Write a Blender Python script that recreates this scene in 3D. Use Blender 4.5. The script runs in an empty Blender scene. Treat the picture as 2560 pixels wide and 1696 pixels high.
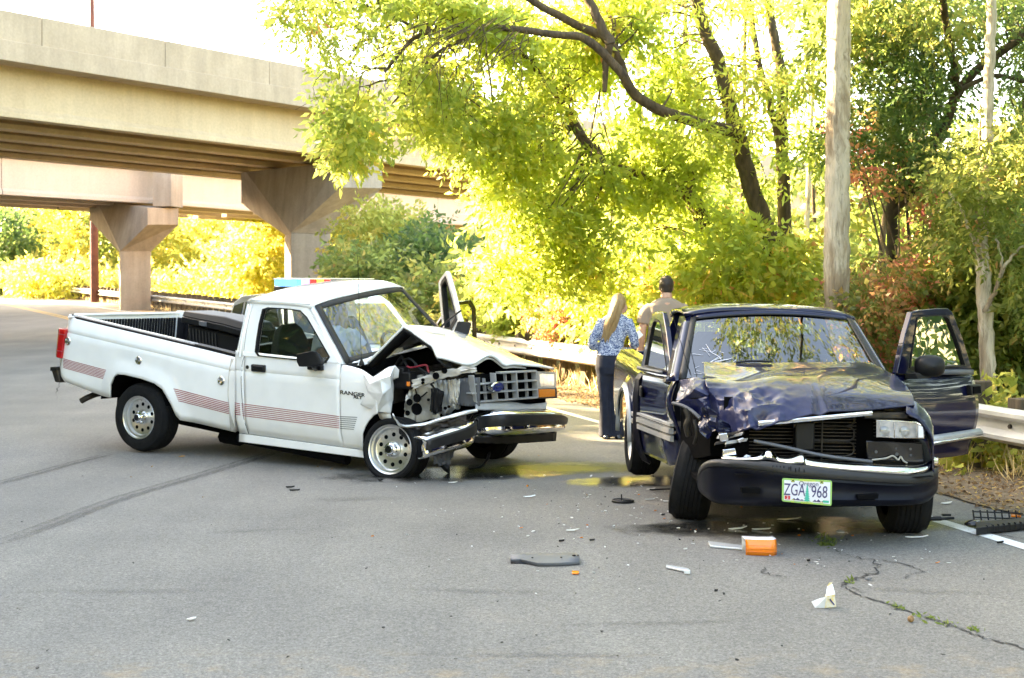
import bpy, bmesh, math, random
import numpy as np
from mathutils import Vector, Matrix, noise as mnoise
random.seed(7); RNG = np.random.default_rng(7)
SC = bpy.context.scene
# ------------------------------------------------------------------ camera
F, H, Y0 = 3480.0, 1.604, 745.0          # focal length in photo pixels, eye height, horizon row
cd = bpy.data.cameras.new('camera'); cam = bpy.data.objects.new('camera', cd); SC.collection.objects.link(cam)
cam.location = (0, 0, H); cam.rotation_euler = (math.radians(90), 0, 0)
cd.sensor_width = 36; cd.lens = F/2560*36; cd.shift_y = -(848-Y0)/2560
cd.clip_start = .1; cd.clip_end = 3000
cd.dof.use_dof = True; cd.dof.focus_distance = 10.5; cd.dof.aperture_fstop = 5.0
SC.camera = cam
# ------------------------------------------------------------------ sky, sun, exposure
SUN_AZ = (-.905, .425); SUN_EL = math.radians(25)
W = bpy.data.worlds.new('World'); SC.world = W; W.use_nodes = True
nt = W.node_tree; nt.nodes.clear()
sky = nt.nodes.new('ShaderNodeTexSky'); sky.sky_type = 'NISHITA'; sky.sun_disc = False
sky.sun_elevation = SUN_EL; sky.sun_rotation = math.atan2(SUN_AZ[0], SUN_AZ[1])
sky.air_density = 1.0; sky.dust_density = 2.5; sky.ozone_density = 1.0
bg = nt.nodes.new('ShaderNodeBackground'); bg.inputs[1].default_value = .15
wo = nt.nodes.new('ShaderNodeOutputWorld')
nt.links.new(sky.outputs[0], bg.inputs[0]); nt.links.new(bg.outputs[0], wo.inputs[0])
sd = bpy.data.lights.new('sun', 'SUN'); sd.energy = 5.0; sd.angle = math.radians(.6); sd.color = (1, .86, .64)
so = bpy.data.objects.new('sun', sd); SC.collection.objects.link(so)
sdir = Vector((SUN_AZ[0]*math.cos(SUN_EL), SUN_AZ[1]*math.cos(SUN_EL), math.sin(SUN_EL))).normalized()
so.rotation_euler = sdir.to_track_quat('Z', 'Y').to_euler(); so.location = (-40, 30, 40)
vs = SC.view_settings; vs.view_transform = 'Standard'; vs.look = 'None'; vs.gamma = 1; vs.exposure = 3.6
vs.use_curve_mapping = False
try:
    vs.use_white_balance = True; vs.white_balance_temperature = 8700; vs.white_balance_tint = 10
except Exception: pass
SC.cycles.use_denoising = True
SC.cycles.max_bounces = 12; SC.cycles.transparent_max_bounces = 12; SC.cycles.transmission_bounces = 6
SC.cycles.diffuse_bounces = 8; SC.cycles.glossy_bounces = 4
SC.cycles.sample_clamp_indirect = 8; SC.cycles.caustics_reflective = False; SC.cycles.caustics_refractive = False

# ------------------------------------------------------------------ helpers
COL = SC.collection
def V(*a): return Vector(a)
def U(px, py, Y): return V((px-1280)/F*Y, Y, H-(py-Y0)/F*Y)      # photo pixel at a chosen distance
def roadz(Y):
    k = (Y-32)/7.0
    return .0255*7.0*math.log1p(math.exp(k)) if k < 30 else .0255*(Y-32)
def G(px, py):                                                    # photo pixel on the ground
    Y = 5.0
    for _ in range(60):
        Y = .6*Y+.4*min(150, max(1.5, (H-roadz(Y))*F/max(py-Y0, 1)))
    return V((px-1280)/F*Y, Y, roadz(Y))
class Frame:                                                      # a rigid frame: local <-> world
    def __init__(s, o, rx, ry, rz, k=1.0):
        c = Vector((0, 0, H)); s.o = c+(Vector(o)-c)*k; s.k = k; s.R = Matrix.Rotation(math.radians(rz), 3, 'Z') @ Matrix.Rotation(math.radians(ry), 3, 'Y') @ Matrix.Rotation(math.radians(rx), 3, 'X')
        s.Ri = s.R.transposed()
    def w(s, *p): return s.R @ (Vector(p if len(p) == 3 else p[0])*s.k) + s.o
    def l(s, p): return s.Ri @ (Vector(p)-s.o)/s.k
    def hit(s, px, py, n, d):                                     # ray of a pixel with local plane n.p = d -> local
        c = s.l((0, 0, H)); q = s.l(U(px, py, 1.0))-c
        n = Vector(n); t = (d-n.dot(c))/n.dot(q)
        return c+q*t
    def hy(s, px, py, y, a=0): return s.hit(px, py, (0, 1, a), y)  # plane y + a z = y
    def hx(s, px, py, x, a=0): return s.hit(px, py, (1, 0, a), x)
    def hz(s, px, py, z): return s.hit(px, py, (0, 0, 1), z)
def tag(o, label=None, cat=None, group=None, kind=None):
    if label: o['label'] = label
    if cat: o['category'] = cat
    if group: o['group'] = group
    if kind: o['kind'] = kind
    return o
def empty(name, loc, label, cat, group=None):
    o = bpy.data.objects.new(name, None); COL.objects.link(o); o.location = loc; o.empty_display_size = .2
    return tag(o, label, cat, group)
def abs_loc(o):
    p = Vector((0, 0, 0))
    while o: p += Vector(o.location); o = o.parent
    return p
class MB:
    """collects geometry in world space (or in a frame) and builds ONE mesh object"""
    def __init__(s, fr=None): s.v = []; s.f = []; s.m = []; s.fr = fr; s.mi = 0
    def P(s, p):
        p = Vector(p); return s.fr.w(p) if s.fr else p
    def add(s, vs, fs, raw=False):
        n = len(s.v); s.v += [Vector(p) if raw else s.P(p) for p in vs]
        for f in fs: s.f.append([n+i for i in f]); s.m.append(s.mi)
        return n
    def quad(s, a, b, c, d): s.add([a, b, c, d], [(0, 1, 2, 3)])
    def poly(s, ps): s.add(ps, [tuple(range(len(ps)))])
    def box(s, c, sz, M=None):
        c = Vector(c); hx, hy, hz = sz[0]/2, sz[1]/2, sz[2]/2
        vs = [Vector((x, y, z)) for x in (-hx, hx) for y in (-hy, hy) for z in (-hz, hz)]
        if M is not None: vs = [M @ v for v in vs]
        s.add([c+v for v in vs], [(0, 1, 3, 2), (4, 6, 7, 5), (0, 4, 5, 1), (2, 3, 7, 6), (0, 2, 6, 4), (1, 5, 7, 3)])
    def hexa(s, p8):                                              # 4 bottom, 4 top
        s.add(p8, [(3, 2, 1, 0), (4, 5, 6, 7), (0, 1, 5, 4), (1, 2, 6, 5), (2, 3, 7, 6), (3, 0, 4, 7)])
    def prism(s, poly, vec):                                      # polygon (3d points) swept by vec
        vec = Vector(vec); n = len(poly); a = [Vector(p) for p in poly]; b = [p+vec for p in a]
        s.add(a+b, [tuple(range(n))[::-1], tuple(range(n, 2*n))]+[(i, (i+1) % n, n+(i+1) % n, n+i) for i in range(n)])
    def tube(s, path, r, n=8, cap=True, flat=1.0):
        path = [Vector(p) for p in path]; rs = r if isinstance(r, (list, tuple)) else [r]*len(path)
        rings = []; up = None
        for i, p in enumerate(path):
            t = (path[min(i+1, len(path)-1)]-path[max(i-1, 0)])
            t = t.normalized() if t.length > 1e-9 else V(0, 0, 1)
            if up is None:
                up = V(0, 0, 1) if abs(t.z) < .9 else V(1, 0, 0)
            x = t.cross(up)
            if x.length < 1e-6: x = t.orthogonal()
            x.normalize(); up = x.cross(t).normalized()
            rings.append([p+(x*math.cos(2*math.pi*k/n)+up*math.sin(2*math.pi*k/n)*flat)*rs[i] for k in range(n)])
        s.loft(rings, cap)
    def loft(s, rings, cap=True, closed=True):
        n = len(rings[0]); vs = [p for r in rings for p in r]; fs = []
        for i in range(len(rings)-1):
            for k in range(n if closed else n-1):
                fs.append((i*n+k, i*n+(k+1) % n, (i+1)*n+(k+1) % n, (i+1)*n+k))
        if cap: fs += [tuple(range(n))[::-1], tuple((len(rings)-1)*n+k for k in range(n))]
        s.add(vs, fs)
    def grid(s, rows):
        n = len(rows[0]); s.add([p for r in rows for p in r], [(i*n+k, i*n+k+1, (i+1)*n+k+1, (i+1)*n+k) for i in range(len(rows)-1) for k in range(n-1)])
    def lathe(s, prof, c, ax, n=32, a0=0, a1=2*math.pi):
        """profile [(dist along axis, radius)] about axis ax through c"""
        c = Vector(c); ax = Vector(ax).normalized(); x = ax.orthogonal().normalized(); y = ax.cross(x)
        full = abs(a1-a0-2*math.pi) < 1e-6; m = n if full else n+1
        rows = [[c+ax*d+(x*math.cos(a0+(a1-a0)*k/n)+y*math.sin(a0+(a1-a0)*k/n))*r for k in range(m)] for d, r in prof]
        s.loft(rows, False, full)
    def ring(s, outer, inner, vec):                               # framed opening swept by vec
        vec = Vector(vec); n = len(outer); o = [Vector(p) for p in outer]; i_ = [Vector(p) for p in inner]
        vs = o+i_+[p+vec for p in o]+[p+vec for p in i_]; fs = []
        for k in range(n):
            j = (k+1) % n
            fs += [(k, j, n+j, n+k), (2*n+k, 3*n+k, 3*n+j, 2*n+j), (k, 2*n+k, 2*n+j, j), (n+k, n+j, 3*n+j, 3*n+k)]
        s.add(vs, fs)
    def build(s, name, mat, parent=None, smooth=35, bevel=0, seg=2, solid=0, sub=0):
        base = abs_loc(parent) if parent else None
        if base is None:
            a = np.array([tuple(p) for p in s.v]); base = Vector(((a[:, 0].min()+a[:, 0].max())/2, (a[:, 1].min()+a[:, 1].max())/2, a[:, 2].min()))
        me = bpy.data.meshes.new(name); me.from_pydata([tuple(p-base) for p in s.v], [], s.f)
        mats = mat if isinstance(mat, (list, tuple)) else [mat]
        for m in mats: me.materials.append(m)
        if len(mats) > 1: me.polygons.foreach_set('material_index', s.m)
        bm = bmesh.new(); bm.from_mesh(me); bmesh.ops.remove_doubles(bm, verts=bm.verts, dist=1e-5)
        bmesh.ops.recalc_face_normals(bm, faces=bm.faces); bm.to_mesh(me); bm.free()
        if smooth:
            me.shade_smooth(); me.set_sharp_from_angle(angle=math.radians(smooth))
        o = bpy.data.objects.new(name, me); COL.objects.link(o)
        if parent: o.parent = parent
        else: o.location = base
        if solid: md = o.modifiers.new('Solid', 'SOLIDIFY'); md.thickness = abs(solid); md.offset = -1 if solid > 0 else 1
        if sub: md = o.modifiers.new('Sub', 'SUBSURF'); md.levels = sub; md.render_levels = sub
        if bevel: md = o.modifiers.new('Bevel', 'BEVEL'); md.width = bevel; md.segments = seg; md.limit_method = 'ANGLE'; md.angle_limit = math.radians(40)
        return o
def smoothpath(pts, n=6):                                         # Catmull-Rom
    pts = [Vector(p) for p in pts]; out = []
    for i in range(len(pts)-1):
        p0, p1, p2, p3 = pts[max(i-1, 0)], pts[i], pts[i+1], pts[min(i+2, len(pts)-1)]
        for k in range(n):
            t = k/n; out.append(.5*((2*p1)+(p2-p0)*t+(2*p0-5*p1+4*p2-p3)*t*t+(3*p1-p0-3*p2+p3)*t**3))
    return out+[pts[-1]]
def lerp(a, b, t): return a+(b-a)*t
def interp(x, xs, ys): return float(np.interp(x, xs, ys))
def text_obj(name, s, size, M, mat, parent, extrude=.001, align='CENTER', sx=1.0):
    cu = bpy.data.curves.new(name, 'FONT'); cu.body = s; cu.size = size; cu.align_x = align; cu.align_y = 'CENTER'; cu.extrude = extrude
    t = bpy.data.objects.new(name+'_t', cu); COL.objects.link(t)
    dg = bpy.context.evaluated_depsgraph_get(); me = bpy.data.meshes.new_from_object(t.evaluated_get(dg))
    bpy.data.objects.remove(t); bpy.data.curves.remove(cu)
    base = abs_loc(parent); A = Matrix.Translation(-base) @ M @ Matrix.Diagonal((sx, 1, 1, 1)); me.transform(A)
    me.materials.clear(); me.materials.append(mat); o = bpy.data.objects.new(name, me); COL.objects.link(o); o.parent = parent
    return o
def basis(o, x, y):                                               # 4x4 with x axis, y axis (orthogonalised)
    x = Vector(x).normalized(); y = Vector(y); z = x.cross(y).normalized(); y = z.cross(x)
    return Matrix(((x.x, y.x, z.x, o[0]), (x.y, y.y, z.y, o[1]), (x.z, y.z, z.z, o[2]), (0, 0, 0, 1)))
# ------------------------------------------------------------------ materials
MATS = {}
def pm(name, col, rough=.5, metal=0, coat=0, var=0, vscale=6, bump=0, bscale=40, spec=.5, trans=0, ior=1.45, emis=None, es=0, col2=None, detail=4, alpha=1, stretch=None, coatr=.03):
    m = bpy.data.materials.new(name); m.use_nodes = True; n = m.node_tree.nodes; L = m.node_tree.links; b = n['Principled BSDF']
    b.inputs['Base Color'].default_value = (*col, 1); b.inputs['Roughness'].default_value = rough; b.inputs['Metallic'].default_value = metal
    b.inputs['Coat Weight'].default_value = coat; b.inputs['Coat Roughness'].default_value = coatr; b.inputs['Specular IOR Level'].default_value = spec
    b.inputs['Transmission Weight'].default_value = trans; b.inputs['IOR'].default_value = ior; b.inputs['Alpha'].default_value = alpha
    if emis: b.inputs['Emission Color'].default_value = (*emis, 1); b.inputs['Emission Strength'].default_value = es
    tc = n.new('ShaderNodeTexCoord'); src = tc.outputs['Object']
    if stretch:
        mp = n.new('ShaderNodeMapping'); mp.inputs['Scale'].default_value = stretch; L.new(src, mp.inputs[0]); src = mp.outputs[0]
    if var or col2:
        t = n.new('ShaderNodeTexNoise'); t.inputs['Scale'].default_value = vscale; t.inputs['Detail'].default_value = detail; L.new(src, t.inputs[0])
        r = n.new('ShaderNodeValToRGB'); r.color_ramp.elements[0].position = .3; r.color_ramp.elements[1].position = .72
        c2 = col2 or tuple(min(1, c*(1+var)) for c in col); c1 = col if col2 else tuple(c*(1-var) for c in col)
        r.color_ramp.elements[0].color = (*c1, 1); r.color_ramp.elements[1].color = (*c2, 1)
        L.new(t.outputs[0], r.inputs[0]); L.new(r.outputs[0], b.inputs['Base Color'])
    if bump:
        t2 = n.new('ShaderNodeTexNoise'); t2.inputs['Scale'].default_value = bscale; t2.inputs['Detail'].default_value = 6; L.new(src, t2.inputs[0])
        bp = n.new('ShaderNodeBump'); bp.inputs['Strength'].default_value = bump; bp.inputs['Distance'].default_value = .02
        L.new(t2.outputs[0], bp.inputs['Height']); L.new(bp.outputs[0], b.inputs['Normal'])
    MATS[name] = m; return m
def N(m): return m.node_tree.nodes, m.node_tree.links, m.node_tree.nodes['Principled BSDF']
def ramp(n, stops):
    r = n.new('ShaderNodeValToRGB'); e = r.color_ramp.elements
    while len(e) < len(stops): e.new(.5)
    for x, (p, c) in zip(e, stops): x.position = p; x.color = (*c, 1) if len(c) == 3 else c
    return r
def noise(n, L, src, scale, detail=4, rough=.5, dist=0):
    t = n.new('ShaderNodeTexNoise'); t.inputs['Scale'].default_value = scale; t.inputs['Detail'].default_value = detail
    t.inputs['Roughness'].default_value = rough; t.inputs['Distortion'].default_value = dist; L.new(src, t.inputs[0]); return t.outputs[0]
def mixc(n, L, fac, a, b, mode='MIX'):
    x = n.new('ShaderNodeMix'); x.data_type = 'RGBA'; x.blend_type = mode
    for s, v in ((x.inputs[0], fac), (x.inputs[6], a), (x.inputs[7], b)):
        if isinstance(v, (int, float)): s.default_value = v
        elif isinstance(v, tuple): s.default_value = (*v, 1)
        else: L.new(v, s)
    return x.outputs[2]
# white and navy car paint with light dust towards no particular side; dirt is its own noise
M_white = pm('white_paint', (.88, .88, .87), .3, coat=1, var=.035, vscale=5, detail=9)
M_navy = pm('navy_paint', (.0036, .0054, .030), .3, metal=0, spec=.06, coat=.85, var=.25, vscale=3)
M_scuffnavy = pm('scuffed_navy_paint', (.007, .0095, .042), .40, spec=.25, coat=.4, coatr=.12, col2=(.022, .027, .075), vscale=12, bump=.12, bscale=9, detail=8)
M_inner = pm('bare_inner_panel', (.62, .60, .56), .55, col2=(.36, .33, .28), vscale=9, bump=.15, bscale=25)
M_galv = pm('zinc_panel', (.52, .54, .56), .42, metal=.5, col2=(.36, .37, .37), vscale=8)
M_chrome = pm('chrome', (.78, .78, .78), .07, metal=1)
M_alloy = pm('brushed_alloy', (.66, .66, .65), .3, metal=.9, var=.08, vscale=20)
M_grille = pm('grey_grille_plastic', (.42, .42, .42), .35, metal=.3, var=.08, vscale=12)
M_rubber = pm('tyre_rubber', (.0085, .0085, .009), .8, spec=.25, var=.35, vscale=14, bump=.2, bscale=60)
M_black = pm('black_plastic', (.007, .007, .008), .5, spec=.35, var=.2, vscale=10)
M_blackgloss = pm('black_gloss', (.006, .006, .007), .2, coat=.3)
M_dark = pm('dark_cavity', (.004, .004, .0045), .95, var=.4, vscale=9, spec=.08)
M_darkmetal = pm('greasy_metal', (.025, .024, .022), .5, metal=.5, col2=(.07, .055, .042), vscale=14, bump=.2)
M_greyplas = pm('weathered_grey_plastic', (.10, .104, .115), .55, var=.18, vscale=10)
M_bumpgrey = pm('bumper_rubber_strip', (.020, .019, .019), .5, spec=.4, var=.25, vscale=8, bump=.05)
M_bumpnavy = pm('navy_bumper_plastic', (.0022, .003, .0085), .42, var=.3, vscale=6, spec=.22)
M_red = pm('red_lens', (.50, .012, .015), .16, coat=.6, var=.15, vscale=30)
M_amber = pm('amber_lens', (.85, .22, .015), .2, coat=.6, var=.1, vscale=30, stretch=(1, 1, 8))
M_lens = pm('clear_lens', (.62, .64, .66), .12, metal=.55, coat=1, var=.25, vscale=22)
M_liner = pm('bed_liner', (.008, .008, .011), .5, spec=.3, var=.2)
M_cabin = pm('cabin_trim', (.018, .019, .022), .8, var=.15)
M_seat = pm('seat_fabric', (.045, .048, .05), .9, var=.15, vscale=40)
M_stripe = pm('red_stripe', (.33, .03, .05), .4)
M_stripe2 = pm('charcoal_stripe', (.06, .055, .055), .4)
M_plate = pm('plate_white', (.74, .74, .80), .4)
M_plateframe = pm('plate_frame_green', (.30, .55, .16), .35)
M_plateink = pm('plate_ink', (.05, .04, .14), .5)
M_tree_ink = pm('plate_tree', (.02, .42, .32), .5)
M_yellowink = pm('plate_yellow', (.75, .70, .08), .5)
M_darkgreen = pm('plate_dark_green', (.02, .10, .04), .5)
M_redink = pm('plate_sticker', (.6, .03, .03), .5)
M_oval = pm('oval_blue', (.03, .04, .16), .25, coat=.5)
M_rust = pm('rusty_steel', (.11, .042, .034), .8, var=.3, vscale=3)
def glass(name, tint, a, rough=.0):
    m = bpy.data.materials.new(name); m.use_nodes = True; n, L = m.node_tree.nodes, m.node_tree.links; n.clear()
    o = n.new('ShaderNodeOutputMaterial'); g = n.new('ShaderNodeBsdfGlossy'); g.inputs['Roughness'].default_value = .01
    t = n.new('ShaderNodeBsdfTransparent'); t.inputs[0].default_value = (*tint, 1)
    fr = n.new('ShaderNodeFresnel'); fr.inputs[0].default_value = 1.52
    mm = n.new('ShaderNodeMath'); mm.operation = 'MULTIPLY_ADD'; mm.inputs[1].default_value = 1.0; mm.inputs[2].default_value = a
    mx = n.new('ShaderNodeMixShader'); L.new(fr.outputs[0], mm.inputs[0]); L.new(mm.outputs[0], mx.inputs[0])
    L.new(t.outputs[0], mx.inputs[1]); L.new(g.outputs[0], mx.inputs[2]); L.new(mx.outputs[0], o.inputs[0]); return m
M_glass = glass('window_glass', (.62, .70, .70), .06)
M_shield = glass('windshield_glass', (.60, .68, .72), .10)
M_wglass = glass('clear_lens_glass', (.9, .92, .92), .05)

def concrete(name, a, b, streak=.5):
    m = pm(name, a, .85); n, L, p = N(m); tc = n.new('ShaderNodeTexCoord').outputs['Object']
    mp = n.new('ShaderNodeMapping'); mp.inputs['Scale'].default_value = (1.2, 1.2, .12); L.new(tc, mp.inputs[0])
    s = noise(n, L, mp.outputs[0], 2.2, 5, .6); g = noise(n, L, tc, .7, 5, .6); fi = noise(n, L, tc, 14, 4, .6)
    c = ramp(n, [(.3, b), (.65, a)]); L.new(g, c.inputs[0])
    r2 = ramp(n, [(.35, (1-streak, 1-streak, 1-streak*.95)), (.62, (1, 1, 1))]); L.new(s, r2.inputs[0])
    r3 = ramp(n, [(.3, (.9, .9, .9)), (.7, (1.06, 1.06, 1.06))]); L.new(fi, r3.inputs[0])
    x = mixc(n, L, 1.0, c.outputs[0], r2.outputs[0], 'MULTIPLY'); x = mixc(n, L, 1.0, x, r3.outputs[0], 'MULTIPLY'); L.new(x, p.inputs['Base Color'])
    bp = n.new('ShaderNodeBump'); bp.inputs['Strength'].default_value = .2; bp.inputs['Distance'].default_value = .02; L.new(fi, bp.inputs['Height']); L.new(bp.outputs[0], p.inputs['Normal'])
    return m
M_conc = concrete('weathered_concrete', (.48, .375, .275), (.40, .31, .22), .16)
M_girder = concrete('painted_girder', (.60, .47, .32), (.54, .41, .27), .10)
M_pink = concrete('pale_girder', (.54, .455, .39), (.49, .41, .345), .05)
M_pier = concrete('pier_concrete', (.40, .335, .275), (.32, .26, .205), .24)
def asphalt():
    m = pm('asphalt', (.14, .14, .135), .86); n, L, p = N(m); tc = n.new('ShaderNodeNewGeometry').outputs['Position']
    fine = noise(n, L, tc, 105, 4, .75); mid = noise(n, L, tc, 38, 4, .7); big = noise(n, L, tc, .45, 4, .6); spk = noise(n, L, tc, 95, 2, .5)
    mp = n.new('ShaderNodeMapping'); mp.inputs['Rotation'].default_value = (0, 0, .35); mp.inputs['Scale'].default_value = (1.6, .22, 1); L.new(tc, mp.inputs[0])
    lane = noise(n, L, mp.outputs[0], .9, 3, .5)
    c = ramp(n, [(.30, (.070, .0675, .062)), (.50, (.158, .151, .138)), (.70, (.30, .285, .255))]); L.new(fine, c.inputs[0])
    r = ramp(n, [(.3, (.80, .80, .81)), (.7, (1.14, 1.13, 1.10))]); L.new(big, r.inputs[0]); x = mixc(n, L, 1.0, c.outputs[0], r.outputs[0], 'MULTIPLY')
    r = ramp(n, [(.3, (.88, .88, .89)), (.7, (1.1, 1.1, 1.09))]); L.new(lane, r.inputs[0]); x = mixc(n, L, 1.0, x, r.outputs[0], 'MULTIPLY')
    r = ramp(n, [(.32, (.74, .74, .74)), (.68, (1.22, 1.22, 1.22))]); L.new(mid, r.inputs[0]); x = mixc(n, L, 1.0, x, r.outputs[0], 'MULTIPLY')
    r = ramp(n, [(.70, (0, 0, 0)), (.78, (1, 1, 1))]); L.new(spk, r.inputs[0]); x = mixc(n, L, r.outputs[0], x, (.36, .34, .30))
    # ochre clay dust carried along the near lane edge
    sx = n.new('ShaderNodeSeparateXYZ'); L.new(tc, sx.inputs[0])
    mr = n.new('ShaderNodeMapRange'); mr.inputs[1].default_value = 6.45; mr.inputs[2].default_value = 5.85; L.new(sx.outputs[1], mr.inputs[0])
    dn = noise(n, L, tc, 4.6, 8, .72); r = ramp(n, [(.50, (0, 0, 0)), (.72, (.55, .55, .55))]); L.new(dn, r.inputs[0])
    mu = n.new('ShaderNodeMath'); mu.operation = 'MULTIPLY'; L.new(mr.outputs[0], mu.inputs[0]); L.new(r.outputs[0], mu.inputs[1])
    x = mixc(n, L, mu.outputs[0], x, (.36, .25, .12)); L.new(x, p.inputs['Base Color'])
    bp = n.new('ShaderNodeBump'); bp.inputs['Strength'].default_value = .55; bp.inputs['Distance'].default_value = .006; L.new(fine, bp.inputs['Height']); L.new(bp.outputs[0], p.inputs['Normal'])
    return m
M_asphalt = asphalt()
M_litter = pm('leaf_litter', (.075, .052, .034), .95, col2=(.21, .155, .10), vscale=14, bump=.9, bscale=22, detail=8)
M_earth = pm('earth', (.12, .10, .05), .95, col2=(.22, .20, .09), vscale=2.5, bump=.6, bscale=9, detail=8)
def paint_line(name, c):
    m = pm(name, c, .7); n, L, p = N(m); tc = n.new('ShaderNodeTexCoord').outputs['Object']
    a = noise(n, L, tc, 26, 5, .7); r = ramp(n, [(.30, (.16, .155, .15)), (.42, c)]); L.new(a, r.inputs[0]); L.new(r.outputs[0], p.inputs['Base Color']); return m
M_lwhite = paint_line('white_road_paint', (.72, .72, .70)); M_lyellow = paint_line('yellow_road_paint', (.62, .36, .05))
def stain(name, col, rough, scale, lo, hi, amax, stretch=(1, 1, 1), spec=.5, edge=True):
    """a thin sheet whose own ragged outline fades out (fluid or rubber on the road)"""
    m = pm(name, col, rough, spec=spec); n, L, p = N(m)
    at = n.new('ShaderNodeAttribute'); at.attribute_name = 'fade'
    tc = n.new('ShaderNodeTexCoord').outputs['Object']; mp = n.new('ShaderNodeMapping'); mp.inputs['Scale'].default_value = stretch; L.new(tc, mp.inputs[0])
    a = noise(n, L, mp.outputs[0], scale, 6, .65); mu = n.new('ShaderNodeMath'); mu.operation = 'ADD'; L.new(a, mu.inputs[0]); L.new(at.outputs['Fac'], mu.inputs[1])
    mr = n.new('ShaderNodeMapRange'); mr.inputs[1].default_value = lo; mr.inputs[2].default_value = hi; mr.inputs[4].default_value = amax; L.new(mu.outputs[0], mr.inputs[0])
    L.new(mr.outputs[0], p.inputs['Alpha']); return m
M_coolant = stain('coolant_stain', (.20, .18, .02), .45, 2.2, .62, 1.25, .62)
M_wet = stain('wet_oil', (.02, .02, .018), .16, 3.5, .70, 1.1, .85)
M_skid = stain('rubber_skid', (.05, .05, .05), .8, 30, .9, 1.5, .42, (1, .12, 1))
M_crack = pm('dark_crack', (.035, .033, .031), .95)  # plain dark colour of the thin crack ribbons
M_galvrail = pm('galvanised_rail', (.62, .62, .60), .48, metal=.35, col2=(.46, .46, .45), vscale=3, bump=.04, stretch=(1, 1, 1))
M_post = pm('weathered_timber', (.125, .095, .062), .9, col2=(.055, .042, .028), vscale=7, bump=.5, bscale=18, stretch=(3, 3, .35))
M_bark = pm('brown_bark', (.13, .095, .06), .95, col2=(.05, .037, .025), vscale=9, bump=.9, bscale=22, stretch=(2, 2, .5))
def furrowed(name):
    m = pm(name, (.3, .25, .18), .95); n, L, p = N(m); tc = n.new('ShaderNodeTexCoord').outputs['Object']
    mp = n.new('ShaderNodeMapping'); mp.inputs['Scale'].default_value = (5, 5, .55); L.new(tc, mp.inputs[0]); f = noise(n, L, mp.outputs[0], 6, 7, .7, .6)
    mp2 = n.new('ShaderNodeMapping'); mp2.inputs['Scale'].default_value = (1.6, 1.6, .45); L.new(tc, mp2.inputs[0]); q = noise(n, L, mp2.outputs[0], 1.7, 5, .62, .8)
    a = ramp(n, [(.34, (.24, .175, .115)), (.44, (.36, .285, .20)), (.52, (.58, .51, .40))]); L.new(q, a.inputs[0])
    b = ramp(n, [(.34, (.52, .49, .46)), (.48, (.95, .93, .9)), (.7, (1.12, 1.1, 1.08))]); L.new(f, b.inputs[0])
    L.new(mixc(n, L, 1.0, a.outputs[0], b.outputs[0], 'MULTIPLY'), p.inputs['Base Color'])
    bp = n.new('ShaderNodeBump'); bp.inputs['Strength'].default_value = 1; bp.inputs['Distance'].default_value = .03; L.new(f, bp.inputs['Height']); L.new(bp.outputs[0], p.inputs['Normal']); return m
M_palebark = furrowed('pale_furrowed_bark')
M_darkbark = pm('dark_bark', (.045, .035, .024), .95, col2=(.09, .07, .04), vscale=9, bump=.8, bscale=20)
def leafmat(name, stops, trans=.55, rough=.45):
    m = bpy.data.materials.new(name); m.use_nodes = True; n, L = m.node_tree.nodes, m.node_tree.links; p = n['Principled BSDF']
    at = n.new('ShaderNodeAttribute'); at.attribute_name = 'lv'; r = ramp(n, stops); L.new(at.outputs['Fac'], r.inputs[0])
    p.inputs['Roughness'].default_value = rough; p.inputs['Specular IOR Level'].default_value = .35; L.new(r.outputs[0], p.inputs['Base Color'])
    t = n.new('ShaderNodeBsdfTranslucent'); hs = n.new('ShaderNodeHueSaturation'); hs.inputs['Value'].default_value = 3.8; hs.inputs['Saturation'].default_value = .84; hs.inputs['Hue'].default_value = .49
    L.new(r.outputs[0], hs.inputs['Color']); L.new(hs.outputs[0], t.inputs[0])
    mx = n.new('ShaderNodeMixShader'); mx.inputs[0].default_value = trans; L.new(p.outputs[0], mx.inputs[1]); L.new(t.outputs[0], mx.inputs[2])
    L.new(mx.outputs[0], n['Material Output'].inputs[0]); return m
M_leaf = leafmat('light_green_leaf', [(0, (.085, .135, .016)), (.5, (.14, .185, .022)), (.85, (.22, .22, .028)), (.97, (.30, .19, .03)), (1, (.25, .10, .03))], .68)
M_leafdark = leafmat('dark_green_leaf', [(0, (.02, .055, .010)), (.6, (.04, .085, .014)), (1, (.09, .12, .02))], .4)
M_leafmid = leafmat('mid_green_leaf', [(0, (.055, .095, .014)), (.6, (.105, .14, .02)), (.92, (.16, .15, .025)), (1, (.28, .14, .03))], .5)
M_leafred = leafmat('red_autumn_leaf', [(0, (.06, .10, .018)), (.48, (.12, .125, .025)), (.62, (.26, .14, .04)), (.85, (.28, .085, .045)), (1, (.22, .04, .03))], .5)
M_leafyel = leafmat('yellow_green_leaf', [(0, (.12, .15, .018)), (.6, (.21, .21, .022)), (1, (.32, .26, .04))], .55)
M_straw = leafmat('dry_straw', [(0, (.32, .24, .10)), (1, (.50, .40, .20))], .3)
M_skin = pm('skin', (.52, .30, .21), .55, var=.06, vscale=20)
M_skin2 = pm('fair_skin', (.60, .38, .29), .55, var=.05, vscale=20)
M_hairbrown = pm('dark_brown_hair', (.030, .020, .014), .5, var=.4, vscale=30, bump=.5, bscale=80)
M_hairblond = pm('blond_hair', (.42, .28, .13), .45, col2=(.24, .15, .07), vscale=16, bump=.6, bscale=50, stretch=(5, 5, .35))
M_taupe = pm('taupe_cotton', (.29, .225, .175), .9, var=.08, vscale=4, bump=.1, bscale=14)
M_shirtw = pm('white_cotton', (.72, .72, .72), .9, var=.05)
M_jeans = pm('dark_navy_trousers', (.008, .012, .026), .85, var=.3, vscale=12)
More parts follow.
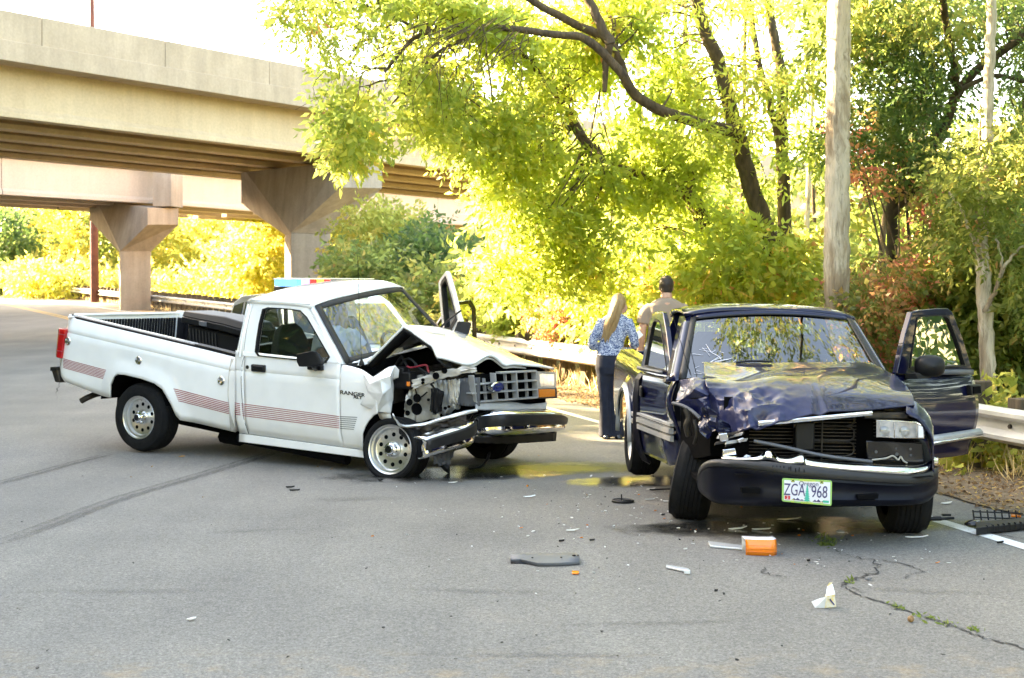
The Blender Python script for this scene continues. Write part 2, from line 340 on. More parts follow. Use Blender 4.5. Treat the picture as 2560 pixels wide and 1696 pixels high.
def printed():
    m = pm('blue_white_print', (.1, .16, .33), .85); n, L, p = N(m); tc = n.new('ShaderNodeTexCoord').outputs['Object']
    mp = n.new('ShaderNodeMapping'); mp.inputs['Scale'].default_value = (1.0, 1.0, 1.6); L.new(tc, mp.inputs[0])
    a = noise(n, L, mp.outputs[0], 46, 3, .6, 1.5); r = ramp(n, [(.44, (.035, .065, .17)), (.50, (.16, .22, .40)), (.56, (.60, .65, .75))]); L.new(a, r.inputs[0]); L.new(r.outputs[0], p.inputs['Base Color']); return m
M_print = printed()
# ================================================================== SETTING
RP = smoothpath([(8.6, -6, 0), (6.35, 3, 0), (4.30, 12.2, 0), (1.1, 24, 0), (-4.6, 41, 0), (-12, 58, 0), (-28, 90, 0), (-38.6, 108, 0), (-60, 138, 0)], 14)
RL = [0.0]
for a, b in zip(RP, RP[1:]): RL.append(RL[-1]+(b-a).length)
def rail(s):
    """point on the guardrail line and the unit normal towards the road"""
    i = min(max(int(np.searchsorted(RL, s))-1, 0), len(RP)-2); t = (s-RL[i])/(RL[i+1]-RL[i]); p = RP[i].lerp(RP[i+1], t)
    d = (RP[min(i+1, len(RP)-1)]-RP[max(i-1, 0)]).normalized(); return p, V(-d.y, d.x, 0), d
def gz(x, y):
    """ground height: road rises in the distance, the verge dips by the near rail"""
    z = roadz(y)
    return z
def strip(name, mat, off0, off1, z, s0, s1, step=.8, jag=0, kind='structure', parent=None, nx=1):
    mb = MB(); rows = []; s = s0
    while s <= s1:
        p, n, d = rail(s); j0 = mnoise.noise(V(s*1.3, 3, 0))*jag; j1 = mnoise.noise(V(s*1.7, 9, 0))*jag
        row = []
        for k in range(nx+1):
            t = k/nx; q = p+n*(off0+j0+(off1+j1-off0-j0)*t); row.append(V(q.x, q.y, gz(q.x, q.y)+z))
        rows.append(row); s += step
    mb.grid(rows); o = mb.build(name, mat, parent, smooth=0); 
    if not parent: o['kind'] = kind
    return o
# ground sheet
mb = MB(); ys = list(np.concatenate([np.arange(-60, 120, 4), np.arange(120, 420, 20)])); xs = list(np.arange(-200, 201, 10))
mb.grid([[V(x, y, roadz(min(y, 125))-.06) for x in xs] for y in ys]); g = mb.build('ground', M_earth, None); g['kind'] = 'structure'
strip('road', M_asphalt, .75, 34, -.0, 0, 158, 1.2, nx=8)
strip('verge', M_litter, -2.2, 1.05, .012, 0, 150, .35, jag=.16, kind='structure', nx=5)
strip('edge_line', M_lwhite, 1.68, 1.80, .004, 0, 150, .5)
strip('centre_line', M_lyellow, 5.35, 5.47, .004, 66, 150, .5)
strip('centre_line', M_lyellow, 5.62, 5.74, .004, 60, 150, .5)
# ---- near overpass
BD = V(.589, .808, 0); BN = V(-.808, .589, 0); BP = V(-6.2, 50, 0)
def beam(mb, P, D, Nn, s0, s1, n0, n1, z0, z1):
    p = [P+D*s+Nn*n+V(0, 0, z) for z in (z0, z1) for s, n in ((s0, n0), (s1, n0), (s1, n1), (s0, n1))]; mb.hexa(p)
def ibeam(mb, P, D, Nn, s0, s1, n, z0, z1, fl=.3, w=.12):
    """bridge girder with a deep bottom bulb"""
    sec = [(-fl, 0), (fl, 0), (fl, .16), (w, .30), (w, z1-z0), (-w, z1-z0), (-w, .30), (-fl, .16)]
    mb.loft([[P+D*s+Nn*(n+a)+V(0, 0, z0+b) for a, b in sec] for s in (s0, s1)])
ov = empty('overpass', BP+V(0, 0, 0), 'tan concrete overpass with deep girders crossing the upper left, nearest the trucks', 'overpass')
mb = MB(); beam(mb, BP, BD, BN, -75, 75, -.98, 10.4, 8.12, 8.36); mb.build('deck', M_conc, ov)
for k in range(5):
    mb = MB(); ibeam(mb, BP, BD, BN, -75, 75, .12+k*2.45, 6.66, 8.12, fl=.30 if k else .22, w=.1); mb.build('girder', M_girder, ov, bevel=.02)
s = -74.0
while s < 74:
    mb = MB(); L_ = 4.35
    p = [BP+BD*ss+BN*nn+V(0, 0, z) for ss in (s+.008, s+L_-.008) for nn, z in ((-1.0, 8.36), (-1.0, 9.43), (-.74, 9.43), (-.66, 8.36))]
    mb.loft([p[:4], p[4:]]); mb.build('parapet_panel', M_conc, ov, bevel=.02); s += L_
mb = MB(); beam(mb, BP, BD, BN, -75, 75, -1.06, -.985, 8.06, 8.62); mb.build('deck_edge', M_conc, ov, bevel=.015)
s = -74.0
while s < 74:
    mb = MB()
    p = [BP+BD*ss+BN*nn+V(0, 0, z) for ss in (s+.008, s+L_-.008) for nn, z in ((10.1, 8.37), (10.1, 9.43), (10.36, 9.43), (10.36, 8.37))]
    mb.loft([p[:4], p[4:]]); mb.build('parapet_panel', M_conc, ov); s += L_
def pier(parent, cx, cy_top, Yc, LFp, LBp, RFp, RBp, name='pier'):
    """square column turned to the road, flaring up into a wide skewed cap"""
    cf = U(cx, cy_top, Yc); a = 1.5; cl = cf+V(-.31, .95, 0)*a; cr = cf+V(.95, .31, 0)*a; cb = cl+V(.95, .31, 0)*a
    zb = roadz(Yc)-2.5
    mb = MB(); mb.hexa([V(p.x, p.y, zb) for p in (cf, cr, cb, cl)]+[cf, cr, cb, cl]); mb.build('column', M_pier, parent, bevel=.03)
    (lft, lfb), (lbt, lbb), (rft, rfb), (rbt, rbb) = LFp, LBp, RFp, RBp
    mb = MB()
    vs = [cf, cr, cb, cl, lft, lbt, rft, rbt, lbb, rfb, rbb]
    fs = [(0, 1, 2, 3), (4, 6, 7, 5),            # bottom, top
          (0, 4, 6, 9),                          # broad face
          (0, 9, 10, 1),                         # right soffit
          (9, 6, 7, 10),                         # right end
          (0, 3, 8, 5, 4),                       # lit left soffit
          (1, 10, 7, 5, 8), (1, 8, 3), (1, 3, 2)]
    mb.add(vs, fs); mb.build('cap', M_pier, parent, smooth=0)
    return cf
pier(ov, 727, 583, 52, (U(614, 430, 55), U(614, 452, 55)), (U(603, 432, 56.5), U(603, 510, 56.5)), (U(851, 405, 50.2), U(851, 469, 50.2)), (U(955, 407, 51.9), U(955, 471, 51.9)))
# ---- farther overpass (curving behind)
ov2 = empty('overpass', V(-18.4, 71, 0), 'pale farther overpass seen beneath the nearer bridge at left', 'overpass')
B2 = [V(-62, 20, 0), V(-40, 45.8, 0), V(-23.8, 64.7, 0), V(-18.1, 71.3, 0), V(-13.0, 79.5, 0), V(-4.9, 90, 0), V(4, 101, 0), V(22, 124, 0)]
for a, b in zip(B2, B2[1:]):
    d = (b-a).normalized(); n = V(-d.y, d.x, 0); l = (b-a).length
    mb = MB(); beam(mb, a, d, n, 0, l, -.8, 9, 8.30, 8.55); mb.build('deck', M_pink, ov2)
    mb = MB(); beam(mb, a, d, n, 0, l, -.8, -.5, 8.551, 9.3); mb.build('parapet_panel', M_pink, ov2)
    for k in range(4):
        mb = MB(); ibeam(mb, a, d, n, .02, l-.02, k*2.6, 6.40, 8.30, fl=.24, w=.14); mb.build('girder', M_pink, ov2)
YP = 70
mb = MB(); q0 = U(382, 516, YP-.6); q1 = U(428, 516, YP-.9)
mb.hexa([V(p.x, p.y, z) for z in (6.15, 8.28) for p in (q0, q1, q1+V(.3, 1.2, 0), q0+V(.3, 1.2, 0))]); mb.build('end_block', M_pier, ov2, bevel=.02)
pier(ov2, 301, 628, YP, (U(240, 500, 74), U(240, 526, 74)), (U(224, 502, 75.2), U(224, 550, 75.2)), (U(369, 520, 68.6), U(369, 562, 68.6)), (U(446, 521, 70), U(446, 562, 70)))
# ---- rusty mast behind the rail
mb = MB(); b = U(238, 718, 84); mb.tube([V(b.x, b.y, b.z-3), V(b.x-.1, b.y, 9), V(b.x-.25, b.y, 26)], [.27, .22, .08], 10)
o = mb.build('steel_mast', M_rust, None); tag(o, 'rust brown steel mast rising behind the guardrail, left of the piers', 'mast')
# ---- guardrail
gr = empty('guardrail', RP[0], 'long galvanised guardrail on stout timber posts curving along the road', 'guardrail')
WB = [(-.156, .012), (-.142, .034), (-.118, .080), (-.084, .083), (-.040, .004), (.040, .004), (.084, .083), (.118, .080), (.142, .034), (.156, .012)]
def rail_z(s):
    p, n, d = rail(s); y = p.y; return roadz(y)+.60-.115*max(0, min(1, (19-y)/7))
def s_at_y(y):
    lo, hi = 0, RL[-1]
    for _ in range(50):
        m = (lo+hi)/2
        if rail(m)[0].y < y: lo = m
        else: hi = m
    return lo
SD = s_at_y(26.4)                                                   # the dented joint
k = 0; s = 2.0
while s < 150:
    e = s+3.81; rows = []; ss = s-.16
    while ss <= e+.16+1e-6:
        p, n, d = rail(ss); zc = rail_z(ss); dent = math.exp(-((ss-SD)/.22)**2)
        row = []
        for (dz, u) in WB:
            q = p+n*(.05+u*(1-.25*dent)+(.004 if k % 2 else 0)); zz = dz-dent*(.045 if dz > .1 else 0)
            q = V(q.x, q.y, zc+zz+mnoise.noise(V(ss*.8, 0, 5))*.006); row.append(q)
        rows.append(row); ss += .11 if abs(s-SD) < 8 else .35
    mb = MB(); mb.grid(rows); o = mb.build('beam', M_galvrail, gr, smooth=50, solid=.004)
    s = e; k += 1
sp = 1.05; s = s_at_y(12.0)-5*sp; bm_post = None
posts = []
while s < 146:
    p, n, d = rail(s); zc = rail_z(s); rr = random.Random(int(s*10))
    M = Matrix(((d.x, n.x, 0), (d.y, n.y, 0), (0, 0, 1))); tw = Matrix.Rotation(rr.uniform(-.05, .05), 3, 'Z') @ Matrix.Rotation(rr.uniform(-.02, .02), 3, 'X')
    top = zc+.325+rr.uniform(-.025, .025); bot = roadz(p.y)-.4
    mb = MB(); mb.box(p-n*.29+V(0, 0, (top+bot)/2), (.215, .20, top-bot), M @ tw); mb.build('post', M_post, gr, smooth=0, bevel=.008, seg=1)
    mb = MB(); t2 = zc+.235+rr.uniform(-.012, .012); mb.box(p-n*.075+V(0, 0, (t2+zc-.19)/2), (.20, .20, t2-zc+.19), M); mb.build('spacer_block', M_post, gr, smooth=0, bevel=.006, seg=1)
    mb = MB(); mb.tube([p+n*.05+V(0, 0, zc), p+n*.075+V(0, 0, zc)], .02, 8); mb.build('bolt', M_darkmetal, gr)
    s += sp
# ---- road marks and cracks
def ribbon(pts, w, z=.004, mbx=None):
    mb = mbx or MB(); pts = [Vector(p) for p in pts]; rows = []
    for i, p in enumerate(pts):
        d = (pts[min(i+1, len(pts)-1)]-pts[max(i-1, 0)]); n = V(-d.y, d.x, 0).normalized(); ww = w[i] if isinstance(w, list) else w
        rows.append([p-n*ww/2+V(0, 0, z), p+n*ww/2+V(0, 0, z)])
    mb.grid(rows); return mb
def fadesheet(name, mat, poly_c, rx, ry, rot, z, n=18, kind='structure'):
    """elliptic sheet with a 'fade' attribute falling to its rim"""
    mb = MB(); c = Vector(poly_c); rows = []
    for i in range(n+1):
        row = []
        for j in range(n+1):
            u, v = i/n*2-1, j/n*2-1; x = c.x+math.cos(rot)*u*rx-math.sin(rot)*v*ry; y = c.y+math.sin(rot)*u*rx+math.cos(rot)*v*ry; row.append(V(x, y, gz(x, y)+z))
        rows.append(row)
    mb.grid(rows); o = mb.build(name, mat, None, smooth=0); me = o.data
    at = me.attributes.new('fade', 'FLOAT', 'POINT'); vals = []
    for vx in me.vertices:
        p = Vector(vx.co)+Vector(o.location); dx, dy = p.x-c.x, p.y-c.y; u = (math.cos(rot)*dx+math.sin(rot)*dy)/rx; v = (-math.sin(rot)*dx+math.cos(rot)*dy)/ry
        vals.append(max(0, 1-math.sqrt(u*u+v*v)))
    at.data.foreach_set('value', vals); o['kind'] = kind; return o
def skid(pts, w, name):
    c = smoothpath([G(*p) for p in pts], 10); mb = MB(); rows = []
    for i, p in enumerate(c):
        d = (c[min(i+1, len(c)-1)]-c[max(i-1, 0)]); n = V(-d.y, d.x, 0).normalized(); rows.append([p+n*w*t+V(0, 0, .005) for t in (-.5, -.32, -.1, .1, .32, .5)])
    mb.grid(rows); o = mb.build(name, M_skid, None, smooth=0); me = o.data; at = me.attributes.new('fade', 'FLOAT', 'POINT')
    nv = len(me.vertices); prof = [0, .75, .95, .55, .85, 0]; vals = []
    for i, vx in enumerate(me.vertices):
        r = i//6; t = r/(len(c)-1); vals.append(prof[i % 6]*min(1, 4*t+.25, 4*(1-t)+.05))
    at.data.foreach_set('value', vals); o['kind'] = 'structure'
skid([(-80, 1390), (120, 1315), (300, 1248), (480, 1195), (660, 1140), (740, 1110)], .24, 'tyre_mark')
skid([(-60, 1225), (90, 1185), (200, 1155), (330, 1125)], .20, 'tyre_mark')
M_oil = stain('old_oil_stain', (.05, .048, .045), .75, 5.0, .75, 1.6, .24)
for px_, py_, a_, b_, r_ in ((620, 1330, .5, .12, .3), (1180, 1480, .7, .10, -.1), (300, 1480, .9, .10, .05), (1650, 1560, .8, .07, .1), (2300, 1480, .5, .10, -.2), (1350, 1640, 1.0, .06, 0), (880, 1250, .6, .2, .2)): fadesheet('oil_stain', M_oil, G(px_, py_), a_, b_, r_, .0062)
fadesheet('wet_patch', M_wet, G(1130, 1185), 1.5, .75, .25, .005)
fadesheet('wet_patch', M_wet, G(1900, 1320), 1.35, .55, .1, .005)
fadesheet('wet_patch', M_wet, G(1620, 1205), .9, .5, .2, .006)
fadesheet('coolant_puddle', M_coolant, G(1400, 1172), 1.35, .62, .12, .008)
fadesheet('coolant_puddle', M_coolant, G(2200, 1315), 1.0, .40, .15, .008)
def crack(pts, w, seed, name='road_crack'):
    rnd = random.Random(seed); base = smoothpath([G(*p) for p in pts], 9); c = []; ws = []
    for i, p in enumerate(base):
        c.append(p+V(rnd.gauss(0, .012), rnd.gauss(0, .016), 0)); ws.append(w*.62*rnd.uniform(.3, 1.6)*(0.25+min(1, i/5, (len(base)-1-i)/4)))
    o = ribbon(c, ws, .0045).build(name, M_crack, None, smooth=0); o['kind'] = 'structure'
crack([(2070, 1368), (2120, 1390), (2170, 1400), (2230, 1405), (2290, 1420)], .011, 1)
crack([(2180, 1402), (2195, 1425), (2150, 1448), (2110, 1460), (2130, 1482), (2200, 1505), (2270, 1530), (2350, 1556), (2440, 1590), (2520, 1612), (2600, 1630)], .017, 2)
crack([(1915, 1420), (1910, 1432), (1940, 1440), (1975, 1447)], .009, 3)
crack([(2230, 1405), (2300, 1425), (2280, 1438), (2260, 1446)], .008, 4)
crack([(2105, 1462), (2118, 1468), (2160, 1488)], .010, 5)
crack([(2440, 1330), (2500, 1338), (2580, 1352)], .010, 6)
crack([(140, 1000), (148, 960), (175, 935)], .02, 7)
crack([(140, 1000), (200, 1002), (262, 998)], .02, 8)
# ================================================================== WHITE PICKUP
KR = 1.107
RC = Frame((-.569, 11.977, .046), 4.043, 1.983, -34.232, KR)        # cab and nose
RB = Frame((-.622, 12.239, -.149), .194, 6.487, -29.82, KR)         # load bed, knocked out of line
RT = empty('pickup_truck', V(RC.o.x-.8, RC.o.y+.6, 0), 'white pickup with crushed right front corner and tented hood, beside the blue one', 'pickup truck')
def pz(fr, pts, y, a=0): return [(lambda q: (q.x, q.z))(fr.hy(px, py, y, a)) for px, py in pts]
def panel(fr, name, xs, zb, zt, yf, parent, mat, rows=10, solid=.03, crease=None, bevel=0):
    """side panel: columns at xs between zb(x) and zt(x), pushed sideways by yf(x, z)"""
    mb = MB(fr); R = []
    for x in xs:
        b, t = zb(x), zt(x); zs = []
        if crease and b < crease(x)-.05 < t-.1:
            c = crease(x); zs = list(np.linspace(b, c-.014, rows))+[c]+list(np.linspace(c+.014, t, 6))
        else: zs = list(np.linspace(b, t, rows+7))
        R.append([V(x, yf(x, z), z) for z in zs])
    mb.grid(R); return mb.build(name, mat, parent, smooth=40, solid=solid, bevel=bevel)
def wheel(parent, c, ax, R, w, rr, style='holes', squash=False, name='wheel'):
    """tyre + rim about the outward axis ax; c is the centre of the outer rim plane"""
    e = bpy.data.objects.new(name, None); COL.objects.link(e); e.parent = parent; e.location = Vector(c)-abs_loc(parent); e.empty_display_size = .1
    ax = Vector(ax).normalized(); c = Vector(c); mb = MB(); h = w
    pr = [(-.02, rr-.01), (.012, rr), (.02, rr+.02), (.024, lerp(rr, R, .45)), (.012, lerp(rr, R, .8)), (-.012, R-.018), (-.028, R-.004), (-.045, R)]
    n = 5; gw = (w-.09)/n
    for k in range(n):
        a = -.045-gw*k
        pr += [(a-gw*.78, R), (a-gw*.80, R-.009), (a-gw*.98, R-.009)] + ([(a-gw, R)] if k < n-1 else [])
    pr += [(-w+.028, R-.004), (-w, R-.03), (-w-.02, lerp(rr, R, .5)), (-w, rr)]
    mb.lathe(pr, c, ax, 56)
    if squash:
        lo = .006
        for i, p in enumerate(mb.v):
            if p.z < lo:
                d = lo-p.z; rel = (p-c).dot(ax); p.z = lo+.002*(i % 3); p += ax*(.35*d if rel > -w*.5 else -.35*d)
    mb.build('tyre', M_rubber, e, smooth=45)
    mb = MB()
    if style == 'holes':
        mb.lathe([(-.02, rr-.004), (.006, rr+.004), (.012, rr-.002), (.006, rr-.012), (-.012, rr-.016), (-.016, rr-.034), (-.045, rr-.044), (-.05, rr-.058), (-.052, rr*.35), (-.045, rr*.33), (-.04, .0)], c, ax, 48)
        mb.build('rim', M_alloy, e, smooth=40)
        x = ax.orthogonal().normalized(); y = ax.cross(x)
        mb = MB()
        for k in range(10):
            a = 2*math.pi*k/10+.2; q = c+(x*math.cos(a)+y*math.sin(a))*rr*.60-ax*.055; mb.tube([q, q+ax*.006], rr*.088, 14)
        mb.build('vent_hole', M_dark, e)['kind'] = 'stuff'
        mb = MB()
        for k in range(20):
            a = 2*math.pi*k/20; q = c+(x*math.cos(a)+y*math.sin(a))*(rr*.765)-ax*.052; mb.lathe([(0, .0065), (.004, .005), (.006, .0)], q, ax, 6)
        mb.build('rivet', M_chrome, e)['kind'] = 'stuff'
        mb = MB(); mb.lathe([(-.05, rr*.31), (-.01, rr*.29), (.012, rr*.26), (.02, rr*.2), (.034, rr*.185), (.04, rr*.16), (.04, 0)], c, ax, 24)
        for k in range(5):
            a = 2*math.pi*k/5+.3; q = c+(x*math.cos(a)+y*math.sin(a))*rr*.25; mb.lathe([(-.03, .014), (.008, .013), (.018, .006), (.019, 0)], q, ax, 8)
        mb.build('hub_cap', M_chrome, e)
        mb = MB(); mb.lathe([(.0405, rr*.14), (.043, rr*.135), (.0435, 0)], c, ax, 20); mb.build('hub_disc', M_blackgloss, e)
    else:
        mb.lathe([(-.03, rr-.004), (.004, rr), (-.01, rr-.02), (-.04, rr-.03), (-.06, rr*.8), (-.03, rr*.35), (-.02, rr*.2), (-.02, 0)], c, ax, 40); mb.build('rim', M_alloy, e, smooth=40)
        x = ax.orthogonal().normalized(); y = ax.cross(x); mb = MB()
        for k in range(5):
            a = 2*math.pi*k/5; q = c+(x*math.cos(a)+y*math.sin(a))*rr*.58-ax*.045; mb.tube([q, q+ax*.012], rr*.16, 12)
        mb.build('vent_hole', M_dark, e)
    return e
# ---------------- bed
arch = pz(RB, [(275.8, 994.6), (277.5, 980.5), (282.5, 959), (289, 942), (297, 935.7), (317, 937), (359, 947), (392, 959), (411, 973), (421, 990), (430.6, 1011), (439, 1039), (448, 1051)], -.84)
bl = pz(RB, [(144.5, 918), (149, 940), (158, 954), (200, 971), (250, 990)], -.84)+arch+pz(RB, [(500, 1063), (580, 1082)], -.84)
for i in range(1, len(bl)): bl[i] = (max(bl[i][0], bl[i-1][0]+.004), bl[i][1])
tl = pz(RB, [(147, 832), (151, 812), (158, 800), (171, 790.5), (300, 821.5), (470, 862), (520, 874), (587, 891)], -.80)
tl[0] = (bl[0][0]-.005, tl[0][1])
cr = pz(RB, [(152, 828), (580, 928)], -.84)
zbB = lambda x: interp(x, [p[0] for p in bl], [p[1] for p in bl])
ztB = lambda x: interp(x, [p[0] for p in tl], [p[1] for p in tl])
zcB = lambda x: lerp(cr[0][1], cr[1][1], (x-cr[0][0])/(cr[1][0]-cr[0][0]))
AV = [V(a, 0, b) for a, b in arch]
def arch_d(x, z, A):
    p = V(x, 0, z); best = 9
    for a, b in zip(A, A[1:]):
        ab = b-a; t = max(0, min(1, (p-a).dot(ab)/ab.length_squared)); best = min(best, (p-a-ab*t).length)
    return best
def yB(x, z):
    y = -.84; c = zcB(x)
    if z > c: y += .055*((z-c)/max(.05, ztB(x)-c))**1.6
    y += .010*math.exp(-((z-c)/.010)**2)
    y -= .030*max(0, 1-arch_d(x, z, AV)/.13)**.8
    if z < .56: y += (.56-z)*.22
    y += .10*max(0, (-3.80-x)/.08)**2*(.4 if z < .9 else 1)*.2
    return y
x0, x1 = bl[0][0], bl[-1][0]
xs = sorted(set([round(v, 4) for v in np.linspace(x0, x1, 64)]+[round(p[0], 4) for p in bl]+[round(arch[0][0]-.003, 4), round(arch[-1][0]+.004, 4)]))
bside = panel(RB, 'bed_side', xs, zbB, ztB, yB, RT, M_white, solid=.02, crease=zcB)
mb = MB(RB)
for t in (0, 1):   # top rail of the near side, then the far side
    rows = []
    for x in np.linspace(x0+.02, x1-.015, 24):
        z = ztB(x) if t == 0 else lerp(1.165, 1.13, (x-x0)/(x1-x0)); s = -1 if t == 0 else 1
        rows.append([V(x, s*.785, z), V(x, s*.775, z+.016), V(x, s*.70, z+.016), V(x, s*.69, z-.05)])
    mb.grid(rows)
mb.build('bed_rail', M_white, RT, smooth=30)
mb = MB(RB); rows = [[V(x, yB(x, ztB(x))-.006, ztB(x)-.012), V(x, yB(x, ztB(x))-.008, ztB(x)+.008), V(x, -.765, ztB(x)+.0185)] for x in np.linspace(x0+.05, x1-.01, 24)]
mb.grid(rows); mb.build('rail_trim', M_black, RT)
mb = MB(RB); rows = [[V(x, -.788, ztB(x)+.0185), V(x, -.69, ztB(x)+.0185)] for x in np.linspace(x1-.58, x1-.01, 8)]; mb.grid(rows); mb.build('rail_trim', M_black, RT)
mb = MB(RB); rows = [[V(x, .84, .45), V(x, .845, .8), V(x, .80, 1.10), V(x, .775, lerp(1.165, 1.13, (x-x0)/(x1-x0)))] for x in np.linspace(x0, x1, 16)]
mb.grid(rows); mb.build('bed_side', M_white, RT, solid=.02)
mb = MB(RB)   # liner: floor, walls, ribs
fz = .70
mb.quad((x0+.05, -.69, fz), (x1-.03, -.69, fz), (x1-.03, .69, fz), (x0+.05, .69, fz))
for s in (-1, 1): mb.grid([[V(x, s*.69, fz), V(x, s*.692, (ztB(x) if s < 0 else 1.14)-.03)] for x in np.linspace(x0+.05, x1-.03, 10)])
mb.quad((x1-.03, -.69, fz), (x1-.03, .69, fz), (x1-.03, .69, 1.10), (x1-.03, -.69, 1.02))
for k in range(34):
    y = -.64+k*1.28/33; mb.box((x0+.062, y, .93), (.014, .02, .36))
for k in range(40):
    x = x0+.15+k*(x1-x0-.25)/39; mb.box((x, .682, .92), (.022, .014, .36))
for k in range(16):
    y = -.6+k*1.2/15; mb.box(((x0+x1)/2, y, fz+.006), (x1-x0-.15, .03, .012))
mb.build('bed_liner', M_liner, RT, smooth=0)
mb = MB(RB); mb.box((x0+.025, 0, .87), (.05, 1.52, .58)); mb.build('tailgate', M_white, RT, bevel=.012)
mb = MB(RB); mb.box((x0+.04, 0, 1.158), (.055, 1.40, .022)); mb.build('tailgate_cap', M_white, RT, bevel=.008)
q = [RB.hy(px, py, -.855) for px, py in ((149, 822), (163, 824), (151.5, 897), (142, 895))]
mb = MB(RB); mb.prism(q, (0, .11, 0)); mb.prism([q[0]+V(-.004, 0, 0), q[3]+V(-.004, 0, 0), q[3]+V(-.05, .03, 0), q[0]+V(-.05, .03, 0)], (0, .11, 0)); mb.build('tail_light', M_red, RT, bevel=.008)
for t in (.2, .77):
    mb = MB(RB); a = q[0].lerp(q[3], t); b = q[1].lerp(q[2], t); mb.prism([a+V(-.004, -.006, 0), b+V(0, -.006, 0), b+V(0, -.006, .008), a+V(-.004, -.006, .008)], (0, .02, 0)); mb.build('lens_rib', M_stripe, RT)
q = [RB.hy(px, py, -.80) for px, py in ((126, 920), (142, 918), (150, 957), (137, 956))]
mb = MB(RB); mb.prism([q[0], q[1], q[2], q[3]], (0, 1.5, 0)); mb.build('rear_bumper', M_darkmetal, RT, bevel=.01)
q = [RB.hy(px, py, -.82) for px, py in ((125, 918), (141, 917), (141, 927), (125, 928))]
mb = MB(RB); mb.prism(q, (0, .06, 0)); mb.build('bumper_cap', M_black, RT, bevel=.006)
mb = MB(); mb.tube(smoothpath([U(203, 1003, 14.9), U(222, 993, 14.9), U(250, 984, 15.0), U(300, 980, 15.2)], 4), .032, 12); mb.build('exhaust_pipe', M_darkmetal, RT)
for px, py in ((170.5, 853), (347.5, 901.5), (554, 952)):
    p = RB.hy(px, py, -.84); p.y = yB(p.x, p.z)-.002; mb = MB(RB)
    mb.lathe([(-.004, .040), (.006, .040), (.012, .034), (.010, .026), (.004, .024), (.002, 0)], p, (0, -1, 0), 24); mb.box(p+V(0, -.012, .008), (.014, .016, .036)); mb.build('bed_stud', M_chrome, RT, smooth=40)
def stripes(fr, a, b, c, d, yf, parent, n=7, mat=M_stripe, frac=.42):
    """n pinstripes in the pixel quad a-b (top) / d-c (bottom)"""
    A, B, C, D = [fr.hy(px, py, -.84) for px, py in (a, b, c, d)]
    for k in range(n):
        t0 = k/(n-1+frac); t1 = t0+frac/(n-1+frac); mb = MB(fr); rows = []
        for i in range(13):
            u = i/12; top = A.lerp(B, u); bot = D.lerp(C, u); p = top.lerp(bot, t0); q = top.lerp(bot, t1)
            rows.append([V(p.x, yf(p.x, p.z)-.0035, p.z), V(q.x, yf(q.x, q.z)-.0035, q.z)])
        mb.grid(rows); mb.build('stripe', mat, parent, smooth=30)
stripes(RB, (157, 896.5), (266, 925.5), (258, 947.5), (157, 919.5), yB, bside)
stripes(RB, (436, 971.5), (573, 1007.5), (573, 1036), (449, 1003.5), yB, bside)
# pale bent seam at the front of the bed
mb = MB(RB); pts = [RB.hy(px, py, -.80) for px, py in ((584, 896), (581, 930), (578, 980), (582, 1030), (586, 1078))]; pts[0].y += .02
rows = [[p+V(-.03, -.02, 0), p+V(.0, -.045, 0), p+V(.03, .03, 0)] for p in smoothpath(pts, 5)]; mb.grid(rows); mb.build('bed_front_edge', M_inner, RT, solid=.01)
# ---------------- cab side
def yC(x, z):
    y = -.84
    zc = .93
    y += .009*math.exp(-((z-zc)/.010)**2)
    if z > zc: y += .10*(z-zc)
    if z < .50: y += (.50-z)*.30
    return y
belt = lambda x: interp(x, [-1.68, -1.54, -.45, -.2], [1.105, 1.10, 1.075, 1.06])
low = lambda x: interp(x, [-1.68, -1.547, -.451], [.372, .372, .362])
zcC = lambda x: .93
panel(RC, 'cab_corner', np.linspace(-1.655, -1.553, 5), low, belt, yC, RT, M_white, crease=zcC)
door = panel(RC, 'door', np.linspace(-1.547, -.455, 30), low, belt, yC, RT, M_white, crease=zcC)
panel(RC, 'rocker', np.linspace(-1.66, -.21, 16), lambda x: .295, lambda x: low(x)-.006, lambda x, z: -.80+(.37-z)*.6*-.1, RT, M_white, rows=4)
stripes(RC, (587.5, 1006.5), (600.5, 1009), (602, 1038.5), (589, 1037), yC, door)
stripes(RC, (604, 1009), (849, 1041), (849, 1071), (607, 1040), yC, door, mat=M_stripe, frac=.34)
# upper door frame
TY, TA = -.84-.30*1.04, -.30
OUT = [(609, 890.6), (612, 860), (616.6, 827.5), (625, 788), (634, 755), (680, 757.5), (730, 761), (766.7, 764.5), (790, 807), (818, 857), (847, 908), (740, 900), (680, 895)]
INN = [(645, 891), (637.5, 880), (640, 855), (647, 810), (656, 773), (670, 768.5), (725, 772), (751, 776), (768, 793), (795, 840), (825.5, 893), (815, 908), (700, 897)]
hyt = lambda p: RC.hy(p[0], p[1], TY, TA)
mb = MB(RC); mb.ring([hyt(p) for p in OUT], [hyt(p) for p in INN], (0, .05, 0)); mb.build('window_frame', M_white, door, smooth=30, bevel=.004)
mid = lambda a, b, t: (a[0]+(b[0]-a[0])*t, a[1]+(b[1]-a[1])*t)
cen = (735, 838)
mb = MB(RC); mb.ring([hyt(p)+V(0, -.004, 0) for p in INN], [hyt(mid(p, cen, .045))+V(0, -.004, 0) for p in INN], (0, .03, 0)); mb.build('window_seal', M_black, door, smooth=30)
mb = MB(RC); mb.poly([hyt(mid(p, cen, .03))+V(0, .02, 0) for p in INN]); gl = mb.build('window_glass', M_glass, door, smooth=0)
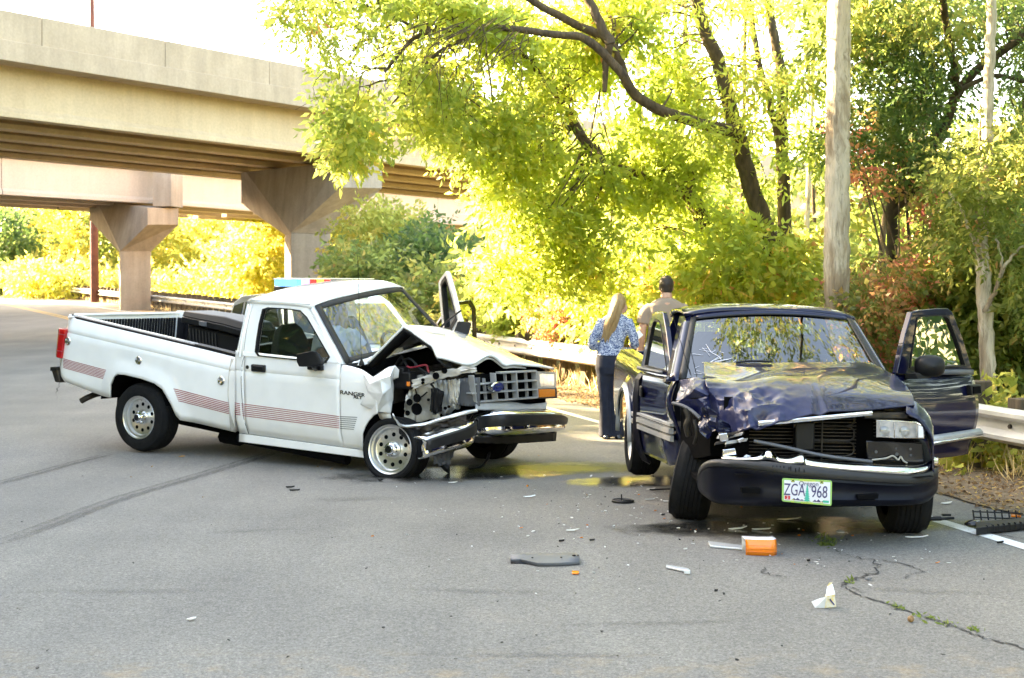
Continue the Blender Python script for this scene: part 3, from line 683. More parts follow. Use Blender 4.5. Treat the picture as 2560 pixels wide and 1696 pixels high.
# door seams (dark gaps)
for pts in ([(609, 890), (604, 905), (602, 960), (607, 1030), (613, 1086)],):
    mb = MB(RC); pp = [RC.hy(px, py, -.845) for px, py in pts]; mb.grid([[V(p.x-.003, yC(p.x, p.z)-.001, p.z), V(p.x+.003, yC(p.x, p.z)-.001, p.z)] for p in smoothpath(pp, 4)]); mb.build('door_gap', M_dark, door)
q = RC.hy(647, 921, -.84); mb = MB(RC); mb.box(V(q.x, yC(q.x, q.z)-.006, q.z), (.16, .03, .062)); mb.box(V(q.x+.004, yC(q.x, q.z)-.014, q.z+.008), (.128, .03, .032)); mb.build('handle', M_black, door, bevel=.01)
q = RC.hy(618, 918.5, -.84); mb = MB(RC); mb.lathe([(0, .017), (.006, .016), (.008, .009), (.004, .007), (.004, 0)], V(q.x, yC(q.x, q.z), q.z), (0, -1, 0), 16); mb.build('keyhole', M_darkmetal, door)
# mirror
mq = [RC.hy(px, py, -1.02) for px, py in ((740, 885), (779, 877), (796, 912), (789, 917), (747, 918), (741, 906))]
mb = MB(RC); mb.loft([[p+V(.0, 0, 0) for p in mq], [p.lerp(sum(mq, V(0, 0, 0))/6, .1)+V(.05, .02, 0) for p in mq], [p.lerp(sum(mq, V(0, 0, 0))/6, .35)+V(.085, .04, 0) for p in mq]]); mir = mb.build('mirror', M_black, door, bevel=.008)
mb = MB(RC); a = RC.hy(782, 912, -.97); b = RC.hy(789, 920, -.86); mb.tube([a, a.lerp(b, .5)+V(0, 0, -.01), b], [.02, .022, .03], 8); c = RC.hy(789, 919, -.845); mb.box(c, (.16, .04, .045)); mb.build('mirror_arm', M_black, door, bevel=.008)
# ---------------- roof, pillars, glass
mb = MB(RC); rows = []
NR = [(-1.615, 1.528), (-1.45, 1.534), (-1.2, 1.533), (-1.0, 1.528), (-.86, 1.516)]; FRr = [(-1.60, 1.585), (-1.45, 1.592), (-1.2, 1.598), (-1.05, 1.598), (-.945, 1.585)]
for i in range(17):
    t = i/16; y = lerp(-.715, .655, t); cr_ = .085*(1-(2*t-1)**4)**.9; row = []
    for (xa, za), (xb, zb_) in zip(NR, FRr):
        x = lerp(xa, xb, t); x += .055*(1-(2*t-1)**2)*(1 if x > -.97 else 0); row.append(V(x, y, lerp(za, zb_, t)+cr_*(.55 if x < -1.55 or x > -.93 else 1)))
    rows.append(row)
mb.grid(rows); mb.build('roof', M_white, RT, smooth=60, solid=.03)
mb = MB(RC)   # drip rail along the door top
mb.tube([RC.hy(px, py, TY, TA)+V(0, -.012, .012) for px, py in ((627, 752), (690, 757), (780, 764))], .008, 6); mb.build('drip_rail', M_white, RT)
# rear cab wall with window
mb = MB(RC); y0_, y1_ = -.80, .80
W0 = [V(-1.66, -.80, .45), V(-1.66, .80, .45), V(-1.66, .80, 1.10), V(-1.625, .66, 1.56), V(-1.625, -.69, 1.53), V(-1.66, -.80, 1.10)]
W1 = [V(-1.655, -.62, 1.13), V(-1.655, .62, 1.13), V(-1.65, .62, 1.16), V(-1.63, .55, 1.47), V(-1.63, -.58, 1.46), V(-1.65, -.62, 1.16)]
mb.ring(W0, W1, (.04, 0, 0)); mb.build('rear_wall', M_white, RT)
mb = MB(RC); mb.poly([p+V(.015, 0, 0) for p in W1]); mb.build('rear_window', M_glass, RT, smooth=0)
mb = MB(RC)
for y in (-.2, .2): mb.box((-1.64, y, 1.31), (.025, .03, .36))
mb.build('rear_window_bar', M_black, RT)
mb = MB(RC); mb.loft([[hyt(p)+V(.0, .0, 0), hyt(p)+V(.02, -.01, 0), hyt(p)+V(.04, .03, 0), hyt(p)+V(.0, .05, 0)] for p in ((596, 892), (603, 840), (613, 790), (626, 754))]); mb.build('rear_pillar', M_white, RT, smooth=50)
# rear pillar outer skin between bed and door frame
mb = MB(RC); A_ = [hyt(p) for p in ((594, 890), (600, 845), (610, 795), (624, 753))]; B_ = [hyt(p) for p in ((607, 891), (614, 828), (623, 789), (632, 755))]
mb.grid([[a+V(-.03, .06, 0), a, b+V(0, -.002, 0)] for a, b in zip(A_, B_)]); mb.build('pillar_skin', M_white, RT, solid=.01)
# windshield
WT, WBn, WF, WTf = V(-.865, -.665, 1.512), V(-.470, -.745, 1.062), V(-.52, .725, 1.150), V(-.95, .62, 1.582)
def wpt(u, v, off=0):                                              # u near->far, v top->base
    p = WT.lerp(WTf, u).lerp(WBn.lerp(WF, u), v); return p+V(.07*(1-(2*u-1)**2)+off, 0, .035*(1-(2*u-1)**2)*(1-v)+off*.6)
mb = MB(RC); mb.grid([[wpt(.035+.93*i/14, .055+.90*j/6) for i in range(15)] for j in range(7)]); mb.build('windshield', M_shield, RT, smooth=60)
mb = MB(RC)
for (us, vs_) in (((0, 1), (-.01, .075)), ((0, 1), (.935, 1.02))): mb.grid([[wpt(i/14, lerp(vs_[0], vs_[1], j/2), .006) for i in range(15)] for j in range(3)])
for (u0, u1) in ((-.002, .045), (.955, 1.002)): mb.grid([[wpt(lerp(u0, u1, i/2), -.01+1.03*j/8, .0065) for i in range(3)] for j in range(9)])
mb.build('windshield_seal', M_bumpgrey, RT, smooth=50, solid=.012)
mb = MB(RC)   # near and far A pillars
for a, b, c, d in ((hyt((768, 765)), WT, WBn+V(.02, 0, -.02), hyt((848, 909))),): mb.grid([[lerp(a, d, j/6), lerp(a, d, j/6).lerp(lerp(b, c, j/6), .5)+V(.01, -.012, .006), lerp(b, c, j/6)] for j in range(7)])
mb.build('pillar', M_white, RT, solid=.012)
mb = MB(RC); mb.grid([[lerp(WTf, WF, j/6)+V(.004, .0, .004), lerp(WTf, WF, j/6)+V(-.04, .06, 0)] for j in range(7)]); mb.build('pillar', M_white, RT, solid=.012)
# ---------------- interior
mb = MB(RC); mb.box((-1.05, 0, .55), (1.2, 1.5, .04)); mb.box((-.42, 0, .78), (.04, 1.5, .55)); mb.box((-1.60, 0, .85), (.04, 1.5, .55)); mb.box((-1.1, .79, .72), (1.0, .02, .4)); mb.build('cabin_floor', M_cabin, RT)
mb = MB(RC); mb.loft([[V(-.46, y, .80), V(-.66, y, .84), V(-.70, y, .95), V(-.62, y, 1.055+.02*(y > 0)), V(-.46, y, 1.06+.03*(y > 0))] for y in (-.74, 0, .74)]); mb.build('dashboard', M_greyplas, RT, bevel=.01)
def bucket(fr, y, x, parent, k=1.0):
    mb = MB(fr); w = .25
    sec = lambda z, ww, xx, d: [V(xx, y-ww, z), V(xx-.02, y-ww*.7, z), V(xx-.02, y+ww*.7, z), V(xx, y+ww, z), V(xx-d, y+ww*.9, z), V(xx-d-.01, y, z), V(xx-d, y-ww*.9, z)]
    mb.loft([sec(.66, .24, x, .14), sec(.85, .25, x-.05, .14), sec(1.02, .235, x-.10, .12), sec(1.16, .19, x-.135, .10), sec(1.26, .145, x-.155, .08), sec(1.31, .08, x-.165, .05)])
    mb.loft([[V(x+.42, y-.22, .66), V(x+.42, y+.22, .66), V(x+.40, y+.22, .76), V(x+.40, y-.22, .76)], [V(x, y-.24, .62), V(x, y+.24, .62), V(x-.02, y+.24, .72), V(x-.02, y-.24, .72)]])
    return mb.build('seat', M_seat, parent, smooth=60, bevel=.02)
bucket(RC, -.40, -1.23, RT); bucket(RC, .38, -1.23, RT)
mb = MB(RC); cS = V(-.80, .36, 1.035); axs = V(.86, 0, .5).normalized(); xx = V(0, 1, 0); yy = axs.cross(xx)
ringp = [cS+(xx*math.cos(a)+yy*math.sin(a))*.19 for a in np.linspace(0, 2*math.pi, 25)]; mb.tube(ringp, .017, 8, cap=False)
for a in (.3, math.pi-.3, -math.pi/2): mb.tube([cS+axs*.03, cS+(xx*math.cos(a)+yy*math.sin(a))*.185], .014, 6)
mb.tube([cS+axs*.02, cS+axs*.3], .03, 8); mb.build('steering_wheel', M_cabin, RT)
# ---------------- near fender and its torn skin
fa = pz(RC, [(905, 1126), (906.5, 1105), (910, 1085), (917, 1066), (927, 1051), (941, 1038), (956, 1031)], -.84)
for i in range(1, len(fa)): fa[i] = (max(fa[i][0], fa[i-1][0]+.003), fa[i][1])
FA = [V(a, 0, b) for a, b in fa]
zbF = lambda x: .362 if x < fa[0][0] else interp(x, [p[0] for p in fa], [p[1] for p in fa])
ft = pz(RC, [(851, 911), (880, 916), (905, 923), (935, 938), (960, 945)], -.80)
ztF = lambda x: interp(x, [p[0] for p in ft], [p[1] for p in ft])
def yF(x, z):
    y = -.84; y += .009*math.exp(-((z-.93)/.012)**2)*max(0, min(1, (-.25-x)/.15))
    if z > .93: y += .45*(z-.93)**1.2
    y -= .025*max(0, 1-arch_d(x, z, FA)/.09)
    if z < .5: y += (.5-z)*.28
    y -= .10*max(0, (x+.22)/.25)**1.6*math.exp(-((z-.86)/.2)**2)
    return y
fend = panel(RC, 'fender', sorted(set(list(np.linspace(-.448, fa[-1][0], 22))+[p[0] for p in fa])), zbF, ztF, yF, RT, M_white, solid=.012)
stripes(RC, (851, 1041), (894, 1043), (885, 1074.5), (851, 1072), yF, fend, mat=M_stripe2, frac=.30)
tm = RC.hy(882, 985, -.84); Mx = basis(RC.w(tm.x, yF(tm.x, tm.z)-.004, tm.z), RC.R @ V(1, 0, -.03), RC.R @ V(0, 0, 1))
text_obj('badge_letters', 'RANGER', .050, Mx, M_blackgloss, fend, .003, sx=1.55)
tm = RC.hy(895, 994, -.84); Mx = basis(RC.w(tm.x, yF(tm.x, tm.z)-.005, tm.z), RC.R @ V(1, 0, -.03), RC.R @ V(0, 0, 1))
text_obj('badge_letters', 'XLT', .038, Mx, M_blackgloss, fend, .003, sx=1.5)
# crumpled skin folded out from the fender: hand placed facets (photo px, sideways offset)
CV = [(905, 925, -.80), (930, 943, -.86), (973, 917, -.84), (988, 914, -.78), (998, 925, -.74), (996, 945, -.72), (984, 950, -.74), (985, 975, -.76), (984, 999, -.76), (977, 1034, -.80), (944, 1031, -.88), (899, 1012, -.87), (919, 981, -.90), (924, 960, -.91), (950, 950, -.97), (957, 985, -.96), (948, 1012, -.92), (975, 940, -.90), (978, 968, -.86), (970, 1005, -.85)]
CFc = [(0, 1, 13), (0, 13, 12), (1, 2, 17), (1, 17, 14), (2, 3, 17), (3, 4, 5), (3, 5, 6), (3, 6, 17), (6, 7, 18), (6, 18, 17), (17, 18, 14), (14, 13, 1), (13, 14, 15), (13, 15, 12), (14, 18, 15), (12, 15, 16), (12, 16, 11), (11, 16, 10), (15, 18, 19), (15, 19, 16), (16, 19, 10), (10, 19, 9), (19, 8, 9), (18, 7, 8), (18, 8, 19)]
mb = MB(RC); mb.add([RC.hy(a, b, c) for a, b, c in CV], CFc); cf_ = mb.build('torn_skin', M_inner, fend, smooth=70)
md = cf_.modifiers.new('Sub', 'SUBSURF'); md.levels = md.render_levels = 3; md.subdivision_type = 'SIMPLE'
tx = bpy.data.textures.new('crumple', 'CLOUDS'); tx.noise_scale = .12
md = cf_.modifiers.new('Disp', 'DISPLACE'); md.texture = tx; md.strength = .022; md.texture_coords = 'LOCAL'; md = cf_.modifiers.new('Solid', 'SOLIDIFY'); md.thickness = .004
cf_.data.materials[0] = M_white
mb = MB(RC)    # ragged lower tab
mb.add([RC.hy(*p) for p in ((944, 1032, -.83), (976, 1034, -.80), (980, 1050, -.80), (968, 1056, -.80), (950, 1046, -.82))], [(0, 1, 2, 3, 4)]); mb.build('torn_tab', M_inner, fend, solid=.005)
# wheels
wheel(RT, RB.w(RB.hy(348, 1044, -.835)), RB.R @ V(0, -1, 0), .353, .24, .222)
wheel(RT, RC.w(RC.hy(976, 1124, -.86)), V(-.43, -.895, .10), .292, .24, .222, squash=True)
w2 = wheel(RT, RC.w(.0, .78, .41), RC.R @ V(.1, 1, 0), .335, .24, .20, style='plain')
w3 = wheel(RT, RB.w(-2.836, .80, .36), RB.R @ V(0, 1, 0), .350, .24, .20, style='plain')
for e in (w2,): e.location.z = .335+.0
w3.location.z = .35
mb = MB(RC)   # wheel wells and underbody
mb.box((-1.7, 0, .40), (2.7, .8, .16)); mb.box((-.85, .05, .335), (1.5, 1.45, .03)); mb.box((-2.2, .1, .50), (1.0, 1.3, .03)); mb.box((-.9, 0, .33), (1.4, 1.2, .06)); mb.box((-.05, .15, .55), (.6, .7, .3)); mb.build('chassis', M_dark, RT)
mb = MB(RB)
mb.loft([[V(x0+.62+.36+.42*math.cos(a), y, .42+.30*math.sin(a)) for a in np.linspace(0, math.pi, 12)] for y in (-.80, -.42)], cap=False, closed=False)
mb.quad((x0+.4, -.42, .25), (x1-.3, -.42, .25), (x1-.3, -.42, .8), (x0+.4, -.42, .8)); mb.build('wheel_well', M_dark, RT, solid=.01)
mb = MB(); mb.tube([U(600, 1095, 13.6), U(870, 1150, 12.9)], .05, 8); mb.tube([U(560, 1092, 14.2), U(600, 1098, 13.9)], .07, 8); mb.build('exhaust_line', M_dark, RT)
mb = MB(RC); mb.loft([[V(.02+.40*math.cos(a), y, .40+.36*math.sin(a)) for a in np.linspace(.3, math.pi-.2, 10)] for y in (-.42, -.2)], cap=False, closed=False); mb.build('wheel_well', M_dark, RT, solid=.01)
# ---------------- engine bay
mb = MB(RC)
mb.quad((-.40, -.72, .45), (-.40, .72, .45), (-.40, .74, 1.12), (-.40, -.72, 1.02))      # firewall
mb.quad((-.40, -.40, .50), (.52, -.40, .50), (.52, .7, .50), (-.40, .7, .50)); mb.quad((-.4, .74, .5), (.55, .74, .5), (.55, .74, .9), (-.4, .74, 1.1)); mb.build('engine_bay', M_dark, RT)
mb = MB(RC)
mb.box((-.02, .08, .72), (.5, .42, .36)); mb.box((.02, .05, .93), (.32, .3, .1)); mb.tube([(.25, -.2, .75), (.30, .25, .78)], .07, 10); mb.tube(smoothpath([(-.3, -.3, .93), (0, -.35, .97), (.28, -.15, .90)], 5), .03, 8)
mb.box((-.2, -.52, .82), (.22, .18, .2)); mb.build('engine', M_darkmetal, RT, bevel=.02)
rnd = random.Random(5)
for k in range(7):    # hoses and torn wiring
    a = RC.hy(rnd.uniform(985, 1060), rnd.uniform(900, 960), -.6); b = RC.hy(rnd.uniform(985, 1090), rnd.uniform(900, 985), -.55); mb = MB(RC)
    mb.tube(smoothpath([a, a.lerp(b, .4)+V(rnd.gauss(0, .04), 0, rnd.gauss(0, .05)), b], 5), rnd.uniform(.006, .014), 6); mb.build('hose', M_black, RT)
mb = MB(RC); mb.tube(smoothpath([RC.hy(*p) for p in ((1018, 916, -.6), (1030, 919, -.6), (1064, 913, -.6), (1070, 926, -.6), (1073, 932, -.6))], 5), .008, 6); mb.build('wire', M_stripe, RT)
mb = MB(RC); mb.box(RC.hy(1015, 950, -.62), (.16, .1, .14)); mb.box(RC.hy(1003, 930, -.62), (.12, .1, .08)); mb.box(RC.hy(1022, 962, -.66), (.04, .04, .05)); mb.build('fuse_box', M_black, RT, bevel=.01)
mb = MB(RC); mb.box(RC.hy(1021, 960, -.70), (.02, .02, .035)); mb.build('bulb_socket', M_amber, RT)
# inner fender apron (battered white pressing with holes)
def pxsheet(name, top, bot, depth, mat, fr=RC, parent=RT, rows=6, n=24, amp=.0, seed=1, solid=.006, axis='y'):
    T = smoothpath([V(a, b, 0) for a, b in top], 8); B = smoothpath([V(a, b, 0) for a, b in bot], 8); mb = MB(fr); R = []
    for i in range(n+1):
        t = i/n; p = T[round(t*(len(T)-1))]; q = B[round(t*(len(B)-1))]; row = []
        for j in range(rows+1):
            s = p.lerp(q, j/rows); d = depth(t, j/rows) if callable(depth) else depth
            v = fr.hy(s.x, s.y, d) if axis == 'y' else fr.hx(s.x, s.y, d)
            row.append(v+V(mnoise.noise(V(t*7+seed, j*.7, 1)), mnoise.noise(V(t*7+seed, j*.7, 9)), mnoise.noise(V(t*7+seed, j*.7, 5)))*amp)
        R.append(row)
    mb.grid(R); return mb.build(name, mat, parent, smooth=60, solid=solid)
ap = pxsheet('inner_fender', [(1016, 985), (1032, 962), (1038, 941), (1085, 932)], [(1010, 1024), (1020, 1048), (1050, 1052), (1100, 1044)], lambda t, s: -.62+.12*t-.05*math.sin(s*6), M_inner, amp=.035, seed=3)
pxsheet('apron_rail', [(1030, 950), (1075, 938), (1100, 926), (1150, 921), (1190, 919)], [(1032, 975), (1080, 956), (1105, 948), (1150, 938), (1192, 929)], lambda t, s: -.66+.10*t, M_inner, amp=.02, seed=8)
pxsheet('radiator_support', [(1082, 952), (1110, 950), (1150, 949)], [(1085, 1035), (1110, 1036), (1150, 1018)], lambda t, s: -.50+.12*t, M_galv, amp=.03, seed=12)
pxsheet('cooler_bracket', [(1118, 950), (1138, 949), (1150, 952)], [(1125, 1005), (1138, 1010), (1144, 1008)], -.52, M_inner, amp=.02, seed=15)
pxsheet('air_box', [(1078, 972), (1092, 974), (1105, 980)], [(1076, 1030), (1088, 1034), (1100, 1022)], -.60, M_black, amp=.01, seed=18, solid=.03)
pxsheet('condenser', [(1145, 948), (1170, 946), (1200, 945)], [(1140, 1012), (1170, 1016), (1200, 1015)], lambda t, s: -.42+.1*t, M_greyplas, amp=.0, solid=.03)
for px, py, r in ((1043, 996, .036), (1042, 1023, .050), (1024, 1006, .028), (1057, 950, .014), (1057, 958, .013), (1019, 1033, .022), (1071, 1000, .012), (1113, 1021, .014), (1122, 1017, .012), (1111, 927, .026), (1090, 940, .03)):
    c = RC.hy(px, py, -.668); mb = MB(RC); mb.lathe([(0, r), (.004, r), (.004, r*.9), (-.01, r*.85), (-.012, 0)], c, V(.15, -1, .02), 16); mb.build('pressed_hole', M_dark, ap)
# white valance bent down under the nose
pxsheet('valance_strip', [(984, 1034), (994, 1052), (1012, 1062), (1060, 1056), (1110, 1042), (1150, 1030), (1192, 1022)], [(986, 1042), (996, 1064), (1018, 1069), (1064, 1064), (1110, 1052), (1155, 1040), (1196, 1030)], lambda t, s: -1.0+.50*t-.02*math.sin(s*3.14), M_white, amp=.010, seed=21, solid=.008)
pxsheet('bumper_bracket', [(1035, 1068), (1070, 1060), (1110, 1050), (1165, 1040)], [(1045, 1106), (1075, 1098), (1110, 1085), (1170, 1070)], lambda t, s: -.74+.2*t, M_darkmetal, amp=.05, seed=25)
pxsheet('splash_shield', [(990, 1055), (1010, 1068), (1032, 1078)], [(1005, 1085), (1025, 1108), (1044, 1104)], -.80, M_black, amp=.02, seed=28, solid=.02)
# radiator grille
gw = {0: (936.5, 928), 1: (962, 951.5), 2: (984, 974), 3: (1006, 994.5)}
def gpt(u, r, x=.62):                                               # u 0..1 along, r 0..3 row
    r0 = int(min(2, math.floor(r))); f = r-r0; yl = lerp(gw[r0][0], gw[r0+1][0], f); yr = lerp(gw[r0][1], gw[r0+1][1], f)
    xl = lerp(1185, 1192, r/3); xr = lerp(1342, 1346, r/3); return RC.hx(lerp(xl, xr, u), lerp(yl, yr, u), x-.10*max(0, .35-u))
grl = None
def bar(mb, p, q, w, d):
    t = (q-p).normalized(); s = t.cross(V(1, 0, 0)).normalized()*w/2; D = V(-d, 0, 0)
    mb.hexa([p-s, p+s, p+s+D, p-s+D, q-s, q+s, q+s+D, q-s+D])
mb = MB(RC)
for r in range(4):
    if r == 0: bar(mb, gpt(.42, 0), gpt(1, 0), .016, .05)
    else: bar(mb, gpt(-.06 if r == 2 else 0, r), gpt(1, r), .013, .06)
grl = mb.build('grille', M_grille, RT, bevel=.003)
for u in (.0, .345, .68, 1.0):
    mb = MB(RC); bar(mb, gpt(u, .12 if u < .3 else 0), gpt(u, 3), .011, .058); mb.build('grille_bar', M_grille, grl, bevel=.003)
for u in (.17, .51, .84):
    mb = MB(RC); bar(mb, gpt(u, .1 if u > .2 else .45, .60), gpt(u, 3, .60), .006, .03); mb.build('grille_bar', M_grille, grl)
for u, r in ((1.0, 0), (1.0, 1), (1.0, 2), (.68, 0), (.68, 1), (.68, 2), (.345, 1), (.345, 2)):
    a, b = gpt(u-.004, r+.08, .61), gpt(u-.004, r+.92, .61); c, d = gpt(u-.03, r+.92, .54), gpt(u-.03, r+.08, .54); mb = MB(RC); mb.quad(a, b, c, d); mb.build('grille_wall', M_grille, grl, solid=.004)
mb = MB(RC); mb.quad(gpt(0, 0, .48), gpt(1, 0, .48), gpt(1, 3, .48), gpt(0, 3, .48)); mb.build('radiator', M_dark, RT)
oc = RC.hx(1243, 968, .645); mb = MB(RC)
oa = [oc+V(0, math.cos(a)*.093, math.sin(a)*.042-.004*math.cos(a)) for a in np.linspace(0, 2*math.pi, 33)[:-1]]
mb.loft([[p+V(-.03, 0, 0) for p in oa], oa, [oc+(p-oc)*.86+V(.008, 0, 0) for p in oa]]); bd = mb.build('badge', M_chrome, RT, smooth=40)
mb = MB(RC); mb.poly([oc+(p-oc)*.84+V(.0095, 0, 0) for p in oa]); mb.build('badge_field', M_oval, bd)
text_obj('badge_letters', 'Ford', .062, basis(RC.w(oc+V(.0115, 0, .002)), RC.R @ V(0, 1, -.06), RC.R @ V(0, .12, 1)), M_chrome, bd, .001, sx=1.15)
# lamps
def lamp(pp, x, name, mat, dep=.05):
    q = [RC.hx(a, b, x) for a, b in pp]; mb = MB(RC); mb.loft([q, [p+V(-dep, 0, 0) for p in q]]); return mb.build(name, mat, RT, bevel=.006)
hl = lamp(((1348, 933.5), (1386, 935), (1386.5, 968), (1349.5, 968.5)), .60, 'headlight', M_lens)
lamp(((1348.5, 974), (1388, 973), (1389, 992.5), (1348.5, 994.5)), .60, 'turn_signal', M_amber)
mb = MB(RC); o_ = [RC.hx(a, b, .598) for a, b in ((1344, 929), (1390, 931), (1391, 971), (1345.5, 972))]; i_ = [RC.hx(a, b, .598) for a, b in ((1348, 933.5), (1386, 935), (1386.5, 968), (1349.5, 968.5))]; mb.ring(o_, i_, (-.04, 0, 0)); mb.build('headlight_bezel', M_grille, RT)
mb = MB(RC); o2 = [RC.hx(a, b, .57) for a, b in ((1344, 970), (1392, 969), (1393, 996), (1346, 998))]; mb.prism(o2, (-.05, 0, 0)); mb.build('signal_housing', M_black, RT)
# lower grey apron on the far side
pxsheet('lower_apron', [(1190, 1008), (1260, 1003), (1320, 1010), (1368, 1006)], [(1190, 1024), (1260, 1025), (1320, 1023), (1366, 1023)], lambda t, s: .57+.04*s, M_grille, amp=.004, seed=31, solid=.01, axis='x')
pxsheet('nose_panel', [(1200, 1002), (1290, 996), (1350, 994)], [(1200, 1012), (1290, 1008), (1340, 1006)], .50, M_dark, axis='x')
# ---------------- hood
HN = [(917, 905), (960, 862), (1008, 813), (1046, 838), (1082, 864), (1096, 893)]
HF = [(1108, 838), (1135, 838), (1178, 840), (1240, 868), (1310, 898), (1386, 920)]
mb = MB(RC); rows = []
def hoodpt(i_f, v):
    i = min(int(i_f), 4); f = i_f-i; a = (lerp(HN[i][0], HN[i+1][0], f), lerp(HN[i][1], HN[i+1][1], f)); b = (lerp(HF[i][0], HF[i+1][0], f), lerp(HF[i][1], HF[i+1][1], f))
    p = RC.hy(*a, -.72); q = RC.hy(*b, .74); r = p.lerp(q, v)
    arch_ = math.sin(math.pi*v); r.z += .03*arch_*(1 if i_f < 4 else 1-.6*(i_f-4))
    r.z -= .05*math.exp(-((v-.25)/.14)**2)*max(0, (i_f-3)/2)**1.5; r.z += .055*math.exp(-((v-.42)/.10)**2)*max(0, (i_f-3.2)/1.8)**1.5
    r.z -= .03*math.exp(-((v-.55)/.05)**2)*max(0, (i_f-4)/1)
    r += V(0, 0, .012*mnoise.noise(V(i_f*1.4, v*4, 2))*(1 if i_f > 2 else .2)); return r
for j in range(31): rows.append([hoodpt(i/8, j/30) for i in range(41)])
mb.grid(rows); hood = mb.build('hood', M_white, RT, smooth=28, solid=.02)
mb = MB(RC); rows = [[hoodpt(i/8, v)+V(0, 0, -.03-.04*(v > 0.02)) for v in (0, .06, .12)] for i in range(0, 40)]; mb.grid(rows); mb.build('hood_underside', M_black, hood, solid=.008)
mb = MB(RC); rows = [[hoodpt(i_, v)+V(0, 0, -.035) for i_ in (4.2, 4.6, 4.95)] for v in np.linspace(.2, .75, 20)]; mb.grid(rows); mb.build('hood_brace', M_inner, hood, solid=.01)
mb = MB(RC); mb.tube(smoothpath([RC.hy(*p, .3) for p in ((1092, 830), (1115, 806), (1152, 777))], 4), .009, 6); mb.build('wiper', M_black, RT)
# cowl
pxsheet('cowl', [(880, 908), (915, 896), (960, 880), (1006, 868)], [(884, 916), (920, 910), (965, 896), (1010, 876)], lambda t, s: -.70+.3*t, M_white, amp=.01, seed=44, solid=.01)
mb = MB(RC); b0 = RC.hy(904, 908, -.66); mb.lathe([(-.02, .022), (0, .022), (.02, .012), (.04, .006), (.05, .003)], b0, V(0, 0, 1), 12); mb.tube([b0+V(0, 0, .03), RC.hy(899, 800, -.66), RC.hy(894, 640, -.68)], .0022, 5); mb.build('antenna', M_black, RT)
# ---------------- front bumper: chrome face bar, folded at the near end
ST = [(1052, 1097, 1146, .50), (1062, 1093, 1149, .56), (1100, 1080, 1139, .60), (1150, 1064, 1127, .63), (1178, 1050, 1117, .62), (1189, 1034, 1100, .56), (1212, 1031, 1093, .57), (1260, 1026.5, 1091, .70), (1330, 1026.5, 1087, .74), (1392, 1028, 1081, .71), (1409, 1036, 1077, .62), (1410, 1040, 1074, .50)]
prof = [(0, -.075), (.03, -.02), (.10, .012), (.22, .02), (.34, .004), (.60, .004), (.70, .016), (.86, .016), (.95, .0), (1.0, -.03)]
rows = []
for a, b, c, x in ST: rows.append([RC.hx(a, lerp(b, c, f), x)+V(d, 0, 0) for f, d in prof])
R2 = []
for i in range(len(rows)-1):
    for k in range(4): R2.append([[r for r in smoothpath([rows[max(i-1, 0)][m], rows[i][m], rows[i+1][m], rows[min(i+2, len(rows)-1)][m]], 4)][4+k] for m in range(len(prof))])
R2.append(rows[-1]); mb = MB(RC); mb.grid(R2); bmp = mb.build('front_bumper', M_chrome, RT, smooth=50, solid=.006)
for sl in (slice(0, 19), slice(19, None)):
    mb = MB(RC); R3 = []
    for r in R2[sl]:
        a = r[2].lerp(r[3], .5); b = r[5]; R3.append([a+V(-.002, 0, .006), a+V(.024, 0, -.002), a.lerp(b, .5)+V(.030, 0, 0), b+V(.024, 0, .002), b+V(-.002, 0, -.006)])
    mb.grid(R3); mb.build('bumper_strip', M_bumpgrey, RT, smooth=50, solid=.006)
pxsheet('air_dam', [(1180, 1092), (1260, 1091), (1392, 1080)], [(1184, 1108), (1270, 1110), (1390, 1103)], lambda t, s: .60+.03*t, M_black, axis='x', solid=.02)
mb = MB(RC); c = RC.hx(1321, 1066, .765); mb.lathe([(0, .014), (.006, .012), (.009, 0)], c, V(1, 0, 0), 12); mb.build('bumper_bolt', M_chrome, RT)
pxsheet('hanging_bracket', [(1088, 1128), (1110, 1122), (1142, 1116)], [(1090, 1160), (1108, 1162), (1124, 1160)], .5, M_greyplas, amp=.02, seed=51, axis='x', solid=.02)
mb = MB(); mb.tube(smoothpath([U(1172, 1172, 12.9), U(1200, 1168, 12.9), U(1218, 1150, 12.9), U(1222, 1135, 13)], 4), .03, 6, flat=.4); mb.build('hanging_strip', M_black, RT)
mb = MB(); mb.tube([U(1105, 1160, 12.6), U(1118, 1172, 12.6), U(1124, 1185, 12.6)], [.03, .035, .005], 6); mb.build('hanging_strip', M_black, RT)
# ---------------- far (driver) door standing open
hd = RC.l(U(1146, 800, 14.0)); 
def U3(px, py, Y): return U(px, py, Y)
DY0, DY1 = 14.75, 13.95
def dp(px, py): return U(px, py, lerp(DY0, DY1, (px-1095)/55.0))
OD = [(1107, 836), (1098, 745), (1095.7, 708), (1100, 698), (1114.7, 678), (1119, 685), (1133, 735), (1145, 786), (1151, 803), (1140, 836)]
ID = [(1113, 832), (1105, 745), (1102, 711), (1105, 702), (1113, 691), (1116, 697), (1129, 745), (1140, 788), (1143, 800), (1124, 833)]
mb = MB(); mb.ring([dp(*p) for p in OD], [dp(*p) for p in ID], V(.035, .05, 0)); fd = mb.build('door', M_white, RT, smooth=30, bevel=.004)
mb = MB(); I2 = [dp(*p) for p in ID]; c_ = sum(I2, V(0, 0, 0))/len(I2); mb.ring([p+V(-.004, -.012, 0) for p in I2], [p.lerp(c_, .16)+V(-.004, -.012, 0) for p in I2], V(.02, .03, 0)); mb.build('window_seal', M_black, fd)
mb = MB(); mb.poly([p+V(.015, .02, 0) for p in I2]); mb.build('window_glass', M_glass, fd, smooth=0)
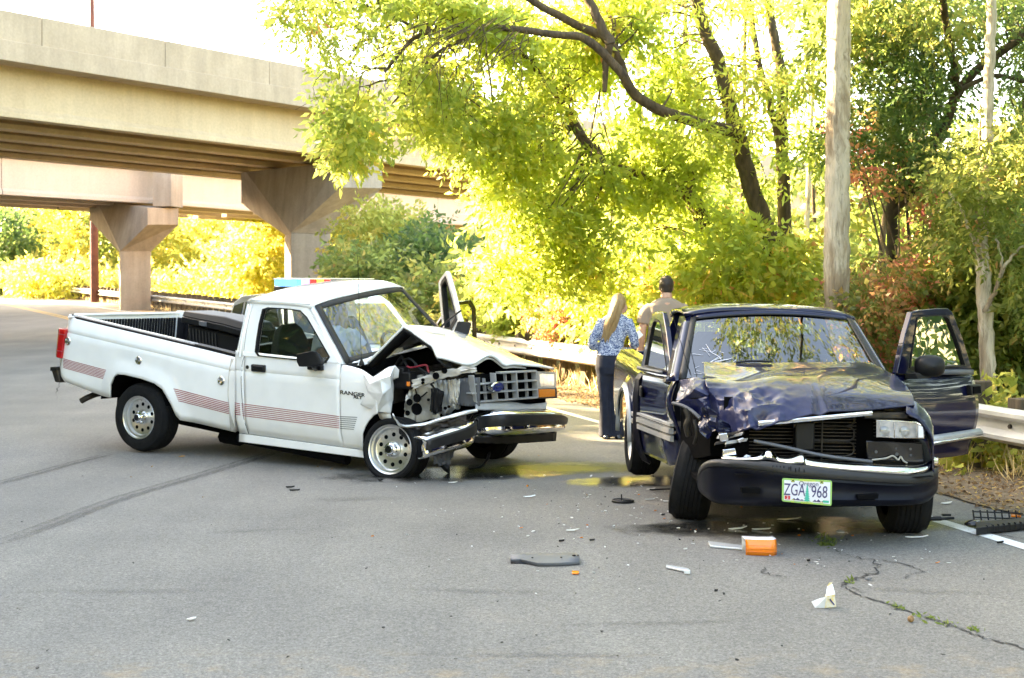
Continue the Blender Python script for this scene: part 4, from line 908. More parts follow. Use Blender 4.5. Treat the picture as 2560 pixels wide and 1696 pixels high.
mb = MB(); mb.hexa([dp(1107, 836), dp(1142, 836), dp(1142, 836)+V(.08, .1, 0), dp(1107, 836)+V(.08, .1, 0)][::-1]+[dp(1107, 836)-V(0, 0, .6), dp(1142, 836)-V(0, 0, .6), dp(1142, 836)+V(.08, .1, -.6), dp(1107, 836)+V(.08, .1, -.6)][::-1]) if False else mb.prism([dp(1107, 834), dp(1142, 834), dp(1142, 1000), dp(1112, 1000)], V(.07, .1, 0)); mb.build('door_panel', M_white, fd)
q = [U(a, b, 13.75) for a, b in ((1133, 834), (1143, 806), (1148, 803.5), (1177, 806), (1178.5, 812), (1172, 836), (1168, 838.5))]
c_ = sum(q, V(0, 0, 0))/7; mb = MB(); mb.loft([[p.lerp(c_, .06)+V(0, -.012, 0) for p in q], q, [p.lerp(c_, .05)+V(0, .06, 0) for p in q], [p.lerp(c_, .4)+V(0, .09, 0) for p in q]]); mb.build('mirror', M_black, fd, smooth=50)
# ================================================================== BLUE PICKUP
SF = Frame((1.941, 9.663, .004), -1.08, .617, -87.76)
BT = empty('pickup_truck', V(1.9, 11.0, 0), 'dark blue pickup facing the camera, nose smashed, both doors open', 'pickup truck')
hx = SF.hx
def sheet(name, rows, parent, mat, smooth=40, solid=.008, sub=0, bevel=0, fr=SF):
    mb = MB(fr); mb.grid(rows); return mb.build(name, mat, parent, smooth=smooth, solid=solid, sub=sub, bevel=bevel)
# roof
rows = []
for i in range(15):
    t = i/14; y = lerp(-.615, .70, t); c = (1-abs(2*t-1)**3); row = []
    for j, x in enumerate((-1.0, -1.06, -1.2, -1.45, -1.65, -1.74)):
        row.append(V(x+(.05*(1-(2*t-1)**2) if j < 2 else 0), y, (1.452, 1.468, 1.485, 1.488, 1.475, 1.44)[j]+.055*c))
    rows.append(row)
sheet('roof', rows, BT, M_navy, smooth=60, solid=.03)
TL_, TR_, BL_, BR_ = V(-.985, -.555, 1.425), V(-.985, .655, 1.438), V(-.32, -.742, 1.0), V(-.30, .715, 1.045)
def wq(u, v, o=0):
    p = TL_.lerp(TR_, u).lerp(BL_.lerp(BR_, u), v); b = 1-(2*u-1)**2; return p+V(.10*b*(.5+.5*v)+o, 0, .045*b*(1-v)+o*.7)
ws = sheet('windshield', [[wq(.02+.96*i/16, .03+.95*j/8) for i in range(17)] for j in range(9)], BT, M_shield, smooth=60, solid=0)
sheet('header', [[wq(i/16, v, .012) for i in range(17)] for v in (-.07, -.02, .022)], BT, M_navy, smooth=60)
sheet('windshield_seal', [[wq(i/16, v, .010) for i in range(17)] for v in (.012, .035)], BT, M_black, smooth=60)
for u0, u1, nm in ((-.012, .022, 'windshield_seal'), (.978, 1.012, 'windshield_seal')): sheet(nm, [[wq(lerp(u0, u1, i/2), j/8, .012) for i in range(3)] for j in range(9)], BT, M_black, smooth=60)
for s, u in ((-1, -.012), (1, 1.012)):
    sheet('pillar', [[wq(u, v, .008), wq(u, v)+V(-.02, s*.035, .0), wq(u, v)+V(-.09, s*.075, -.01)] for v in np.linspace(-.05, 1.02, 9)], BT, M_navy, smooth=60, solid=.012)
# cracks in the glass
rnd = random.Random(11)
for k in range(26):
    u, v = rnd.gauss(.13, .06), rnd.uniform(.45, .95); a = rnd.uniform(-1.2, 1.4) if rnd.random() < .7 else rnd.uniform(0, 3); l = rnd.uniform(.02, .10)
    p = [(u+math.cos(a)*l*t+rnd.gauss(0, .003), v+math.sin(a)*l*1.8*t) for t in (0, .5, 1)]
    if min(q[0] for q in p) < .03 or max(q[1] for q in p) > .97: continue
    mb = MB(SF); mb.tube([wq(*q, .004) for q in p], rnd.uniform(.0008, .002), 4); mb.build('glass_crack', M_plate, ws)
# cabin
mb = MB(SF); mb.box((-1.0, .03, .55), (1.3, 1.4, .05)); mb.box((-1.70, .03, .80), (.05, 1.4, .6)); mb.build('cabin_floor', M_cabin, BT)
W0 = [V(-1.74, -.72, .5), V(-1.74, .76, .5), V(-1.74, .76, 1.05), V(-1.74, .64, 1.47), V(-1.74, -.57, 1.46), V(-1.74, -.72, 1.05)]
W1 = [V(-1.74, -.55, 1.08), V(-1.74, .60, 1.08), V(-1.74, .60, 1.12), V(-1.74, .53, 1.38), V(-1.74, -.47, 1.38), V(-1.74, -.55, 1.12)]
mb = MB(SF); mb.ring(W0, W1, (.04, 0, 0)); mb.build('rear_wall', M_navy, BT)
mb = MB(SF); mb.poly([p+V(.02, 0, 0) for p in W1]); mb.build('rear_window', M_glass, BT, smooth=0)
mb = MB(SF); mb.loft([[V(-.34, y, .80), V(-.60, y, .84), V(-.62, y, .95), V(-.52, y, 1.0), V(-.34, y, 1.0)] for y in (-.70, .0, .70)]); mb.build('dashboard', M_greyplas, BT, bevel=.01)
bucket(SF, -.36, -1.2, BT); bucket(SF, .40, -1.2, BT)
mb = MB(SF); cS = V(-.80, .40, 1.0); axs = V(.86, 0, .5).normalized(); xx = V(0, 1, 0); yy = axs.cross(xx)
mb.tube([cS+(xx*math.cos(a)+yy*math.sin(a))*.185 for a in np.linspace(0, 2*math.pi, 25)], .016, 8, cap=False); mb.tube([cS-xx*.17, cS+xx*.17], .014, 6); mb.tube([cS, cS+axs*.3], .03, 8); mb.build('steering_wheel', M_cabin, BT)
# ---------------- hood
HP = [[(1759, 905), (1860, 908), (1970, 906), (2080, 905), (2178, 906)],
      [(1761, 935), (1865, 932), (1990, 926), (2110, 922), (2228, 934)],
      [(1765, 962), (1870, 958), (2008, 945), (2130, 946), (2262, 960)],
      [(1776, 1002), (1880, 1002), (2022, 985), (2150, 984), (2280, 985)],
      [(1800, 1098), (1885, 1074), (2036, 1033), (2160, 1024), (2287, 1013)]]
HX = [-.34, -.10, .15, .40, .575]
def cr1(p, t):
    n = len(p)-1; t = max(0, min(.99999, t))*n; i = int(t); f = t-i; a, b, c, d = p[max(i-1, 0)], p[i], p[i+1], p[min(i+2, n)]
    return .5*((2*b)+(c-a)*f+(2*a-5*b+4*c-d)*f*f+(3*b-a-3*c+d)*f**3)
HC = [[hx(a, b, x-.10*(abs(i/4-.5)*2)**2*(j/4)-(.16 if (i == 0 and j > 2) else 0)) for i, (a, b) in enumerate(r)] for j, (r, x) in enumerate(zip(HP, HX))]
def ridged(p, s): return 1-2*abs(mnoise.noise(p*s))
def hood2(u, v):
    r = cr1([cr1(row, u) for row in HC], v)
    k = max(0, min(1, (.50-u)/.22))*max(0, min(1, (v-.46)/.3)); k = k*k*(3-2*k)
    p = V(u*5, v*3.5, 1)
    v1 = mnoise.voronoi(p*1.45)[0]; v2 = mnoise.voronoi(p*3.1+V(3, 1, 0))[0]; d = .03-(v1[1]-v1[0])*.09-(v2[1]-v2[0])*.028
    r += V(.7, 0, .7)*d*k
    # long shallow buckles higher up the panel
    k2 = max(0, min(1, (.62-u)/.2))*max(0, min(1, (v-.1)/.3)); r.z += (.007*math.sin(u*17+v*4)+.008*mnoise.noise(V(u*4, v*5, 7)))*k2
    r.z -= .022*max(0, 1-abs(u-.53)/.035)*max(0, (v-.45)/.55)               # hard crease
    r.z += .005*mnoise.noise(V(u*2.3, v*2.2, 3))
    return r
NU, NV = 110, 70
hood_b = sheet('hood', [[hood2(i/NU, j/NV) for i in range(NU+1)] for j in range(NV+1)], BT, M_navy, smooth=24, solid=.012)
hood_b.data.materials.append(M_scuffnavy)
me = hood_b.data; inv = abs_loc(BT)
for pl in me.polygons:
    q = SF.l(Vector(pl.center)+inv); qpx = 1280+F*(pl.center[0]+inv.x)/(pl.center[1]+inv.y)
    if qpx < 2030 and q.x > .12 and q.z < 1.02: pl.material_index = 1
# ---------------- left-in-picture fender: crushed and torn
def facets(name, pts, faces, mat, parent, lv=3, amp=.05, sc=.13, solid=.004, smooth=30):
    """folded sheet metal: hand placed corners, finely broken up"""
    mb = MB(SF); mb.add([hx(a, b, c) for a, b, c in pts], faces); o = mb.build(name, mat, parent, smooth=0)
    md = o.modifiers.new('Sub', 'SUBSURF'); md.subdivision_type = 'SIMPLE'; md.levels = md.render_levels = lv
    t = bpy.data.textures.get('crush%.2f' % sc) or bpy.data.textures.new('crush%.2f' % sc, 'MUSGRAVE' if False else 'VORONOI'); t.noise_scale = sc
    md = o.modifiers.new('Disp', 'DISPLACE'); md.texture = t; md.strength = amp; md.texture_coords = 'LOCAL'
    md = o.modifiers.new('Solid', 'SOLIDIFY'); md.thickness = solid
    return o
facets('crushed_fender', [(1700, 952, -.2), (1735, 945, -.1), (1765, 952, 0), (1792, 968, .1), (1770, 990, .15), (1738, 975, .1), (1712, 998, .0), (1690, 1002, -.05), (1700, 975, -.15)],
       [(0, 1, 5, 8), (1, 2, 5), (2, 3, 4, 5), (5, 4, 6), (8, 5, 6, 7)], M_scuffnavy, BT)
facets('crushed_fender', [(1682, 1008, -.02), (1715, 998, .05), (1745, 1000, .15), (1772, 990, .2), (1780, 1025, .25), (1752, 1040, .2), (1722, 1026, .1)],
       [(0, 1, 6), (1, 2, 5, 6), (2, 3, 4, 5)], M_navy, BT, amp=.06)
facets('crushed_fender', [(1750, 1035, .22), (1758, 1018, .25), (1772, 1010, .3), (1792, 1040, .36), (1796, 1075, .38), (1778, 1080, .34), (1772, 1098, .3), (1756, 1085, .26), (1750, 1060, .22)],
       [(0, 1, 2, 3), (0, 3, 5, 8), (3, 4, 5), (8, 5, 6, 7)], M_navy, BT, amp=.07, sc=.08)
facets('crushed_fender', [(1790, 1040, .40), (1820, 1060, .44), (1830, 1085, .44), (1805, 1092, .42), (1790, 1075, .4)], [(0, 1, 2, 3, 4)], M_navy, BT, amp=.06, sc=.08)
mb = MB(SF); mb.tube(smoothpath([hx(*p) for p in ((1682, 1008, .0), (1705, 1014, .08), (1730, 1028, .16), (1750, 1046, .22))], 4), .012, 6); mb.build('fender_edge', M_greyplas, BT)
mb = MB(SF)   # dark cavity behind it
mb.loft([[V(-.42, -.72, .40), V(-.42, -.72, .97), V(-.40, -.30, .98), V(-.40, -.3, .40)], [V(.02, -.58, .50), V(.0, -.60, .92), V(.05, -.2, .95), V(.05, -.2, .50)]]); mb.build('wheel_well', M_dark, BT)
mb = MB(SF)
mb.tube(smoothpath([hx(*p) for p in ((1714, 1022, .12), (1722, 1045, .13), (1716, 1065, .12), (1722, 1090, .1))], 5), .022, 8); mb.tube(smoothpath([hx(*p) for p in ((1735, 1050, .14), (1742, 1085, .16), (1736, 1110, .1))], 5), .014, 8)
mb.build('torn_liner', M_darkmetal, BT)
rnd = random.Random(4)
for k in range(9):    # splintered lamp bracket strips
    x_, y_ = rnd.uniform(1785, 1815), rnd.uniform(1094, 1125); p = hx(x_, y_, .42+rnd.uniform(-.05, .1)); q = hx(x_+rnd.uniform(20, 60), y_-rnd.uniform(0, 16), .46+rnd.uniform(-.05, .1))
    mb = MB(SF); d = V(.0, .01, .018); mb.prism([p, q, q+d, p+d], (-.004, .0, .003)); mb.build('torn_strip', M_black if k % 3 else M_grille, BT)
for pts in (((1797, 1086), (1818, 1083), (1822, 1102), (1802, 1105)), ((1808, 1125), (1838, 1121), (1842, 1138), (1806, 1141)), ((1843, 1100), (1858, 1094), (1862, 1098), (1850, 1109))):
    q = [hx(a, b, .52) for a, b in pts]; mb = MB(SF); mb.prism(q, (-.03, 0, 0)); mb.build('broken_lamp', M_chrome, BT, bevel=.004)
facets('broken_lens', [(1850, 1148, .60), (1866, 1137, .62), (1876, 1140, .62), (1878, 1148, .62), (1868, 1153, .63)], [(0, 1, 2, 3, 4)], M_lens, BT, lv=2, amp=.015)
# ---------------- right-in-picture fender (sound)
rows = []
for x in np.linspace(.60, -.34, 22):
    e = max(0, (x-.30)/.30); row = []
    for t in np.linspace(0, 1, 12):
        z = lerp(.965-.10*e**1.5, .46, t); y = lerp(.655, .835, min(1, (t*2.4))**.55)-.05*e**2; row.append(V(x-.04*(1-t)*e, y, z))
    rows.append(row)
# cut the wheel arch
def arch2(x): 
    d = (x-.16)/.37; return .40 if abs(d) >= 1 else .40+.30*math.sqrt(1-d*d)
for r in rows:
    zb = arch2(r[0].x)
    for i, p in enumerate(r): 
        t = i/11; p.z = lerp(r[0].z, max(zb, .46), t)
sheet('fender', rows, BT, M_navy, smooth=50, solid=.012)
# nose cavity, radiator, brackets
mb = MB(SF); mb.quad((.30, -.55, .45), (.30, .72, .45), (.30, .72, .93), (.30, -.55, .93)); mb.quad((.30, -.55, .47), (.75, -.55, .47), (.75, .74, .47), (.30, .74, .47)); mb.build('engine_bay', M_dark, BT)
mb = MB(SF)
for k in range(14): mb.box((.335, -.02+0*k, .52+k*.023), (.012, .72, .005))
for k in range(3):
    z = .55+k*.10; mb.tube(smoothpath([V(.36, -.1, z), V(.36, .26, z), V(.36, .32, z+.05), V(.36, .26, z+.1), V(.36, -.1, z+.1)], 4), .006, 6)
mb.tube([V(.37, .10, .5), V(.37, .10, .84)], .006, 6); o = mb.build('radiator', M_darkmetal, BT); o['kind'] = 'stuff'
mb = MB(SF); mb.tube(smoothpath([hx(*p) for p in ((1885, 1103, .5), (1960, 1118, .56), (2060, 1140, .6), (2180, 1155, .6))], 5), .012, 8); mb.build('hood_cable', M_greyplas, BT)
a, b = hx(1895, 1067, .56), hx(2183, 1040, .60); mb = MB(SF); d = V(0, 0, .036); mb.hexa([a, b, b+V(-.03, 0, 0), a+V(-.03, 0, 0), a+d, b+d*.85, b+d*.85+V(-.03, 0, 0), a+d+V(-.03, 0, 0)]); mb.build('grille_bar', M_chrome, BT, bevel=.01, seg=3)
mb = MB(SF); mb.box(hx(2010, 1090, .42), (.06, .13, .19)); mb.box(hx(1990, 1062, .42), (.04, .05, .05)); mb.build('hood_latch', M_black, BT, bevel=.01)
q = [hx(*p, .50) for p in ((2165, 1102), (2306, 1108), (2312, 1170), (2170, 1172))]; mb = MB(SF); mb.prism(q, (-.03, 0, 0)); br = mb.build('lamp_bracket', M_blackgloss, BT, bevel=.006)
for px, py, r in ((2240, 1122, .006), (2242, 1136, .012), (2276, 1123, .008), (2277, 1138, .008), (2190, 1130, .01)):
    mb = MB(SF); mb.lathe([(0, r), (.002, r), (.002, 0)], hx(px, py, .502), V(1, 0, 0), 10); mb.build('bracket_hole', M_greyplas, br)
mb = MB(SF); mb.tube(smoothpath([hx(*p, .52) for p in ((2180, 1150), (2215, 1146), (2232, 1140), (2245, 1150), (2252, 1142), (2258, 1152), (2268, 1158))], 4), .006, 6); mb.build('lamp_wire', M_inner, BT)
mb = MB(SF); mb.box(hx(2205, 1036, .38), (.2, .3, .05)); mb.box(hx(2240, 1030, .34), (.1, .2, .1)); mb.build('radiator_brace', M_darkmetal, BT, bevel=.01)
# headlight
HL = [(2191, 1050), (2240, 1052), (2290, 1055), (2307, 1063), (2314.5, 1078), (2313, 1098), (2250, 1097), (2191, 1094)]
q = [hx(a, b, .60-(.05 if a > 2300 else 0)) for a, b in HL]; c_ = sum(q, V(0, 0, 0))/8
mb = MB(SF); mb.loft([[p+V(-.07, 0, 0) for p in q], q, [p.lerp(c_, .06)+V(.006, 0, 0) for p in q]]); hl2 = mb.build('headlight', M_chrome, BT, smooth=40)
mb = MB(SF); mb.poly([p.lerp(c_, .10)+V(.008, 0, 0) for p in q]); mb.build('lens', M_lens, hl2)
for px in (2236, 2292):
    a, b = hx(px, 1056, .611), hx(px, 1095, .611); mb = MB(SF); mb.tube([a, b], .003, 5); mb.build('lens_rib', M_chrome, hl2)
for px in (2212, 2262):
    c = hx(px, 1079, .611); mb = MB(SF); mb.lathe([(0, .034), (.004, .03), (.009, .018), (.011, 0)], c, V(1, 0, 0), 18); mb.build('reflector', M_wglass, hl2)
mb = MB(SF); mb.quad(*[hx(a, b, .605) for a, b in ((2296, 1063), (2307, 1068), (2309, 1094), (2296, 1094))]); mb.build('side_lens', M_plate, hl2)
# ---------------- bumper
ST = [(1743, 1196, 1205, 1212, .20), (1747, 1174, 1186, 1226, .34), (1764, 1156, 1170, 1243, .50), (1800, 1149, 1166, 1260, .63), (1906, 1154, 1175, 1266, .78), (1996, 1164, 1189, 1268, .835), (2130, 1178, 1201, 1267, .835), (2263, 1188, 1209, 1264, .77), (2315, 1184, 1205, 1256, .68), (2340, 1172, 1192, 1232, .56), (2346, 1168, 1184, 1215, .42)]
def stat(fr, ST, fn, n=5):
    P = [fn(*s) for s in ST]; out = []
    for i in range(len(P)-1):
        for k in range(n):
            f = k/n; out.append([.5*((2*P[i][m])+(P[i+1][m]-P[max(i-1, 0)][m])*f+(2*P[max(i-1, 0)][m]-5*P[i][m]+4*P[i+1][m]-P[min(i+2, len(P)-1)][m])*f*f+(3*P[i][m]-P[max(i-1, 0)][m]-3*P[i+1][m]+P[min(i+2, len(P)-1)][m])*f**3) for m in range(len(P[0]))])
    return out+[P[-1]]
bump = sheet('front_bumper', stat(SF, ST, lambda a, t, m, b, x: [hx(a, m-2, x-.05), hx(a, m, x-.012), hx(a, lerp(m, b, .12), x-.006), hx(a, lerp(m, b, .22), x-.02), hx(a, lerp(m, b, .55), x-.02), hx(a, lerp(m, b, .75), x-.002), hx(a, lerp(m, b, .9), x-.015), hx(a, b, x-.06), hx(a, b-3, x-.18)]), BT, M_bumpnavy, smooth=50, solid=.01)
sheet('bumper_strip', stat(SF, ST, lambda a, t, m, b, x: [hx(a, t, x-.10), hx(a, t-1, x-.03), hx(a, lerp(t, m, .25), x-.005), hx(a, lerp(t, m, .6), x+.006), hx(a, m, x+.0), hx(a, m+2, x-.03)]), BT, M_bumpgrey, smooth=50, solid=.008)
CST = [(1804, 1141, 1148, .58), (1850, 1143, 1150, .68), (1895, 1140, 1150, .74), (1922, 1124, 1150, .72), (1945, 1142, 1155, .76), (1975, 1145, 1160, .79), (2005, 1136, 1163, .77), (2025, 1150, 1167, .80), (2130, 1160, 1178, .81), (2263, 1166, 1188, .745), (2305, 1163, 1185, .67), (2326, 1152, 1178, .58), (2334, 1147, 1172, .50), (2346, 1147, 1168, .40)]
sheet('bumper_trim', stat(SF, CST, lambda a, t, m, x: [hx(a, t-3, x-.12), hx(a, t, x-.05), hx(a, lerp(t, m, .45), x-.005), hx(a, m, x+.004)]), BT, M_chrome, smooth=60, solid=.006)
for pp in (((1853, 1220), (1902, 1222), (1900, 1235), (1856, 1233)), ((2143, 1238), (2197, 1236), (2195, 1247), (2146, 1249))):
    mb = MB(SF); mb.prism([hx(a, b, .80 if a < 2000 else .845) for a, b in pp], (-.05, 0, 0)); mb.build('bumper_slot', M_dark, BT)
# scuff marks on the strip
rnd = random.Random(2)
for k in range(9):
    px = 1930+k*10+rnd.uniform(-3, 3); y_ = 1160+(px-1930)*.12; mb = MB(SF); x_ = interp(px, [1906, 1996, 2130], [.786, .842, .843])
    mb.tube([hx(px, y_+rnd.uniform(0, 4), x_+.004), hx(px+rnd.uniform(-2, 2), y_+rnd.uniform(10, 18), x_+.004)], .0025, 4); mb.build('scuff', M_dark, bump)
# licence plate
PQ = [hx(a, b, .868) for a, b in ((1956, 1196), (2080, 1202), (2079, 1265.5), (1955, 1254))]
ux = (PQ[1]-PQ[0]); uy = (PQ[0]-PQ[3])
def pp_(u, v, d=0): return PQ[3].lerp(PQ[2], u).lerp(PQ[0].lerp(PQ[1], u), v)+V(d, 0, 0)
mb = MB(SF); rr_ = []
for cx_, cy_, a0 in ((.965, .93, 0), (.035, .93, 90), (.035, .07, 180), (.965, .07, 270)):
    for k in range(4): a = math.radians(a0+k*30); rr_.append(pp_(cx_+.035*math.cos(a), cy_+.07*math.sin(a)))
mb.prism(rr_, (-.008, 0, 0)); plate = mb.build('licence_plate', M_plateframe, BT)
mb = MB(SF); mb.poly([pp_(.035, .07, .002), pp_(.965, .07, .002), pp_(.965, .93, .002), pp_(.035, .93, .002)]); mb.build('plate_face', M_plate, plate, smooth=0)
def ptext(s, u, v, size, mat, sx=1, d=.004): text_obj('plate_letters', s, size, basis(SF.w(pp_(u, v, d)), SF.R @ ux, SF.R @ uy), mat, plate, .0006, sx=sx)
ptext('ZGA', .245, .52, .108, M_plateink, .62); ptext('968', .745, .50, .108, M_plateink, .66); ptext('Oregon', .53, .82, .040, M_plateink, 1.0)
ptext('OREGON', .50, .955, .020, M_yellowink, 1.2, .006); ptext('DUCKS', .50, .045, .020, M_yellowink, 1.2, .006)
for u in (.21, .79):
    mb = MB(SF); mb.poly([pp_(u-.035, .86, .0045), pp_(u+.035, .86, .0045), pp_(u+.03, .985, .0045), pp_(u-.03, .985, .0045)]); mb.build('frame_emblem', M_darkgreen, plate); ptext('O', u, .92, .026, M_yellowink, 1, .006)
    ptext('O', u, .065, .028, M_yellowink, .9, .006)
mb = MB(SF)     # fir tree in the middle of the plate
for k in range(7):
    z0, w_ = .10+k*.095, .075-.0095*k; mb.poly([pp_(.50-w_, z0, .0045+k*.0002), pp_(.50+w_, z0, .0045+k*.0002), pp_(.50, z0+.15, .0045+k*.0002)])
mb.poly([pp_(.49, .07, .004), pp_(.51, .07, .004), pp_(.505, .3, .004), pp_(.495, .3, .004)]); mb.build('plate_tree', M_tree_ink, plate, smooth=0)
mb = MB(SF); mb.poly([pp_(.05, .11, .004), pp_(.16, .11, .004), pp_(.16, .27, .004), pp_(.05, .27, .004)]); mb.build('plate_sticker', M_redink, plate); ptext('2', .105, .19, .026, M_plate, 1, .006)
mb = MB(SF); mb.poly([pp_(.82, .11, .004), pp_(.94, .11, .004), pp_(.94, .20, .004), pp_(.82, .20, .004)]); mb.build('plate_sticker', M_tree_ink, plate)
mb = MB(SF); top = [(.19, .11), (.24, .20), (.27, .14), (.31, .22), (.36, .13), (.40, .17), (.44, .11)]
mb.poly([pp_(a, b, .0038) for a, b in top]); mb.poly([pp_(a+.42, b, .0038) for a, b in top]); mb.build('plate_hills', M_plateink, plate, smooth=0)
# ---------------- picture-left door, ajar and buckled
DA, DB = V(1.207, 10.07, 0), V(1.045, 11.16, 0)                     # hinge foot, latch foot
DF_ = (DB-DA); dn = V(DF_.y, -DF_.x, 0).normalized()*-1              # outward (to the left)
def dhit(px, py, off=0):
    """pixel on the plane of the ajar door"""
    a = DA+dn*off; r = U(px, py, 1)-V(0, 0, H); n = dn; t = (a.x*n.x+a.y*n.y)/(r.x*n.x+r.y*n.y); return V(0, 0, H)+r*t
def ddp(s, z, off=0):                                               # s 0 hinge .. 1 latch, height z
    p = DA.lerp(DB, s)+dn*off; return V(p.x, p.y, z)
def ybul(s, z): return .03*math.sin(min(1, max(0, (z-.4)/.62))*math.pi)-.03*max(0, (.45-z))*3
bd_ = None
rows = []
for s in np.linspace(0, 1, 26):
    row = []
    for z in np.linspace(.36, 1.02, 20):
        buck = .05*math.exp(-((s-.06)/.10)**2)*math.sin(z*9)+.03*math.exp(-((s-.2)/.18)**2)*math.exp(-((z-.48)/.1)**2)
        lowf = max(0, (.25-s)/.25)*.06*(1 if z < .5 else 0)
        row.append(ddp(s, z+lowf-.10*max(0, .35-s)*max(0, .5-z)*4, ybul(s, z)+buck))
    rows.append(row)
bd_ = sheet('door', rows, BT, M_navy, smooth=50, solid=.02, fr=None)
def wdp(s, z): return ddp(s, z, .02-.16*max(0, z-1.0))
OD = [wdp(*p) for p in ((1.0, 1.02), (.985, 1.20), (.95, 1.42), (.90, 1.485), (.78, 1.50), (.62, 1.49), (.46, 1.36), (.26, 1.16), (.06, 1.02), (.5, 1.01))]
ID = [wdp(*p) for p in ((.90, 1.06), (.895, 1.20), (.87, 1.38), (.84, 1.425), (.78, 1.432), (.66, 1.42), (.53, 1.31), (.36, 1.15), (.26, 1.055), (.55, 1.055))]
mb = MB(); mb.ring(OD, ID, -dn*.04); mb.build('window_frame', M_navy, bd_, smooth=30, bevel=.006)
c_ = sum(ID, V(0, 0, 0))/len(ID); mb = MB(); mb.ring([p+dn*.003 for p in ID], [p.lerp(c_, .06)+dn*.003 for p in ID], -dn*.02); mb.build('window_seal', M_black, bd_)
mb = MB(); mb.poly([p-dn*.012 for p in ID]); mb.build('window_glass', M_glass, bd_, smooth=0)
mb = MB()
for z0, z1, o in ((.555, .60, .05), (.610, .655, .055), (.665, .69, .05)): mb.loft([[ddp(s, z0, o*.4), ddp(s, z0+.004, o), ddp(s, z1-.004, o), ddp(s, z1, o*.4)] for s in (.06, .5, .985)])
mb.build('side_molding', M_grille, bd_, smooth=30)
sheet('belt_molding', [[ddp(s, 1.03, .045), ddp(s, 1.045, .05), ddp(s, 1.06, .04)] for s in np.linspace(.28, 1.0, 6)], bd_, M_greyplas, fr=None)
q = ddp(.90, .86, .035); mb = MB(); mb.loft([[q+V(0, -.07, -.045), q+V(0, .07, -.045), q+V(0, .07, .045), q+V(0, -.07, .045)], [q+dn*.012+V(0, -.06, -.035), q+dn*.012+V(0, .06, -.035), q+dn*.012+V(0, .06, .035), q+dn*.012+V(0, -.06, .035)]]); mb.build('handle', M_black, bd_)
mq = [U(a, b, 10.35) for a, b in ((1657, 955), (1660, 949), (1672, 934), (1680, 940), (1686, 962), (1668, 962))]
c_ = sum(mq, V(0, 0, 0))/6; mb = MB(); mb.loft([[p.lerp(c_, .35)+V(0, -.05, 0) for p in mq], mq, [p+V(0, .05, 0) for p in mq], [p.lerp(c_, .1)+V(0, .07, 0) for p in mq]]); mb.build('mirror', M_black, bd_, smooth=60)
# dark folded shell at the latch edge
EDGE = [(1616, 926), (1598, 932), (1587, 947), (1583, 985), (1582, 1040), (1580, 1075), (1588, 1120), (1604, 1150), (1624, 1162)]; EDG2 = [(1619, 930), (1614, 938), (1609, 955), (1607, 990), (1608, 1040), (1612, 1075), (1618, 1110), (1624, 1135), (1627, 1155)]
sheet('door_edge', [[U(*a, 11.22), U((a[0]+b[0])/2, (a[1]+b[1])/2, 11.16), U(*b, 11.19)] for a, b in zip(smoothpath([V(p[0], p[1], 0).xy.to_3d() for p in EDGE], 4) and EDGE, EDG2)], bd_, M_bumpnavy, smooth=60, solid=.02, fr=None)
# ---------------- bed
def bz(x): return lerp(1.005, 1.055, (-1.8-x)/1.95)
A2 = [V(-2.64+.41*math.cos(a), 0, .34+.40*math.sin(a)) for a in np.linspace(math.pi, 0, 17)]
def zb2(x): d = (x+2.64)/.41; return .42 if abs(d) >= 1 else max(.42, .34+.40*math.sqrt(1-d*d))
def yb2(x, z):
    y = -.81-.02*math.sin(min(1, max(0, (z-.4)/.6))*3.14); y -= .05*max(0, 1-arch_d(x, z, A2)/.13)**.7
    if z > bz(x)-.12: y += .05*((z-bz(x)+.12)/.12)**2
    return y
bs = panel(SF, 'bed_side', sorted(set(list(np.linspace(-3.78, -1.80, 50))+[-2.64-.411, -2.64+.411])), zb2, bz, yb2, BT, M_navy, solid=.015)
sheet('bed_rail', [[V(x, -.765, bz(x)), V(x, -.75, bz(x)+.014), V(x, -.68, bz(x)+.014), V(x, -.67, bz(x)-.06)] for x in np.linspace(-3.77, -1.80, 10)], BT, M_navy)
sheet('bed_side', [[V(x, .82, .45), V(x, .83, .8), V(x, .78, bz(x)), V(x, .68, bz(x)+.01), V(x, .67, bz(x)-.06)] for x in np.linspace(-3.77, -1.80, 8)], BT, M_navy, solid=.015)
mb = MB(SF); mb.quad((-3.75, -.66, .62), (-1.82, -.66, .62), (-1.82, .66, .62), (-3.75, .66, .62))
for s in (-1, 1): mb.quad((-3.75, s*.66, .62), (-1.82, s*.66, .62), (-1.82, s*.66, .98), (-3.75, s*.66, 1.03))
mb.quad((-1.81, -.66, .62), (-1.81, .66, .62), (-1.81, .66, 1.0), (-1.81, -.66, 1.0)); mb.build('bed_liner', M_bumpnavy, BT)
mb = MB(SF); mb.box((-3.76, 0, .82), (.05, 1.36, .44)); mb.build('tailgate', M_navy, BT, bevel=.01)
for x in (-3.3, -2.6): mb = MB(SF); mb.box((x, .645, .84), (.14, .02, .30)); mb.build('stake_pocket', M_greyplas, BT)
mb = MB(SF)
for z0, z1 in ((.50, .545), (.56, .60)): mb.loft([[V(x, -.815, z0), V(x, -.86, z0+.005), V(x, -.86, z1-.005), V(x, -.815, z1)] for x in (-2.20, -1.82)])
mb.build('side_molding', M_grille, BT)
sheet('arch_molding', [[V(p.x, -.855, p.z)-V(math.cos(a)*.01, 0, math.sin(a)*.01), V(p.x+math.cos(a)*.03, -.885, p.z+math.sin(a)*.03), V(p.x+math.cos(a)*.075, -.86, p.z+math.sin(a)*.075)] for p, a in zip(A2, np.linspace(math.pi, 0, 17))], BT, M_grille, smooth=50)
wheel(BT, SF.w(-2.64, -.80, .325), SF.R @ V(0, -1, 0), .325, .225, .205, style='plain')
